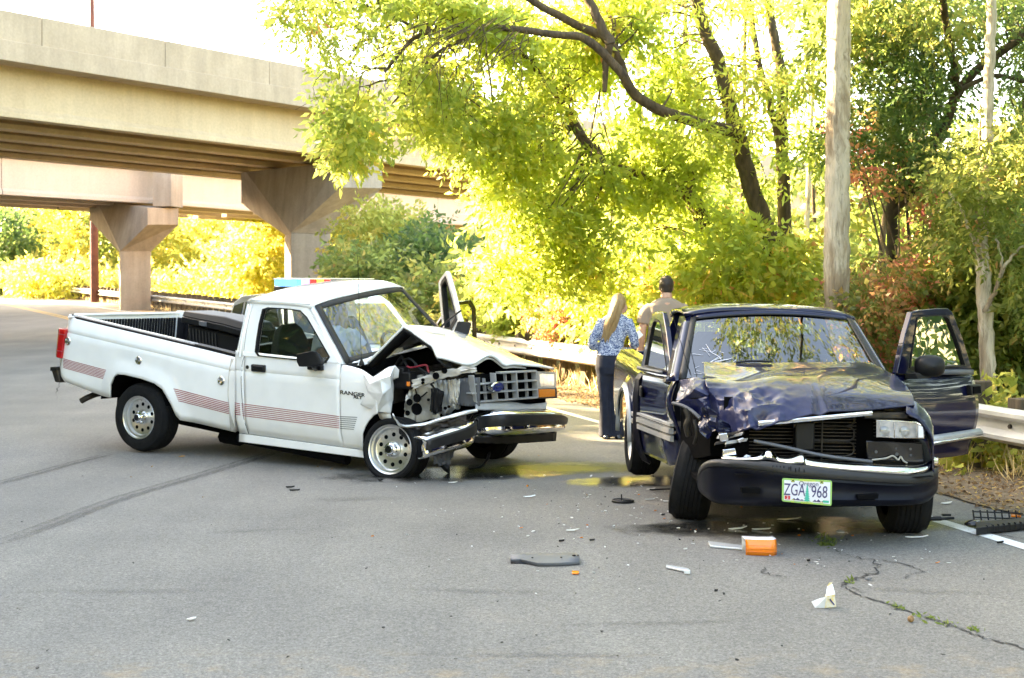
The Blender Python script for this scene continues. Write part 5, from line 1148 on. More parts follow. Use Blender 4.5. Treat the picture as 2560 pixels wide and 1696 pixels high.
wheel(BT, SF.w(-2.64, .80, .325), SF.R @ V(0, 1, 0), .325, .225, .205, style='plain')
w = wheel(BT, V(2.79, 9.50, .33), V(1, -.06, 0), .33, .245, .205, style='plain')
w = wheel(BT, V(1.225, 10.16, .325), V(-.94, .22, .20), .325, .235, .205, style='plain', squash=True)
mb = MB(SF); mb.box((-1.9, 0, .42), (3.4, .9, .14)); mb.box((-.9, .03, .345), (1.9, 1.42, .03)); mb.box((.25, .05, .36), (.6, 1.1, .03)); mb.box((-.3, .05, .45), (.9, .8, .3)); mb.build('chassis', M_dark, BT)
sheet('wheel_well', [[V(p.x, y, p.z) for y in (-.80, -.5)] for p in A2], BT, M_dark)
# wires hanging over the torn corner
for pts in (((1677, 775), (1700, 850), (1726, 936)), ((1722, 850), (1730, 890), (1742, 940)), ((1714, 912), (1724, 925), (1728, 940))):
    mb = MB(SF); mb.tube([SF.hx(a, b, -.33+.0*k) for k, (a, b) in enumerate(pts)], .0025, 4); mb.build('broken_wire', M_black, BT)
mb = MB(SF); mb.tube(smoothpath([hx(*p, -.31) for p in ((1840, 907), (1880, 903), (1930, 905))], 4), .008, 5); mb.build('wiper', M_black, BT)
# ---------------- picture-right door, wide open
def D2(px, py, o=0): 
    Y = lerp(10.0, 10.85, (px-2245)/193.0)+o; return U(px, py, Y)
OD = [(2243, 935), (2252, 890), (2264, 835), (2280, 781), (2297, 776), (2340, 772), (2370, 771), (2381, 780), (2408, 848), (2432, 930), (2340, 938)]
ID = [(2274, 921), (2277, 890), (2284, 845), (2292, 795), (2302, 790), (2340, 788), (2364, 788), (2372, 795), (2394, 850), (2415, 916), (2340, 921)]
mb = MB(); n2 = V(-.72, .69, 0)*-1; mb.ring([D2(*p) for p in OD], [D2(*p) for p in ID], V(-.03, .035, 0)); 
TOP = [(2243, 936), (2290, 937), (2340, 938), (2390, 934), (2433, 930)]; BOT = [(2290, 1150), (2320, 1152), (2350, 1147), (2395, 1142), (2426, 1136)]
rows = []
for i in range(5):
    row = []
    for j in range(15):
        t = j/14; px = lerp(TOP[i][0], BOT[i][0], t) if i < 2 else lerp(TOP[i][0], BOT[i][0], t**2 if i == 4 else t)+(8*math.sin(t*3.14) if i == 4 else 0); py = lerp(TOP[i][1], BOT[i][1], t)
        p = D2(px, py); p += V(.7, -.72, 0)*(.045*math.sin(min(1, t*1.15)*math.pi)**.8-.02); row.append(p)
    rows.append(row)
od_ = sheet('door', [[cr1([rows[i][j] for i in range(5)], u/16) for j in range(15)] for u in range(17)], BT, M_navy, smooth=60, solid=.03, fr=None)
o = mb.build('window_frame', M_navy, od_, smooth=30, bevel=.006)
I2 = [D2(*p) for p in ID]; c_ = sum(I2, V(0, 0, 0))/len(I2)
mb = MB(); mb.ring([p+V(.003, -.004, 0) for p in I2], [p.lerp(c_, .05)+V(.003, -.004, 0) for p in I2], V(-.02, .02, 0)); mb.build('window_seal', M_black, od_)
mb = MB(); mb.poly([p+V(-.008, .01, 0) for p in I2]); mb.build('window_glass', M_glass, od_, smooth=0)
ML = [((2316, 1088), (2440, 1070)), ((2316, 1096), (2440, 1077)), ((2316, 1103), (2440, 1084)), ((2317, 1114), (2440, 1093))]
sheet('side_molding', [[lerp(D2(*ML[r][0]), D2(*ML[r][1]), u)+V(.7, -.72, 0)*(.035+(.022 if r in (1, 2) else 0)) for r in range(4)] for u in (0, .25, .5, .75, 1)], od_, M_grille, smooth=20, fr=None)
sheet('molding_line', [[lerp(D2(2316, y0), D2(2440, y1), u)+V(.7, -.72, 0)*.062 for y0, y1 in ((1104, 1085), (1110, 1090))] for u in (0, .5, 1)], od_, M_chrome, fr=None)
sheet('belt_molding', [[D2(px, py)+V(.02, -.02, 0) for py in (924, 931, 937)] for px in (2345, 2390, 2426)], od_, M_greyplas, fr=None)
q = [D2(*p)+V(.04, -.04, 0) for p in ((2411, 963), (2436, 961), (2438, 985), (2412, 988))]; mb = MB(); mb.prism(q, V(-.03, .03, 0)); mb.build('handle', M_black, od_, bevel=.006)
q2 = [p.lerp(sum(q, V(0, 0, 0))/4, .3)+V(.004, -.005, 0) for p in q]; mb = MB(); mb.prism(q2, V(-.01, .01, 0)); mb.build('handle_recess', M_dark, od_)
def blob(cpx, w_, h_, Y, dep, mat, name, parent, n=20, pw=2.6):
    """rounded housing"""
    c = U(cpx[0], cpx[1], Y); mb = MB(); rings = []
    for k in range(9):
        t = k/8*2-1; sc = (1-abs(t)**2.6)**.5 if abs(t) < 1 else .02; ring_ = []
        for a in np.linspace(0, 2*math.pi, n+1)[:-1]:
            ca, sa = math.cos(a), math.sin(a); e = 2/pw; ring_.append(c+V(math.copysign(abs(ca)**e, ca)*w_*max(sc, .05), t*dep, math.copysign(abs(sa)**e, sa)*h_*max(sc, .05)))
        rings.append(ring_)
    mb.loft(rings); return mb.build(name, mat, parent, smooth=70)
blob((2324, 916), .107, .082, 10.05, .10, M_black, 'mirror', od_)
mb = MB(); mb.loft([[U(2262, 935, 10.06), U(2262, 948, 10.06), U(2262, 948, 10.14), U(2262, 935, 10.14)], [U(2290, 932, 10.0), U(2292, 948, 10.0), U(2292, 948, 10.1), U(2290, 932, 10.1)], [U(2330, 936, 10.0), U(2330, 946, 10.0), U(2330, 946, 10.1), U(2330, 936, 10.1)]]); mb.build('mirror_arm', M_black, od_, bevel=.006)
# ================================================================== POLICE CAR behind the white pickup
PF = Frame((-2.44, 18.9, roadz(18.7)-.115), 0, 0, -64)
PT = empty('police_car', V(-2.62, 18.7, 0), 'white police car with blue and red roof lights behind the white pickup', 'police car')
stn = [(2.38, .70, .42, .70), (2.30, .84, .34, .86), (2.10, .92, .30, .95), (1.2, .95, .28, 1.02), (.92, .95, .28, 1.05), (0, .955, .28, 1.06), (-1.5, .955, .28, 1.06), (-2.35, .94, .30, 1.05), (-2.5, .86, .42, .98)]
mb = MB(PF); mb.loft([[V(x, -w*.96, zl), V(x, -w, zl+.18), V(x, -w, zt-.1), V(x, -w*.95, zt), V(x, 0, zt+.035), V(x, w*.95, zt), V(x, w, zt-.1), V(x, w, zl+.18), V(x, w*.96, zl)] for x, w, zl, zt in stn]); mb.build('body', M_white, PT, smooth=40, bevel=.02)
gh = [(1.05, .90, 1.04), (.55, .85, 1.35), (.18, .78, 1.62), (-.1, .74, 1.72), (-.9, .74, 1.75), (-1.9, .74, 1.72), (-2.2, .78, 1.62), (-2.42, .90, 1.04)]
bot_ = [V(1.05, -.90, 1.04), V(1.05, .90, 1.04), V(-2.42, .90, 1.04), V(-2.42, -.90, 1.04)]
mb = MB(PF); mb.loft([[V(x, -w, z) for x, w, z in gh], [V(x, -w*.4, z+.02) for x, w, z in gh], [V(x, w*.4, z+.02) for x, w, z in gh], [V(x, w, z) for x, w, z in gh]], cap=False, closed=False); mb.build('roof', M_white, PT, smooth=40, solid=.02)
M_dglass = pm('tinted_glass', (.03, .035, .04), .05, coat=.5)
for s in (-1, 1):
    for pts in (((.70, 1.10), (.12, 1.56), (-.55, 1.64), (-.55, 1.10)), ((-.65, 1.10), (-.65, 1.64), (-1.45, 1.64), (-1.5, 1.10)), ((-1.6, 1.12), (-1.58, 1.63), (-2.05, 1.58), (-2.25, 1.15))):
        mb = MB(PF); mb.prism([V(x, s*(.905-.20*max(0, z-1.06)), z) for x, z in pts], (0, s*.012, 0)); mb.build('window', M_dglass, PT)
mb = MB(PF); mb.prism([V(1.03, -.80, 1.09), V(1.03, .80, 1.09), V(.24, .66, 1.60), V(.24, -.66, 1.60)], V(.012, 0, .02)); mb.build('windshield', M_dglass, PT)
for s in (-1, 1):
    mb = MB(PF); mb.loft([[V(2.315, s*.50, .70), V(2.26, s*.82, .70), V(2.22, s*.84, .84), V(2.30, s*.50, .84)], [V(2.345, s*.50, .71), V(2.29, s*.82, .71), V(2.25, s*.83, .83), V(2.33, s*.50, .83)]]); mb.build('headlight', M_lens, PT)
mb = MB(PF); mb.box((2.36, 0, .74), (.06, .9, .16)); mb.build('grille', M_black, PT, bevel=.01)
mb = MB(PF); mb.box((2.40, 0, .50), (.10, 1.5, .14)); mb.build('push_bumper', M_black, PT, bevel=.02)
for x in (1.45, -1.45):
    for s in (-1, 1): wheel(PT, PF.w(x, s*.93, .36), PF.R @ V(0, s, 0), .36, .24, .22, style='plain')
mb = MB(PF); mb.box((-.35, 0, 1.82), (.30, 1.34, .06)); lb = mb.build('light_bar', M_black, PT, bevel=.01)
M_lbw = pm('light_bar_cover', (.8, .8, .8), .2, coat=.5)
mb = MB(PF); mb.box((-.35, 0, 1.955), (.32, 1.36, .018)); mb.build('bar_cover', M_lbw, lb, bevel=.008)
M_blue = pm('blue_lamp', (.05, .2, .9), .2, emis=(.02, .22, 1.0), es=.6); M_redl = pm('red_lamp', (.8, .02, .02), .2, emis=(1, .04, .05), es=.22); M_yell = pm('amber_lamp', (.9, .5, .1), .2, emis=(1, .36, .06), es=.35); M_cyan = pm('cyan_lamp', (.1, .7, .8), .2, emis=(.03, .5, .75), es=.16); M_viol = pm('violet_lamp', (.5, .3, .8), .2, emis=(.5, .35, .9), es=.14)
for y0, y1, m in ((-.66, -.44, M_blue), (-.435, -.37, M_cyan), (-.365, -.25, M_viol), (-.245, -.15, M_redl), (-.145, -.05, M_yell), (-.045, .04, M_redl), (.05, .34, M_dglass), (.35, .66, M_dglass)):
    mb = MB(PF); mb.box((-.35, (y0+y1)/2, 1.898), (.29, y1-y0, .09)); mb.build('bar_lamp', m, lb, bevel=.008)
# its driver door standing open
hp = V(.78, .95, 0); dd = V(-math.cos(math.radians(68)), math.sin(math.radians(68)), 0)
def pd(s, z, o=0): return hp+dd*s*1.12+V(0, 0, z)+V(.9, .4, 0)*o
mb = MB(PF); mb.prism([pd(0, .36), pd(1, .36), pd(1.02, 1.05), pd(0, 1.05)], V(-.07, -.03, 0)); pdr = mb.build('door', M_white, PT, bevel=.02)
OD = [pd(*p) for p in ((.05, 1.05), (.30, 1.33), (.48, 1.54), (.66, 1.64), (.90, 1.66), (.985, 1.55), (1.01, 1.05))]; ID = [pd(*p) for p in ((.14, 1.09), (.34, 1.32), (.51, 1.50), (.68, 1.595), (.87, 1.61), (.935, 1.53), (.95, 1.09))]
mb = MB(PF); mb.ring(OD, ID, V(-.03, -.012, 0)); mb.build('window_frame', M_blackgloss, pdr)
mb = MB(PF); mb.poly([p+V(-.012, -.005, 0) for p in ID]); mb.build('window_glass', M_glass, pdr, smooth=0)
# ================================================================== TOOL CHEST in the bed
q = lambda a, b, y=-.30: RB.hy(a, b, y)
tb = empty('tool_chest', RB.w(q(520, 870)), 'black plastic tool chest lying skewed in the white truck bed', 'tool chest')
mb = MB(RB); mb.prism([q(*p) for p in ((470, 812), (552, 832), (600, 846), (598, 886), (545, 876), (490, 862), (468, 852))], (0, .42, 0)); bx = mb.build('box', M_black, tb, bevel=.012)
mb = MB(RB); mb.prism([q(*p, -.34) for p in ((451, 806), (454, 792), (553, 812), (610, 828), (606, 842), (552, 828))], (0, .5, 0)); mb.build('rim', M_black, tb, bevel=.008)
mb = MB(RB); A_ = [q(*p, -.33) for p in ((454, 791), (553, 811), (610, 827))]; B_ = [q(*p, -.28) for p in ((460, 777), (562, 792), (607, 806))]
mb.loft([[a, b, b+V(0, .40, .0), a+V(0, .48, 0)] for a, b in zip(A_, B_)]); lid = mb.build('lid', M_black, tb, bevel=.012)
mb = MB(RB); mb.prism([q(*p, -.36) for p in ((497, 803), (513, 806), (513, 817), (497, 814))], (0, .03, 0)); mb.build('latch', M_greyplas, tb, bevel=.004)
for k in range(9):
    a = q(474+k*8, 820+k*1.7, -.31); b = q(476+k*8, 855+k*2.2, -.31); mb = MB(RB); mb.tube([a, b], .008, 5); mb.build('rib', M_black, bx)
# ================================================================== PEOPLE
def limb(mb, pts, rs, n=12, flat=1.0): mb.tube(smoothpath(pts, 4), [interp(i/4, range(len(rs)), rs) for i in range(4*(len(pts)-1)+1)], n, flat=flat)
def ell(mb, c, r, n=14, m=9, M=None):
    c = Vector(c); rows = []
    for j in range(m+1):
        ph = math.pi*(j/m-.5)*.999; row = []
        for k in range(n):
            a = 2*math.pi*k/n; v = V(r[0]*math.cos(ph)*math.cos(a), r[1]*math.cos(ph)*math.sin(a), r[2]*math.sin(ph)); row.append(c+(M @ v if M else v))
        rows.append(row)
    mb.loft(rows)
def rsec(c, rx, ry, rot=0, n=16, e=.8):
    """rounded body section"""
    out = []
    for k in range(n):
        a = 2*math.pi*k/n; ca, sa = math.cos(a), math.sin(a); x = math.copysign(abs(ca)**e, ca)*rx; y = math.copysign(abs(sa)**e, sa)*ry
        out.append(Vector(c)+V(x*math.cos(rot)-y*math.sin(rot), x*math.sin(rot)+y*math.cos(rot), 0))
    return out
def skinned(mb, name, mat, parent, vox=.011, it=5, smooth=180):
    o = mb.build(name, mat, parent, smooth=0)
    md = o.modifiers.new('Remesh', 'REMESH'); md.mode = 'VOXEL'; md.voxel_size = vox; md.use_smooth_shade = True
    md = o.modifiers.new('Smooth', 'SMOOTH'); md.factor = .5; md.iterations = it
    return o
def hand(mb, wrist, d, side, curl, s=1.0):
    """palm, four fingers and a thumb; d = pointing direction, side = thumb side, curl = where fingers bend to"""
    d = Vector(d).normalized(); side = (Vector(side)-d*Vector(side).dot(d)).normalized(); curl = Vector(curl).normalized(); w = Vector(wrist)
    mb.loft([[w+d*t+side*sx*(.022+.012*min(1, t/.05))*s+curl*sz*.011*s for sx, sz in ((-1, -1), (1, -1), (1, 1), (-1, 1))] for t in (0, .03, .06, .085*s)])
    for k, L_ in enumerate((.068, .078, .072, .056)):
        b = w+d*.082*s+side*(.027-.018*k)*s; limb(mb, [b-d*.02, b+d*L_*.45*s, b+d*L_*.8*s+curl*.018*s, b+d*L_*.95*s+curl*.042*s], [.0095*s, .0085*s, .008*s, .006*s], 8)
    b = w+d*.025*s+side*.03*s; limb(mb, [b-side*.012, b+side*.022*s+d*.02*s, b+side*.03*s+d*.05*s+curl*.015, b+side*.022*s+d*.07*s+curl*.03], [.012*s, .011*s, .009*s, .007*s], 8)
# ---- woman seen from behind
wx, wy = 1.13, 15.72
mb = MB(); hc = V(1.215, 15.74, 1.535)
ell(mb, hc, (.072, .088, .108), M=Matrix.Rotation(-.5, 3, 'Z') @ Matrix.Rotation(-.15, 3, 'X')); ell(mb, hc+V(.045, .045, -.045), (.05, .055, .06)); ell(mb, hc+V(.075, .075, -.02), (.016, .016, .022))
ell(mb, hc+V(.062, -.018, -.01), (.010, .018, .028)); limb(mb, [hc+V(-.01, -.005, -.06), V(1.175, 15.72, 1.36)], [.048, .055])
limb(mb, [V(1.175, 15.72, 1.40), V(1.15, 15.72, 1.1), V(1.12, 15.72, .9)], [.09, .09, .1])
for sx in (-.065, .065): limb(mb, [V(1.13+sx, 15.72, .92), V(1.12+sx, 15.71, .5), V(1.12+sx*1.1, 15.74, .10)], [.075, .052, .036])
limb(mb, [V(1.36, 15.78, 1.06), V(1.40, 15.96, 1.13)], [.034, .026]); hand(mb, V(1.40, 15.96, 1.13), V(.25, .8, .35), V(-.9, .2, 0), V(-.3, .2, .6), .95)
limb(mb, [V(.98, 15.74, 1.05), V(1.12, 15.95, 1.12)], [.034, .026]); hand(mb, V(1.13, 15.95, 1.12), V(.7, .7, .2), V(0, 0, 1), V(.5, -.4, 0), .95)
P1 = skinned(mb, 'person', M_skin2, None, .0085, 3)
tag(P1, 'woman from behind in blue and white print top and dark trousers, long fair ponytail', 'person')
mb = MB()
mb.loft([rsec(V(1.10, 15.72, .945), .155, .115), rsec(V(1.115, 15.72, 1.02), .142, .108), rsec(V(1.13, 15.72, 1.12), .142, .105), rsec(V(1.15, 15.72, 1.24), .170, .112), rsec(V(1.165, 15.72, 1.34), .178, .10), rsec(V(1.17, 15.715, 1.395), .13, .08), rsec(V(1.175, 15.71, 1.425), .07, .06)])
limb(mb, [V(1.03, 15.71, 1.35), V(.945, 15.69, 1.20), V(.905, 15.72, 1.06), V(1.02, 15.86, 1.06)], [.062, .055, .053, .042]); limb(mb, [V(1.30, 15.71, 1.35), V(1.36, 15.69, 1.20), V(1.385, 15.72, 1.075), V(1.40, 15.90, 1.10)], [.062, .055, .053, .042])
skinned(mb, 'blouse', M_print, P1, .011, 4)
mb = MB()
mb.loft([rsec(V(1.10, 15.72, 1.0), .138, .10), rsec(V(1.10, 15.715, .92), .158, .118), rsec(V(1.10, 15.71, .82), .165, .128), rsec(V(1.105, 15.715, .74), .155, .115)])
for sx in (-.07, .07): mb.loft([rsec(V(1.105+sx, 15.715, .80), .085, .105), rsec(V(1.105+sx, 15.71, .62), .074, .085), rsec(V(1.11+sx*.9, 15.70, .46), .060, .068), rsec(V(1.11+sx*.9, 15.70, .30), .060, .072), rsec(V(1.12+sx, 15.71, .14), .072, .085), rsec(V(1.125+sx, 15.71, .035), .080, .10)])
skinned(mb, 'trousers', M_jeans, P1, .011, 4)
for sx in (-.065, .075):
    mb = MB(); mb.loft([rsec(V(1.125+sx, 15.70, z), a, b) for z, a, b in ((.002, .042, .115), (.03, .046, .12), (.06, .042, .10), (.09, .036, .06))]); mb.build('shoe', M_blackgloss, P1, smooth=60)
mb = MB()   # hair: cap + long tail
ell(mb, hc+V(-.012, -.018, .018), (.084, .094, .108), M=Matrix.Rotation(-.5, 3, 'Z'))
limb(mb, [hc+V(-.03, -.075, .06), hc+V(-.06, -.13, -.02), hc+V(-.11, -.15, -.16), hc+V(-.155, -.13, -.30), hc+V(-.17, -.12, -.44)], [.03, .042, .046, .034, .008], flat=.7)
for k in range(7):
    rr = random.Random(k); a = rr.uniform(-.09, .03); limb(mb, [hc+V(a, -.085, .03), hc+V(a-.04, -.12, -.10), hc+V(a*1.2-.08, -.125, -.24), hc+V(a*1.3-.12+rr.gauss(0, .02), -.115, -.34-rr.uniform(0, .12))], [.03, .028, .02, .006], 8)
hr = skinned(mb, 'hair', M_hairblond, P1, .0085, 2)
ph = MB(); pc = V(1.445, 16.0, 1.165); ph.box(pc, (.07, .012, .14), Matrix.Rotation(.9, 3, 'Y') @ Matrix.Rotation(-.6, 3, 'X')); po = ph.build('mobile_phone', M_white, None, bevel=.004); tag(po, 'white mobile phone held by the woman in the print top', 'phone')
# ---- man seen from behind
mb = MB(); mx, my = 1.80, 16.25; hc2 = V(1.805, 16.30, 1.735)
ell(mb, hc2, (.078, .096, .118), M=Matrix.Rotation(-.25, 3, 'X')); ell(mb, hc2+V(0, .07, -.05), (.055, .06, .065)); ell(mb, hc2+V(0, .105, -.02), (.014, .02, .02))
for s in (-1, 1): ell(mb, hc2+V(s*.080, 0, -.02), (.011, .020, .032))
limb(mb, [hc2+V(0, -.03, -.06), V(1.80, 16.24, 1.58)], [.062, .072]); limb(mb, [V(1.80, 16.25, 1.55), V(1.80, 16.25, 1.2), V(1.80, 16.25, .95)], [.12, .13, .13])
for s in (-1, 1):
    limb(mb, [V(1.80+s*.10, 16.25, .95), V(1.80+s*.11, 16.26, .5), V(1.80+s*.11, 16.28, .08)], [.095, .065, .045])
    limb(mb, [V(1.80+s*.235, 16.25, 1.36), V(1.80+s*.275, 16.24, 1.26), V(1.80+s*.285, 16.25, 1.15), V(1.80+s*.30, 16.30, .98), V(1.80+s*.30, 16.34, .90)], [.050, .050, .048, .040, .032])
    hand(mb, V(1.80+s*.30, 16.34, .90), V(0, .15, -1), V(0, 1, 0), V(-s, .3, -.2), 1.05)
P2 = skinned(mb, 'person', M_skin, None, .010, 4); tag(P2, 'dark haired man from behind in a taupe T-shirt, standing beyond the blue truck bed', 'person')
mb = MB()
mb.loft([rsec(V(1.80, 16.25, z), a, b) for z, a, b in ((.90, .19, .14), (1.0, .195, .14), (1.15, .20, .14), (1.32, .225, .145), (1.44, .235, .135), (1.52, .215, .12), (1.565, .15, .105), (1.60, .085, .085))])
for s in (-1, 1): limb(mb, [V(1.80+s*.17, 16.25, 1.48), V(1.80+s*.245, 16.25, 1.42), V(1.80+s*.275, 16.245, 1.30)], [.08, .078, .076])
skinned(mb, 't_shirt', M_taupe, P2, .012, 4)
mb = MB(); mb.loft([rsec(V(1.80, 16.25, z), a, b) for z, a, b in ((.98, .175, .125), (.86, .19, .14), (.74, .18, .13))])
for s in (-1, 1): mb.loft([rsec(V(1.80+s*.095, 16.255, z), a, b) for z, a, b in ((.80, .10, .12), (.5, .08, .095), (.25, .072, .085), (.03, .075, .09))])
skinned(mb, 'trousers', M_jeans, P2, .012, 4)
for s in (-1, 1): mb = MB(); mb.loft([rsec(V(1.80+s*.10, 16.27, z), a, b) for z, a, b in ((.002, .05, .14), (.04, .055, .145), (.08, .045, .09), (.1, .03, .05))]); mb.build('shoe', M_blackgloss, P2, smooth=60)
mb = MB(); ell(mb, hc2+V(0, -.016, .028), (.090, .104, .110), M=Matrix.Rotation(-.25, 3, 'X')); ell(mb, hc2+V(0, -.06, -.035), (.072, .05, .06))
skinned(mb, 'hair', M_hairbrown, P2, .010, 2)
# ---- person seated in the white truck, leaning forward
hd_ = RC.hy(846, 790, -.36); mb = MB(RC); tor = RC.hy(848, 860, -.40)
ell(mb, hd_, (.092, .072, .115), M=Matrix.Rotation(.35, 3, 'Y')); ell(mb, hd_+V(.06, 0, -.06), (.05, .05, .06)); ell(mb, hd_+V(.10, 0, -.025), (.02, .013, .02))
limb(mb, [hd_+V(-.03, 0, -.07), tor+V(-.06, 0, .13)], [.055, .06]); limb(mb, [tor+V(-.05, 0, .1), tor+V(-.12, 0, -.15), V(-1.0, -.40, .74)], [.13, .14, .14])
for s in (-1, 1):
    a = tor+V(-.04, s*.20, .08); e_ = (RC.hy(812, 897, -.66) if s < 0 else tor+V(.08, .26, -.16)); h_ = tor+V(.22, s*.16, -.20)
    limb(mb, [a, e_, h_], [.052, .046, .03]); hand(mb, h_, V(1, -s*.3, 0), V(0, -s, .3), V(.3, 0, -1))
    limb(mb, [V(-1.05, -.40+s*.1, .76), V(-.62, -.40+s*.13, .80), V(-.55, -.40+s*.13, .56)], [.09, .07, .05])
P3 = skinned(mb, 'person', M_skin, None, .011, 4); tag(P3, 'man in a white T-shirt sitting in the white truck with head bowed', 'person')
mb = MB(RC); mb.loft([rsec(c, a, b) for c, a, b in ((V(-1.02, -.40, .78), .14, .19), (tor+V(-.10, 0, -.12), .14, .20), (tor+V(-.06, 0, .03), .14, .21), (tor+V(-.05, 0, .11), .12, .19), (tor+V(-.05, 0, .16), .075, .09))])
for s in (-1, 1):
    a = tor+V(-.04, s*.18, .08); e_ = (RC.hy(806, 884, -.66) if s < 0 else tor+V(.06, .25, -.08)); limb(mb, [a, a.lerp(e_, .85)], [.075, .068])
skinned(mb, 't_shirt', M_shirtw, P3, .012, 4)
mb = MB(RC); ell(mb, hd_+V(-.022, 0, .03), (.098, .082, .10), M=Matrix.Rotation(.35, 3, 'Y')); skinned(mb, 'hair', M_hairbrown, P3, .011, 2)
# ================================================================== TREES
def leaf_mesh(name, mat, parent, P, D, L, Wd, lv, top=False):
    """P base points, D tip directions, L lengths, Wd widths (numpy): folded diamond leaves in one mesh"""
    n = len(P); base = np.array(abs_loc(parent)) if parent else np.array([P[:, 0].mean(), P[:, 1].mean(), P[:, 2].min()])
    r = RNG.normal(size=(n, 3)); S = np.cross(D, r); S /= np.linalg.norm(S, axis=1)[:, None]+1e-9; Nn = np.cross(D, S)
    a = P; b = P+D*(L*.42)[:, None]+S*(Wd/2)[:, None]+Nn*(Wd*.18)[:, None]; c = P+D*L[:, None]-Nn*(L*.08)[:, None]; d = P+D*(L*.42)[:, None]-S*(Wd/2)[:, None]+Nn*(Wd*.18)[:, None]
    v = np.stack([a, b, c, d], 1).reshape(-1, 3)-base
    me = bpy.data.meshes.new(name); me.vertices.add(4*n); me.vertices.foreach_set('co', v.astype(np.float32).ravel())
    me.loops.add(4*n); me.loops.foreach_set('vertex_index', np.arange(4*n, dtype=np.int32)); me.polygons.add(n)
    me.polygons.foreach_set('loop_start', np.arange(0, 4*n, 4, dtype=np.int32)); me.polygons.foreach_set('loop_total', np.full(n, 4, dtype=np.int32)); me.update(calc_edges=True)
    at = me.attributes.new('lv', 'FLOAT', 'POINT'); at.data.foreach_set('value', np.repeat(lv, 4).astype(np.float32)); me.materials.append(mat)
    o = bpy.data.objects.new(name, me); COL.objects.link(o)
    if parent: o.parent = parent
    else: o.location = base
    return o
def unit(a): return a/(np.linalg.norm(a, axis=1)[:, None]+1e-9)
def sprigs(C, Rad, per, leaflets, ll, lw, droop=.35, hue=None, spread=.5, slen=.3):
    """clumps at C (k,3) with radii Rad -> arrays for leaf_mesh: every sprig carries a few leaflets"""
    k = len(C); n = k*per; cen = np.repeat(C, per, 0); rad = np.repeat(Rad, per)
    u = unit(RNG.normal(size=(n, 3)))*(RNG.random((n, 1))**.45); o = cen+u*rad[:, None]*np.array([1, 1, .72])
    d = unit(u*.9+RNG.normal(size=(n, 3))*spread+np.array([0, 0, -droop])); side = unit(np.cross(d, RNG.normal(size=(n, 3))))
    P, D, L, Wd, lv = [], [], [], [], []
    hv = np.repeat(hue if hue is not None else RNG.random(k), per)
    for j in range(leaflets):
        t = (j+.5)/leaflets; sg = 1 if j % 2 else -1
        p = o+d*(slen*t)[:, None] if isinstance(slen, np.ndarray) else o+d*slen*t
        dd = unit(d*.75+side*sg*(.75 if j < leaflets-1 else 0)+RNG.normal(size=(n, 3))*.22+np.array([0, 0, -.18]))
        s = RNG.uniform(.7, 1.25, n); P.append(p); D.append(dd); L.append(ll*s); Wd.append(lw*s*RNG.uniform(.8, 1.2, n)); lv.append(np.clip(hv*.75+RNG.random(n)*.30+RNG.normal(size=n)*.05, 0, 1))
    return [np.concatenate(x) for x in (P, D, L, Wd, lv)]
def inside(poly, x, y):
    c = False; n = len(poly)
    for i in range(n):
        x1, y1 = poly[i]; x2, y2 = poly[(i+1) % n]
        if (y1 > y) != (y2 > y) and x < (x2-x1)*(y-y1)/(y2-y1)+x1: c = not c
    return c
def clumps(poly, Yr, k, gap=-.15, gs=.006, seed=0, rad=(.35, .7), zmin=.1):
    """clump centres spread through the volume a crown outline sweeps between two distances, with gaps"""
    rnd = random.Random(seed); xs = [p[0] for p in poly]; ys = [p[1] for p in poly]; C = []; R_ = []; g = 0
    while len(C) < k and g < k*60:
        g += 1; x, y = rnd.uniform(min(xs), max(xs)), rnd.uniform(min(ys), max(ys))
        if not inside(poly, x, y) or mnoise.noise(V(x*gs, y*gs, seed*1.7)) < gap: continue
        Y = rnd.uniform(*Yr(x, y)) if callable(Yr) else rnd.uniform(*Yr); p = U(x, y, Y)
        if p.z < roadz(Y)+zmin: continue
        C.append(tuple(p)); R_.append(rnd.uniform(*rad))
    return np.array(C), np.array(R_)
def limbs(name, mat, parent, paths, n=8, wob=.03, rough=0, seg=5):
    """each limb is a tapered, slightly crooked tube; first one is the trunk"""
    out = []
    for i, (pts, r0, r1) in enumerate(paths):
        P_ = smoothpath(pts, seg); m = len(P_)-1; Q = []
        for k, p in enumerate(P_): Q.append(p+V(mnoise.noise(V(k*.7, i*3.1, 0)), mnoise.noise(V(k*.7, i*3.1, 9)), 0)*wob*(k > 0))
        mb = MB(); mb.tube(Q, [lerp(r0, r1, k/m)*(1+.10*mnoise.noise(V(k*.9, i, 4))) for k in range(m+1)], n)
        if rough:
            for q_, v_ in enumerate(mb.v):
                c_ = Q[q_//n]; d_ = v_-c_; v_ += d_*(rough*(mnoise.noise(V((q_ % n)*1.1, c_.z*2.2, i))+.6*mnoise.noise(V((q_ % n)*2.9, c_.z*5, i))))
        out.append(mb.build(name if i == 0 else 'branch', mat, parent, smooth=60))
    return out
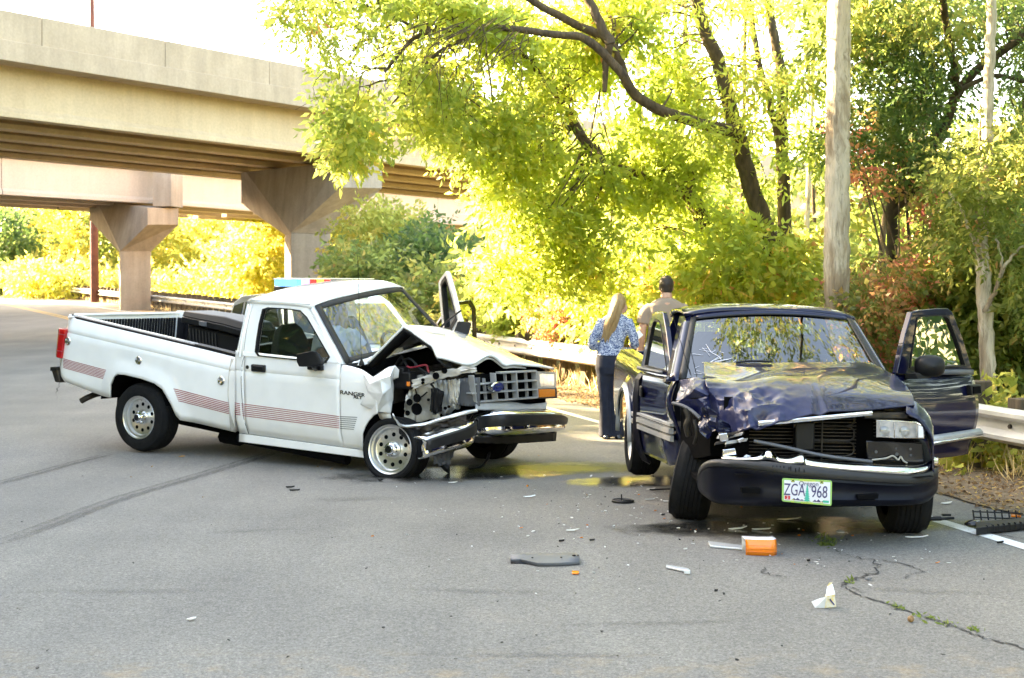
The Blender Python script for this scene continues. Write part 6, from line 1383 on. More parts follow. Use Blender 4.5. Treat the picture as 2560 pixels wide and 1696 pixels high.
def twigs(mat, parent, C, anchor_paths, seed, n=60, r=.008, hang=0):
    """thin twigs running from the limbs into the clumps, joined as one part"""
    rnd = random.Random(seed); A_ = [p for pts, _, _ in anchor_paths for p in smoothpath(pts, 6)]; mb = MB()
    for _ in range(n):
        c = Vector(C[rnd.randrange(len(C))]); a = min(A_, key=lambda q: (q-c).length+rnd.uniform(0, .6)); 
        if (a-c).length > 4.5: continue
        m = a.lerp(c, .5)+V(rnd.gauss(0, .15), rnd.gauss(0, .15), rnd.uniform(0, .25)); mb.tube(smoothpath([a, m, c+V(0, 0, -hang*rnd.random())], 4), [lerp(r*2.2, r*.5, t/8) for t in range(9)], 5)
        if rnd.random() < .7:
            e = c+V(rnd.gauss(0, .35), rnd.gauss(0, .3), rnd.gauss(0, .25)); mb.tube([m, m.lerp(e, .6)+V(0, 0, .08), e], [r, r*.7, r*.3], 4)
    if mb.v: o = mb.build('twig', mat, parent, smooth=60); o['kind'] = 'stuff'
def TU(pts, Y): return [U(a, b, Y if not isinstance(Y, (list, tuple)) else lerp(Y[0], Y[1], i/(len(pts)-1))) for i, (a, b) in enumerate(pts)]
def ground_pt(px, Y): p = U(px, Y0, Y); return V(p.x, p.y, roadz(Y))
# ---- 1 the big overhanging tree
base = ground_pt(1950, 19.5)
t1 = empty('maple_tree', base, 'large light green tree with arching limbs overhanging the road in the middle', 'tree')
LP = [([base+V(0, 0, -.3)]+TU([(1940, 760), (1932, 638), (1906, 551), (1872, 450), (1842, 330), (1799, 168), (1753, 51), (1730, -60)], [19.5, 18.5]), .17, .07),
      ([base+V(.2, .3, -.3)]+TU([(1964, 700), (1962, 617), (1957, 408), (1953, 306), (1957, 214), (1931, 66), (1911, -60)], 20), .12, .06),
      (TU([(1955, 420), (1937, 306), (1896, 153), (1865, -60)], 20), .06, .035),
      ([ground_pt(1800, 20)+V(0, 0, -.2)]+TU([(1790, 740), (1768, 627), (1745, 520), (1690, 470), (1560, 430), (1471, 367), (1407, 257), (1361, 197), (1301, 138), (1200, 106)], [20, 17.5]), .13, .035),
      (TU([(1842, 330), (1720, 300), (1590, 240), (1526, 110), (1435, 60), (1334, 5), (1250, -50)], [18.5, 17]), .085, .04),
      (TU([(1560, 190), (1470, 100), (1389, 87), (1228, 69), (1067, 83), (1021, 110), (960, 180)], [17.4, 16.6]), .062, .018),
      (TU([(1228, 69), (1100, 130), (1040, 190), (980, 260)], [17, 16.8]), .03, .01),
      (TU([(1526, 110), (1515, 160), (1510, 230)], 17.6), .06, .03),
      (TU([(1526, 110), (1480, 20), (1440, -60)], 17.3), .065, .05),
      (TU([(1067, 83), (930, 20), (850, 5), (760, 30)], [16.6, 16]), .02, .006)]
limbs('trunk', M_bark, t1, LP)
poly1 = [(885, -40), (890, 100), (855, 190), (860, 270), (850, 295), (895, 320), (940, 315), (1010, 320), (1080, 345), (1150, 400), (1240, 450), (1230, 560), (1220, 620), (1230, 700), (1300, 765), (1450, 780), (1700, 790), (1900, 780), (2010, 690), (2030, 470), (1900, 430), (1740, 330), (1680, -40)]
def y1(x, y): 
    a = 15.6+max(0, (x-900)/1100)*4.0; return (a, a+1.9+max(0, (x-900)/1100)*1.0)
C, R_ = clumps(poly1, y1, 300, gap=-.02, gs=.0085, seed=3, rad=(.22, .5))
hue = np.clip(.35+.25*(1-(np.array([1280+F*c[0]/c[1] for c in C])-800)/1100)+RNG.normal(size=len(C))*.18, 0, 1)
leaf_mesh('crown', M_leaf, t1, *sprigs(C, R_, 30, 6, .112, .050, .15, hue, slen=.25, spread=.8))
Cs, Rs = clumps([(1690, -40), (1740, 330), (1900, 430), (2060, 450), (2060, -40)], (17.5, 21), 46, gap=.02, gs=.011, seed=8, rad=(.2, .45)); leaf_mesh('crown', M_leaf, t1, *sprigs(Cs, Rs, 18, 7, .115, .040, .35, slen=.28))
Ch, Rh = clumps([(690, -40), (700, 60), (760, 70), (800, 110), (840, 60), (850, -40)], (15.8, 16.6), 14, gap=-.9, seed=5, rad=(.15, .3)); leaf_mesh('crown', M_leaf, t1, *sprigs(Ch, Rh, 14, 7, .115, .034, .7, slen=.28))
Cb, Rb = clumps([(845, 280), (880, 250), (920, 320), (900, 380), (870, 400), (845, 370)], (15.8, 17), 16, gap=-.9, seed=6, rad=(.2, .38)); leaf_mesh('crown', M_leaf, t1, *sprigs(Cb, Rb, 18, 6, .12, .048, .4, slen=.28))
twigs(M_bark, t1, C, LP, 3, n=150, r=.008)
def upper(parent, mat, box, k, seed, per=16, ll=.14, lw=.055, rad=(.5, 1.0)):
    rnd = random.Random(seed); C = []; 
    while len(C) < k:
        p = [rnd.uniform(*b) for b in box]
        if mnoise.noise(V(*p)*.45+V(seed, 0, 0)) > -.12 and p[2] > 1.604+(Y0+25)/F*p[1]: C.append(p)
    leaf_mesh('crown', mat, parent, *sprigs(np.array(C), np.array([rnd.uniform(*rad) for _ in C]), per, 7, ll, lw, .3, slen=.35))
upper(t1, M_leaf, ((-1.0, 5.5), (20, 27), (6.8, 14)), 170, 5)
rnd = random.Random(9); mb = MB()      # bare hanging twigs under the arching limbs
for _ in range(90):
    x_ = rnd.uniform(900, 1330); y_ = rnd.uniform(40, 120); Y_ = rnd.uniform(15.8, 17); l = rnd.uniform(40, 240); dx = rnd.gauss(-70, 55)
    mb.tube(smoothpath([U(x_, y_, Y_), U(x_+dx*.55+rnd.gauss(0, 12), y_+l*.25, Y_), U(x_+dx*.9+rnd.gauss(0, 15), y_+l*.6, Y_), U(x_+dx+rnd.gauss(0, 20), y_+l, Y_+.1)], 4), [lerp(.0065, .0015, k/12) for k in range(13)], 4)
mb.build('twig', M_bark, t1)['kind'] = 'stuff'
# ---- 2 tall pale trunk
b2 = ground_pt(2092, 15.4); t2 = empty('poplar_tree', b2, 'tall straight pale trunk rising behind the blue truck roof', 'tree')
L2 = [([b2+V(0, 0, -.3)]+TU([(2092, 780), (2093, 500), (2095, 300), (2097, 100), (2099, -120), (2100, -420)], 15.4), .145, .118), (TU([(2098, 190), (2150, 160), (2200, 120), (2270, 100)], 17), .03, .012), (TU([(2097, 60), (2050, -20), (1990, -80)], 17), .04, .02)]
limbs('trunk', M_palebark, t2, L2, n=22, wob=.02, rough=.10, seg=16)
C, R_ = clumps([(2040, -60), (2040, 120), (2130, 160), (2300, 130), (2420, 60), (2420, -60)], (16, 19), 46, gap=-.1, seed=12, rad=(.3, .6)); leaf_mesh('crown', M_leafmid, t2, *sprigs(C, R_, 18, 7, .11, .045, .3))
# ---- 3 dark leaning tree, upper right
b3 = ground_pt(2190, 18); t3 = empty('oak_tree', b3, 'dark green tree leaning right over the open right-hand door', 'tree')
L3 = [([b3+V(0, 0, -.3)]+TU([(2185, 760), (2215, 690), (2232, 627), (2232, 510), (2278, 444), (2355, 326), (2396, 230), (2457, 163), (2590, 70)], [18, 17]), .095, .05),
      (TU([(2240, 540), (2258, 505), (2365, 408), (2467, 357), (2543, 326), (2620, 310)], 17.6), .055, .03), (TU([(2396, 230), (2480, 190), (2560, 205), (2640, 230)], 17), .035, .02), (TU([(2278, 444), (2260, 380), (2290, 300), (2320, 200)], 17.6), .03, .012), (TU([(2355, 326), (2300, 250), (2230, 190), (2170, 160)], 17.5), .025, .01)]
limbs('trunk', M_darkbark, t3, L3)
C, R_ = clumps([(2090, 90), (2200, 40), (2350, -40), (2620, -40), (2620, 300), (2500, 340), (2400, 330), (2300, 420), (2220, 480), (2130, 470), (2110, 300)], (16.2, 19.5), 125, gap=.0, gs=.011, seed=21, rad=(.28, .55))
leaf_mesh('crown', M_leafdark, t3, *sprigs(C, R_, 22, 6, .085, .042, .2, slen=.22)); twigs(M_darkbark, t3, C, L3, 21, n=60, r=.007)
limbs('branch', M_darkbark, t3, [(smoothpath([U(2396, 230, 17), V(4.8, 15.6, 5.2), V(4.2, 13.6, 6.2), V(3.0, 11.4, 7.0)], 3), .05, .015)])
upper(t3, M_leafmid, ((1.9, 6.5), (10.5, 17), (5.2, 8.6)), 120, 22, ll=.10, lw=.045, rad=(.3, .65))
upper(t3, M_leaf, ((4.5, 10), (20, 27), (7, 14)), 150, 23)
# ---- 4 slim pale trunk at the right
b4 = ground_pt(2472, 14.8); t4 = empty('alder_tree', b4, 'slim pale trunk with forked branches right of the open door', 'tree')
L4 = [([b4+V(0, 0, -.3)]+TU([(2472, 1010), (2466, 850), (2458, 700), (2452, 600), (2458, 500), (2468, 380), (2470, 250), (2478, 60), (2480, -100)], [14.8, 15.4]), .088, .05),
      (TU([(2452, 640), (2425, 580), (2400, 520), (2372, 480)], 14.9), .03, .012), (TU([(2462, 780), (2490, 720), (2505, 660), (2490, 590)], 14.7), .026, .01), (TU([(2500, 690), (2530, 640), (2575, 600)], 14.7), .02, .012), (TU([(2440, 420), (2450, 350), (2452, 260)], 15.4), .02, .01)]
limbs('trunk', M_palebark, t4, L4, n=14, wob=.025, rough=.09, seg=10)
C, R_ = clumps([(2320, 420), (2400, 330), (2620, 320), (2620, 760), (2520, 740), (2380, 680), (2310, 600)], (14.3, 17.5), 105, gap=-.05, seed=33, rad=(.25, .5)); leaf_mesh('crown', M_leafmid, t4, *sprigs(C, R_, 18, 7, .09, .036, .3))
# ---- red vine maples
def shrub(name, label, px, Y, poly, Yr, k, mat, seed, per=18, ll=.075, lw=.045, stems=7, cat='shrub', group=None, bark=M_bark, rad=(.2, .42), gap=-.1, leaflets=6, droop=.2, slen=.22):
    b = ground_pt(px, Y); e = empty(name, b, label, cat, group); C, R_ = clumps(poly, Yr, k, gap=gap, gs=.012, seed=seed, rad=rad)
    rnd = random.Random(seed)
    for i in range(stems):
        c = Vector(C[rnd.randrange(len(C))]); s = b+V(rnd.gauss(0, .25), rnd.gauss(0, .2), -.1); mb = MB(); mb.tube(smoothpath([s, s.lerp(c, .5)+V(0, 0, .3), c], 4), [lerp(.022, .006, k_/8) for k_ in range(9)], 5); mb.build('stem', bark, e)
    leaf_mesh('foliage', mat, e, *sprigs(C, R_, per, leaflets, ll, lw, droop, slen=slen)); return e
shrub('vine_maple', 'red and orange leaved shrub behind the blue truck cab, right of the tall trunk', 2180, 15.6, [(2100, 740), (2150, 690), (2260, 660), (2310, 720), (2280, 760), (2240, 900), (2160, 960), (2120, 900), (2108, 780)], (15.0, 16.8), 95, M_leafred, 41, per=18)
shrub('vine_maple', 'thin red leaved sprays climbing below the dark leaning limb', 2300, 16.5, [(2120, 280), (2240, 290), (2330, 400), (2340, 520), (2240, 560), (2140, 520), (2110, 380)], (16, 17.5), 26, M_leafred, 42, per=8, rad=(.15, .3))
shrub('vine_maple', 'low orange tinted shrub behind the guardrail left of the woman', 1440, 25, [(1330, 740), (1480, 720), (1560, 780), (1520, 850), (1400, 850), (1320, 810)], (24.6, 26.2), 44, M_leafred, 43, per=16, rad=(.2, .4))
# ---- brush behind the rail, nearest first
bl_ = [('green leafy bush beyond the guardrail at the right edge', 2520, 16, [(2420, 700), (2500, 620), (2620, 600), (2620, 1010), (2500, 1030), (2440, 900)], (15.6, 17.2), 90, M_leafmid),
       ('green bush behind the open right-hand door of the blue truck', 2350, 16.2, [(2260, 820), (2330, 660), (2440, 650), (2470, 900), (2420, 1010), (2280, 990)], (15.6, 17.4), 80, M_leafmid),
       ('grassy undergrowth seen beneath the guardrail right of the blue truck', 2450, 13.4, [(2390, 1040), (2540, 1030), (2560, 1160), (2400, 1170)], (12.9, 13.8), 26, M_leafyel),
       ('green bush filling the gap between the man and the blue truck roof', 1800, 19, [(1680, 620), (1800, 590), (1960, 610), (2070, 680), (2060, 800), (1900, 800), (1700, 800)], (17.6, 20), 80, M_leaf),
       ('leafy bush behind the woman and the man', 1560, 24, [(1430, 640), (1560, 600), (1700, 640), (1720, 800), (1620, 880), (1450, 820)], (22, 25), 90, M_leaf),
       ('light green bush behind the guardrail above the white truck nose', 1330, 30, [(1190, 660), (1300, 620), (1440, 650), (1450, 780), (1330, 830), (1220, 800)], (28, 31), 90, M_leaf),
       ('yellow green low growth along the guardrail above the white hood', 1230, 33, [(1120, 740), (1240, 720), (1380, 770), (1380, 830), (1240, 830), (1130, 815)], (31, 34), 60, M_leafyel)]
for i, (lab, px, Y, poly, Yr, k, mat) in enumerate(bl_): shrub('bush', lab, px, Y, poly, Yr, k, mat, 60+i, per=16, ll=.09+.002*Y, lw=.045+.0012*Y, cat='bush', rad=(.3, .6), gap=-.3)
# ---- olive thicket behind the police car, in the middle distance
md_ = [('olive green tree right of the near pier', 930, 46, [(850, 660), (855, 610), (895, 550), (960, 525), (1030, 550), (1050, 630), (1030, 720), (860, 730)], (43, 50), 130, M_leafyel, 'tree'),
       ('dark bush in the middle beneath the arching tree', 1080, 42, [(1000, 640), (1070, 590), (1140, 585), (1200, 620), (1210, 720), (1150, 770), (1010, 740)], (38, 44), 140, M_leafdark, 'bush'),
       ('brownish olive bush just above the white truck roof', 900, 40, [(825, 700), (870, 640), (980, 650), (1060, 700), (1100, 790), (960, 800), (830, 760)], (37, 42), 110, M_leafmid, 'bush'),
       ('mid green bush behind the raised white hood', 1120, 36, [(1050, 700), (1130, 660), (1240, 690), (1250, 790), (1150, 830), (1060, 800)], (34, 37), 80, M_leafmid, 'bush')]
for i, (lab, px, Y, poly, Yr, k, mat, cat) in enumerate(md_): shrub('olive_tree' if cat == 'tree' else 'bush', lab, px, Y, poly, Yr, k, mat, 80+i, per=14, ll=.20, lw=.11, cat=cat, rad=(.5, 1.0), gap=-.35, stems=5, slen=.4)
# ---- far trees under the bridges, left
ft_ = [('dark tree at the far left edge beneath the farther overpass', 30, 104, [(-60, 540), (40, 530), (85, 600), (90, 690), (20, 720), (-60, 720)], (98, 108), 120, M_leafdark),
       ('sunlit tree between the left edge and the rusty mast', 150, 112, [(60, 500), (200, 480), (240, 560), (240, 690), (120, 715), (70, 640)], (105, 118), 130, M_leafyel),
       ('sunlit tree between the two piers', 480, 110, [(370, 520), (470, 500), (600, 530), (640, 620), (640, 720), (400, 725), (370, 640)], (100, 116), 190, M_leafyel),
       ('bright bush just left of the near pier', 640, 92, [(560, 600), (640, 560), (715, 570), (715, 730), (580, 735)], (86, 98), 110, M_leafyel),
       ('pale green tree right of the rusty mast', 262, 108, [(235, 500), (290, 500), (290, 700), (240, 715)], (102, 112), 60, M_leafmid),
       ('low bright brush along the far guardrail', 300, 98, [(-60, 690), (120, 670), (300, 690), (560, 700), (720, 705), (720, 740), (300, 728), (-60, 722)], (90, 104), 160, M_leafyel)]
for i, (lab, px, Y, poly, Yr, k, mat) in enumerate(ft_): shrub('tree' if 'tree' in lab else 'bush', lab, px, Y, poly, Yr, k, mat, 100+i, per=16, ll=.34, lw=.2, cat='tree' if 'tree' in lab else 'bush', rad=(.9, 2.0), gap=-.5, stems=4, slen=.7)
# ---- woods that read as one mass
def wood(name, label, C, R_, mat, per=14, ll=.45, lw=.26, slen=.8):
    o = leaf_mesh(name, mat, None, *sprigs(np.array(C), np.array(R_), per, 6, ll, lw, .2, slen=slen)); tag(o, label, 'woodland', None, 'stuff'); return o
rnd = random.Random(77)
C, R_ = clumps([(1280, 560), (1330, 400), (1500, 330), (1700, 400), (1900, 480), (2150, 470), (2350, 380), (2640, 330), (2640, 900), (1900, 830), (1300, 810), (1260, 700)], (26, 36), 360, gap=-.35, gs=.006, seed=91, rad=(.6, 1.1))
wood('woodland', 'green woodland seen through the nearer trees', C, R_, M_leafmid, per=15, ll=.22, lw=.12, slen=.4)
C, R_ = clumps([(-80, 470), (300, 470), (840, 480), (1200, 470), (1300, 560), (1300, 760), (840, 740), (-80, 735)], (125, 145), 420, gap=-.9, seed=93, rad=(1.8, 3.2))
wood('woodland', 'bright far woodland beyond both overpasses', C, R_, M_leafyel, per=14, ll=.7, lw=.45, slen=1.2)
# trunks of the woodland seen between leaves
for i, (px, Y, r, lean, top) in enumerate(((1620, 27, .10, -30, 60), (1690, 29, .09, 25, 0), (2010, 26, .07, 30, -40), (2040, 30, .06, -20, 120), (1570, 31, .10, 10, 200), (2200, 24, .07, 50, 100), (2330, 22, .06, -30, 250), (1850, 25, .06, 15, -40))):
    b = ground_pt(px, Y); e = empty('young_tree', b, ['thin trunk deep in the wood left of the man', 'thin trunk in the wood above the man', 'slim trunk just left of the tall pale trunk', 'slender bare trunk close by the tall pale trunk on its left', 'thin trunk in the wood above the woman', 'thin leaning trunk right of the tall pale trunk', 'thin trunk behind the open right-hand door', 'slim upright trunk in the middle of the wood'][i], 'tree')
    limbs('trunk', M_bark if i % 2 else M_palebark, e, [([b]+TU([(px, 700), (px+lean*.4, 450), (px+lean, top)], Y), r, r*.5), (TU([(px+lean*.4, 450), (px+lean*2, 330), (px+lean*3, 250)], Y), r*.4, r*.2)])
# woods outside the frame: left and right of the road and behind the viewer (unseen, placed to shade the road and fill reflections in paint and glass)
C = []; R_ = []
for _ in range(860):
    x, y, z = rnd.uniform(-22, -13.5), rnd.uniform(-9, 22.5), rnd.uniform(.8, 15.5); C.append((x, y, z)); R_.append(rnd.uniform(.9, 1.7))
for _ in range(200):
    C.append((rnd.uniform(-23, -16.5), rnd.uniform(22, 31), rnd.uniform(.8, 9.2))); R_.append(rnd.uniform(.9, 1.5))
for _ in range(760):
    y = rnd.uniform(40, 88); C.append((-31.5-(y-49)*.36+rnd.uniform(-6, 3), y, rnd.uniform(1, 12.5))); R_.append(rnd.uniform(1.2, 2.0))
wood('woodland', 'wood on the left bank, out of the frame, shading the road', C, R_, M_leafmid, per=18, ll=.55, lw=.34, slen=.9)
C = []; R_ = []
for _ in range(420):
    a = rnd.uniform(-1.0, 1.15); r = rnd.uniform(24, 36); x, y = math.sin(a)*r+3, -math.cos(a)*r; z = rnd.uniform(1.0, 8+2*math.sin(a*7)); C.append((x, y, z)); R_.append(rnd.uniform(.8, 1.8))
wood('woodland', 'roadside wood behind the viewer, mirrored in glass and paint', C, R_, M_leafyel, per=14, ll=.45, lw=.26)
C = []; R_ = []
for _ in range(460):
    y = rnd.uniform(-8, 26); lo = max(8.5-.27*y+.6, .40*y+.8); x = lo+rnd.uniform(0, 7); C.append((x, y, rnd.uniform(.1, 8))); R_.append(rnd.uniform(.7, 1.3))
wood('woodland', 'brushy wood beyond the guardrail to the right, out of the frame', C, R_, M_leafdark, per=34, ll=.16, lw=.08, slen=.4)
# ---- grass, litter and weeds
def grass(name, label, pts, n, h, mat, seed):
    rnd = np.random.default_rng(seed); idx = rnd.integers(0, len(pts), n); P = np.array([tuple(p) for p in pts])[idx]+rnd.normal(size=(n, 3))*np.array([.22, .22, 0]); P[:, 2] = [roadz(y)+.0 for y in P[:, 1]]
    D = unit(rnd.normal(size=(n, 3))*np.array([.45, .45, .1])+np.array([0, 0, 1])); L = rnd.uniform(.4, 1.2, n)*h
    o = leaf_mesh(name, mat, None, P, D, L, np.full(n, .008)+L*.02, rnd.random(n)); tag(o, label, 'grass', None, 'stuff')
pts = []
for s in np.arange(2, 40, .25):
    p, n, d = rail(s)
    if mnoise.noise(V(s*.9, 0, 0)) > -.1: pts += [p-n*.35, p-n*.7]
grass('dry_grass', 'dry straw grass at the foot of the guardrail', pts, 9000, .32, M_straw, 3)
pts = [rail(s)[0]-rail(s)[1]*o for s in np.arange(40, 140, .5) for o in (.2, .7)]; grass('dry_grass', 'pale dry grass under the far guardrail', pts, 5000, .35, M_straw, 4)
n = 30000; ss = np.where(RNG.random(n) < .72, RNG.uniform(8, 34, n), RNG.uniform(1, 70, n)); oo = RNG.uniform(-1.6, 1.15, n)**1; P = []
for s, o in zip(ss, oo): p, nn, d = rail(s); q = p+nn*o; P.append((q.x, q.y, roadz(q.y)+.014+abs(RNG.normal())*.008))
P = np.array(P); D = unit(RNG.normal(size=(n, 3))*np.array([1, 1, .25])); L = RNG.uniform(.015, .06, n)
M_dead = leafmat('dead_leaf', [(0, (.07, .045, .025)), (.5, (.17, .10, .045)), (.85, (.30, .20, .09)), (1, (.42, .30, .08))], .2, .8)
o = leaf_mesh('leaf_litter', M_dead, None, P, D, L, L*.55, RNG.random(n)); tag(o, 'fallen dead leaves and twigs on the verge', 'leaf litter', None, 'stuff')
for (px, py, k, w_) in ((2062, 1352, 60, .09), (2070, 1362, 50, .06), (2128, 1457, 14, .03), (2245, 1521, 16, .05), (2312, 1544, 12, .04), (2365, 1560, 16, .05), (2432, 1576, 14, .04)):
    c = G(px, py); P = np.array([tuple(c)]*k)+RNG.normal(size=(k, 3))*np.array([w_*.5, w_*.8, 0]); P[:, 2] = .004; D = unit(RNG.normal(size=(k, 3))*np.array([1, 1, .3])+np.array([0, 0, .55])); L = RNG.uniform(.02, .05, k)
    o = leaf_mesh('weed', M_leafmid, None, P, D, L, L*.35, RNG.random(k)*.6); tag(o, 'small green weed growing in the road crack', 'weed', 'weeds in the crack', 'stuff')
# ================================================================== DEBRIS ON THE ROAD
def gl(px, py): return G(px, py)
def shard(px, py, w, l, rot, mat, name, label, cat='debris', group=None, t=.004, seed=0, tilt=.12, curl=0, n=6):
    """an irregular thin broken piece lying on the road"""
    rnd = random.Random(seed*31+int(px)); c = gl(px, py); pts = []
    for k in range(n):
        a = 2*math.pi*k/n+rnd.uniform(-.25, .25); pts.append((math.cos(a)*l/2*rnd.uniform(.65, 1.05), math.sin(a)*w/2*rnd.uniform(.6, 1.1)))
    ca, sa = math.cos(rot), math.sin(rot); P_ = []
    for x, y in pts:
        z = .006+abs(x)*tilt*(1 if x > 0 else .2)+curl*(x/l*2)**2*l; P_.append(V(c.x+x*ca-y*sa, c.y+x*sa+y*ca, c.z+z))
    mb = MB(); mb.prism(P_, (rnd.uniform(-.3, .3)*t, rnd.uniform(-.3, .3)*t, t)); o = mb.build(name, mat, None, smooth=0); tag(o, label, cat, group); return o
def px_box(name, quad, h, mat, label, cat='debris', bevel=.003):
    P_ = [G(*p)+V(0, 0, .003) for p in quad]; mb = MB(); mb.prism(P_, (0, 0, h)); o = mb.build(name, mat, None, bevel=bevel); tag(o, label, cat); return o
M_chip = pm('pale_plastic', (.62, .62, .60), .4, var=.15, vscale=20); M_clear = pm('clear_shard', (.70, .72, .72), .15, metal=.2, coat=.4)
M_brownleaf = pm('dry_leaf', (.34, .18, .06), .8, var=.3, vscale=30); M_nut = pm('acorn', (.30, .17, .07), .5, var=.3, vscale=40)
# amber turn-signal lens standing on the road
c0, c1 = G(1864, 1388), G(1944, 1390); ux_ = (c1-c0); dpt = V(0, .055, 0); rows = []
e = empty('turn_signal_lens', c0.lerp(c1, .5), 'loose orange turn signal lens lying upright in front of the blue truck', 'lamp lens')
mb = MB(); L0 = []
for k in range(11):
    t = k/10; p = c0+ux_*t; bow = .03*max(0, t-.8)*5*max(0,t-.8)*5-.012*math.sin(t*math.pi); L0.append([V(p.x, p.y+bow, .004), V(p.x, p.y+bow-.004, .045), V(p.x, p.y+bow+.006, .098), V(p.x, p.y+bow+.014, .103)])
mb.grid(L0); mb.build('lens', M_amber, e, smooth=60, solid=.006)
mb = MB(); mb.grid([[r[3], r[3]+V(0, .13, -.002)] for r in L0]); mb.build('housing', M_plate, e, solid=.006)
mb = MB(); mb.grid([[r[0]+V(0, .13, 0), r[3]+V(0, .13, -.006)] for r in L0]); mb.build('back_shell', M_chip, e, solid=.005)
for z in (.03, .05, .07):
    mb = MB(); mb.tube([V(r[1].x, r[1].y-.003, z) for r in L0], .0018, 4); mb.build('lens_rib', M_amber, e)
px_box('trim_strip', ((1768, 1358), (1775, 1370), (1866, 1378), (1866, 1370)), .012, M_clear, 'pale trim strip lying left of the loose orange lens')
# grey folded bracket
A_ = [(1277, 1397), (1310, 1396), (1360, 1396), (1400, 1395.5), (1438, 1394), (1449, 1404)]; B_ = [(1277, 1408), (1300, 1407), (1330, 1414), (1345, 1417), (1400, 1416.5), (1449, 1413)]
e = empty('metal_bracket', G(1362, 1408), 'long grey metal bracket with slots lying on the road between the trucks', 'bracket')
mb = MB(); mb.grid([[G(*a)+V(0, 0, .030), G(*a).lerp(G(*b), .5)+V(0, 0, .034), G(*b)+V(0, 0, .022), G(*b)+V(0, -.004, .004)] for a, b in zip(A_, B_)]); mb.build('plate', M_greyplas, e, smooth=20, solid=.004)
for px, py, r in ((1435, 1404.5, .012), (1445, 1404, .007), (1331, 1410, .007), (1403, 1409, .007)):
    mb = MB(); mb.lathe([(0, r), (.002, r), (.002, 0)], G(px, py)+V(0, 0, .036), V(0, -.15, 1), 10); mb.build('slot', M_dark, e)
mb = MB(); mb.grid([[G(1277, 1399)+V(0, 0, .028), G(1277, 1410)+V(0, 0, .004)], [G(1320, 1404)+V(0, 0, .02), G(1320, 1411)+V(0, 0, .004)]]); mb.build('flange', M_black, e, solid=.004)
px_box('lens_chip', ((1429, 1432), (1430, 1438), (1447, 1438), (1448, 1433)), .010, M_amber, 'orange lens splinter lying below the long grey bracket')
e = empty('metal_strip', G(1693, 1428), 'pale hooked metal strip lying right of the long grey bracket', 'metal strip')
mb = MB(); mb.prism([G(*p)+V(0, 0, .004) for p in ((1664, 1418), (1666, 1423), (1708, 1432), (1722, 1436), (1723, 1428), (1712, 1426))], (0, 0, .012)); mb.build('strip', M_clear, e, bevel=.003)
mb = MB(); mb.box(G(1717, 1436)+V(0, -.012, .016), (.035, .02, .022)); mb.build('hook', M_chip, e, bevel=.003)
# round black cap with stud
e = empty('round_cap', G(1557, 1256), 'round black cap with a central stud lying left of the blue truck tyre', 'cap'); cc = G(1557, 1256)
mb = MB(); mb.lathe([(0, .082), (.004, .088), (.016, .088), (.022, .080), (.016, .070), (.010, .062)], cc, V(0, 0, 1), 28); mb.build('ring', M_black, e, smooth=50)
mb = MB(); mb.lathe([(.008, .066), (.011, .02), (.016, .012)], cc, V(0, 0, 1), 20); mb.tube([cc+V(-.01, 0, .01), cc+V(-.01, 0, .062)], .006, 6)
for a in (.4, 2.5, 4.6): mb.tube([cc+V(0, 0, .014), cc+V(math.cos(a)*.07, math.sin(a)*.07, .014)], .004, 4)
mb.build('stud', M_bumpgrey, e)
# crumpled carton
e = empty('crumpled_carton', G(2062, 1518), 'crumpled white and yellow carton on the road at lower right', 'carton'); cc = G(2062, 1518)
M_cyel = pm('carton_yellow', (.72, .50, .10), .5, col2=(.75, .74, .68), vscale=38); M_cwh = pm('carton_white', (.78, .78, .76), .5, var=.06)
X = lambda a, b, z: cc+V(a, b, z)
mb = MB(); mb.add([X(-.01, -.03, .002), X(.055, -.02, .004), X(.058, .03, .004), X(.0, .03, .003), X(.0, -.035, .062), X(.045, -.025, .070), X(.05, .02, .066), X(.008, .025, .06)], [(0, 1, 5, 4), (1, 2, 6, 5), (2, 3, 7, 6), (3, 0, 4, 7), (0, 3, 2, 1)]); mb.build('box', M_cyel, e, smooth=0, solid=.002)
mb = MB(); mb.add([X(-.072, -.01, .030), X(-.058, -.035, .003), X(-.008, -.032, .003), X(.0, -.036, .060), X(-.03, -.02, .05)], [(0, 1, 2, 3, 4)]); mb.build('flap', M_chip, e, smooth=0, solid=.002)
mb = MB(); mb.add([X(-.004, -.034, .062), X(.048, -.024, .071), X(.040, .0, .118), X(.012, .0, .105)], [(0, 1, 2, 3)]); mb.build('flap', M_cwh, e, smooth=0, solid=.002)
mb = MB(); mb.add([X(.012, .0, .106), X(.034, -.002, .115), X(.040, .002, .128), X(.024, .002, .126)], [(0, 1, 2, 3)]); mb.build('flap', M_cyel, e, smooth=0, solid=.002)
mb = MB(); mb.add([X(.015, -.0335, .045), X(.04, -.03, .015), X(.046, -.029, .017), X(.022, -.0325, .05)], [(0, 1, 2, 3)]); mb.build('print_mark', M_oval, e, smooth=0)
cc = G(2277, 1556); mb = MB(); ell(mb, cc+V(0, 0, .016), (.017, .016, .016), 10, 7); ell(mb, cc+V(.002, -.002, .026), (.011, .011, .008), 8, 5); o = mb.build('nut', M_nut, None, smooth=60); tag(o, 'brown nut lying on the road at lower right', 'nut')
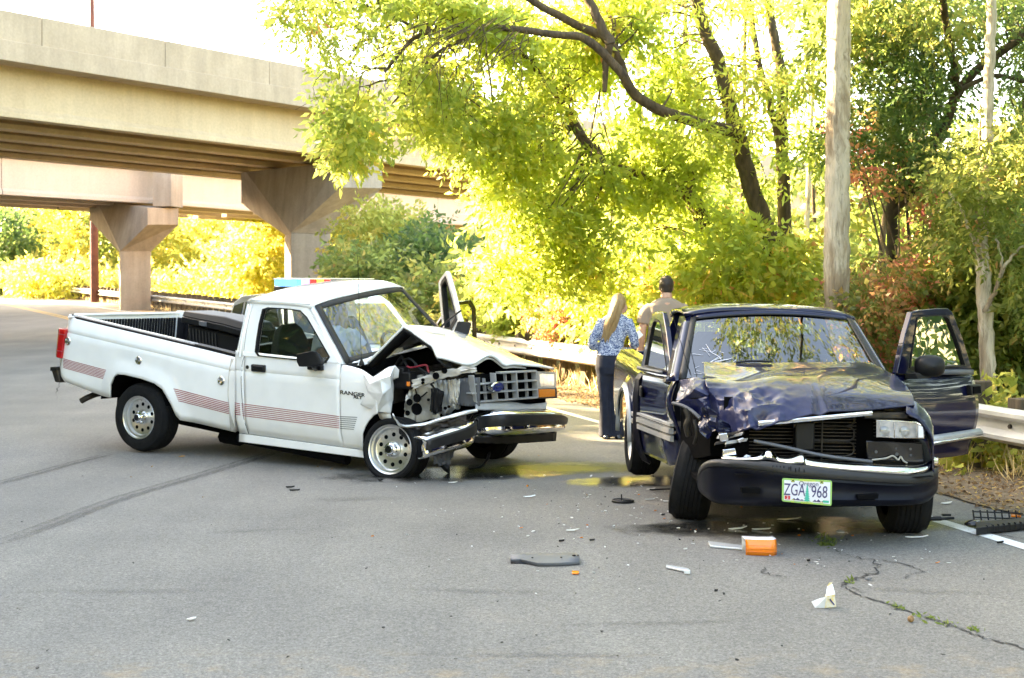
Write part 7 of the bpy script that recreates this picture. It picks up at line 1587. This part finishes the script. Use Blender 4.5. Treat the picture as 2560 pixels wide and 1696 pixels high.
# broken grille assembly at the right edge
e = empty('broken_grille', G(2490, 1330), 'broken black grille and lamp mount at the right edge of the road', 'grille')
g0, g1 = U(2440, 1312, 9.95), U(2552, 1312, 10.05)
for k in range(7):
    p = g0.lerp(g1, k/6.3); mb = MB(); mb.tube([p+V(0, 0, -.06), p+V(-.012, .03, .10)], .006, 5); mb.build('slat', M_black, e)
for z in (-.03, .012, .05, .09):
    mb = MB(); mb.tube([g0+V(-.01, .02, z), g1+V(.02, .02, z-.012)], .005, 5); mb.build('slat', M_black, e)
mb = MB(); mb.loft([[G(2440, 1342)+V(0, 0, z) for z in (.01, .06)]+[G(2440, 1330)+V(0, 0, z) for z in (.07, .01)], [G(2575, 1326)+V(0, 0, z) for z in (.01, .05)]+[G(2575, 1314)+V(0, 0, z) for z in (.06, .01)]]); mb.build('lower_bar', M_black, e, bevel=.006)
for k in range(7):
    p = G(2466+k*14, 1337-k*1.6)+V(0, -.01, .04); mb = MB(); mb.box(p, (.006, .03, .05)); mb.build('rib', M_black, e)
mb = MB(); ell(mb, U(2437, 1312, 9.72), (.075, .05, .035)); mb.build('lamp_mount', M_blackgloss, e, smooth=60)
mb = MB(); mb.box(U(2457, 1333, 9.62)+V(0, 0, .0), (.10, .07, .075), Matrix.Rotation(.3, 3, 'Z')); mb.build('socket', M_black, e, bevel=.01)
mb = MB(); mb.tube([U(2441, 1303, 9.66), U(2448, 1318, 9.62)], .005, 5); mb.build('edge_trim', M_chrome, e)
px_box('lens_chip', ((2528, 1290), (2528, 1294), (2553, 1295), (2552, 1291)), .012, M_amber, 'orange splinter caught beside the broken black grille')
e = empty('black_rod', G(2350, 1302), 'black plastic rod lying right of the blue truck front tyre', 'debris')
mb = MB(); mb.tube([G(2317, 1304)+V(0, 0, .018), G(2352, 1303)+V(0, 0, .018)], .016, 8); mb.tube([G(2350, 1303)+V(0, 0, .016), G(2384, 1300)+V(0, 0, .014)], .010, 6); mb.build('rod', M_black, e)
mb = MB(); mb.box(G(2366, 1298)+V(0, 0, .03), (.06, .03, .014)); mb.build('clip', M_black, e)
D_ = [(2293, 1348, .03, .17, -.15, M_chip, 'curled pale strip below the right front tyre of the blue truck'), (1842, 1326, .05, .16, .1, M_clear, 'clear jagged lens shard under the left end of the blue bumper'),
      (1905, 1328, .05, .18, -.2, M_clear, 'clear winged shard under the middle of the blue bumper'), (2100, 1333, .08, .10, 1.0, M_clear, 'crumpled clear plastic in front of the blue bumper, right of the plate'),
      (726, 1222, .03, .09, -.2, M_black, 'black angular scrap on the road below the white truck door'), (740, 1230, .012, .10, 0, M_black, 'thin black sliver beside the angular scrap below the white door'),
      (952, 1204, .04, .07, -.8, M_black, 'black pointed scrap on the road below the white truck front wheel'), (1131, 1210, .03, .11, -.1, M_chip, 'pale plastic strip on the road below the bent white bumper'),
      (455, 1144, .05, .09, .2, M_brownleaf, 'dry brown leaf on the road by the rear tyre of the white truck'), (1660, 1230, .05, .30, -.05, M_black, 'long dark panel scrap beside the left front tyre of the blue truck'),
      (1676, 1257, .04, .13, -.3, M_clear, 'pale blade shaped shard beside the left front tyre of the blue truck'), (1628, 1226, .03, .10, .2, M_chip, 'black and white scrap left of the long dark panel scrap'),
      (479, 1552, .03, .05, .4, M_chip, 'lone white chip on the road at lower left'), (1428, 1330, .04, .11, -.1, M_chip, 'cream paper like fragment on the road between the trucks'),
      (1404, 1357, .02, .05, .1, M_black, 'small black lump left of its neighbour below the cream fragment'), (1481, 1355, .025, .045, -.3, M_black, 'small black lump right of its neighbour below the cream fragment'),
      (2172, 1452, .03, .05, .3, M_greyplas, 'grey shard beside the crack at lower right'), (2365, 1262, .05, .12, .2, M_chip, 'pale bowl shaped shard beyond the white line at right'),
      (1322, 1245, .02, .12, 0, M_clear, 'white sliver on the road between the two trucks, nearest the white one'), (1713, 1376, .015, .03, 0, M_chip, 'white and orange chip left of the pale trim strip'),
      (1658, 1291, .025, .035, 0, M_black, 'black clump on the road left of the blue truck tyre'), (1790, 1482, .015, .02, 0, M_black, 'small black cube left of the crumpled carton'),
      (2022, 1406, .02, .03, .5, M_black, 'tiny black scrap between the orange lens and the crack'), (2500, 1361, .02, .06, .1, M_black, 'black sliver in front of the broken grille'),
      (1975, 1303, .02, .18, -.05, M_chip, 'pale strip in the shadow under the blue bumper'), (2170, 1273, .05, .12, .2, M_greyplas, 'brown grey scrap under the blue truck by the right tyre'),
      (1625, 1252, .02, .10, 0, M_clear, 'pale flat sliver above the blade shaped shard')]
for i, (px, py, w_, l_, r_, m_, lab) in enumerate(D_): shard(px, py, w_, l_, r_, m_, 'leaf' if 'leaf on' in lab else 'shard', lab, 'leaf' if 'leaf on' in lab else 'debris', None, seed=i, t=.006 if m_ is not M_black else .012, tilt=.25)
rnd = random.Random(123); MM = {}
def chip_mesh(n_, mat, s):
    mb = MB(); P_ = [V(math.cos(a)*rnd.uniform(.5, 1), math.sin(a)*rnd.uniform(.4, .9), 0)*s for a in np.linspace(0, 5.2, 5)]; mb.prism(P_, (0, 0, s*.35)); o = mb.build(n_, mat, None, smooth=0); return o
def scatter(name, mat, n_, region, label, group, s=(.006, .016)):
    protos = [chip_mesh(name, mat, .012) for _ in range(4)]
    for k in range(n_):
        o = protos[k] if k < 4 else protos[k % 4].copy()
        if k >= 4: COL.objects.link(o)
        px, py = region(); c = G(px, py); o.location = (c.x, c.y, c.z+.004); sc = rnd.uniform(*s)/.012; o.scale = (sc, sc*rnd.uniform(.5, 1), sc*.6); o.rotation_euler = (rnd.gauss(0, .25), rnd.gauss(0, .25), rnd.uniform(0, 6)); 
        wh = 'between the two trucks' if 1150 < px < 1690 and py < 1330 else 'in front of the blue truck' if px >= 1690 and py < 1440 else 'below the white truck' if py < 1330 else 'at lower right' if px > 1500 else 'at lower middle' if px > 850 else 'at lower left'
        tag(o, label+' '+wh, 'debris', group+' '+wh)
def near(): 
    t = rnd.random()
    if t < .55: return rnd.gauss(1500, 190), min(1420, max(1190, rnd.gauss(1270, 50)))
    if t < .8: return rnd.gauss(2000, 200), rnd.uniform(1290, 1420)
    return rnd.uniform(900, 2500), rnd.uniform(1200, 1500)
scatter('pale_chip', M_chip, 150, near, 'tiny pale chip of broken plastic on the road', 'pale chips', (.007, .020))
scatter('black_chip', M_black, 120, lambda: (rnd.uniform(20, 2520), rnd.uniform(1190, 1680)) if rnd.random() < .6 else near(), 'tiny black crumb of debris on the road', 'black crumbs', (.005, .014))
scatter('orange_chip', M_amber, 24, near, 'tiny orange splinter of lamp lens on the road', 'orange splinters', (.008, .018))
scatter('leaf_scrap', M_brownleaf, 14, lambda: (rnd.uniform(300, 2400), rnd.uniform(1140, 1300)), 'tiny dry leaf scrap on the road', 'leaf scraps', (.012, .026))
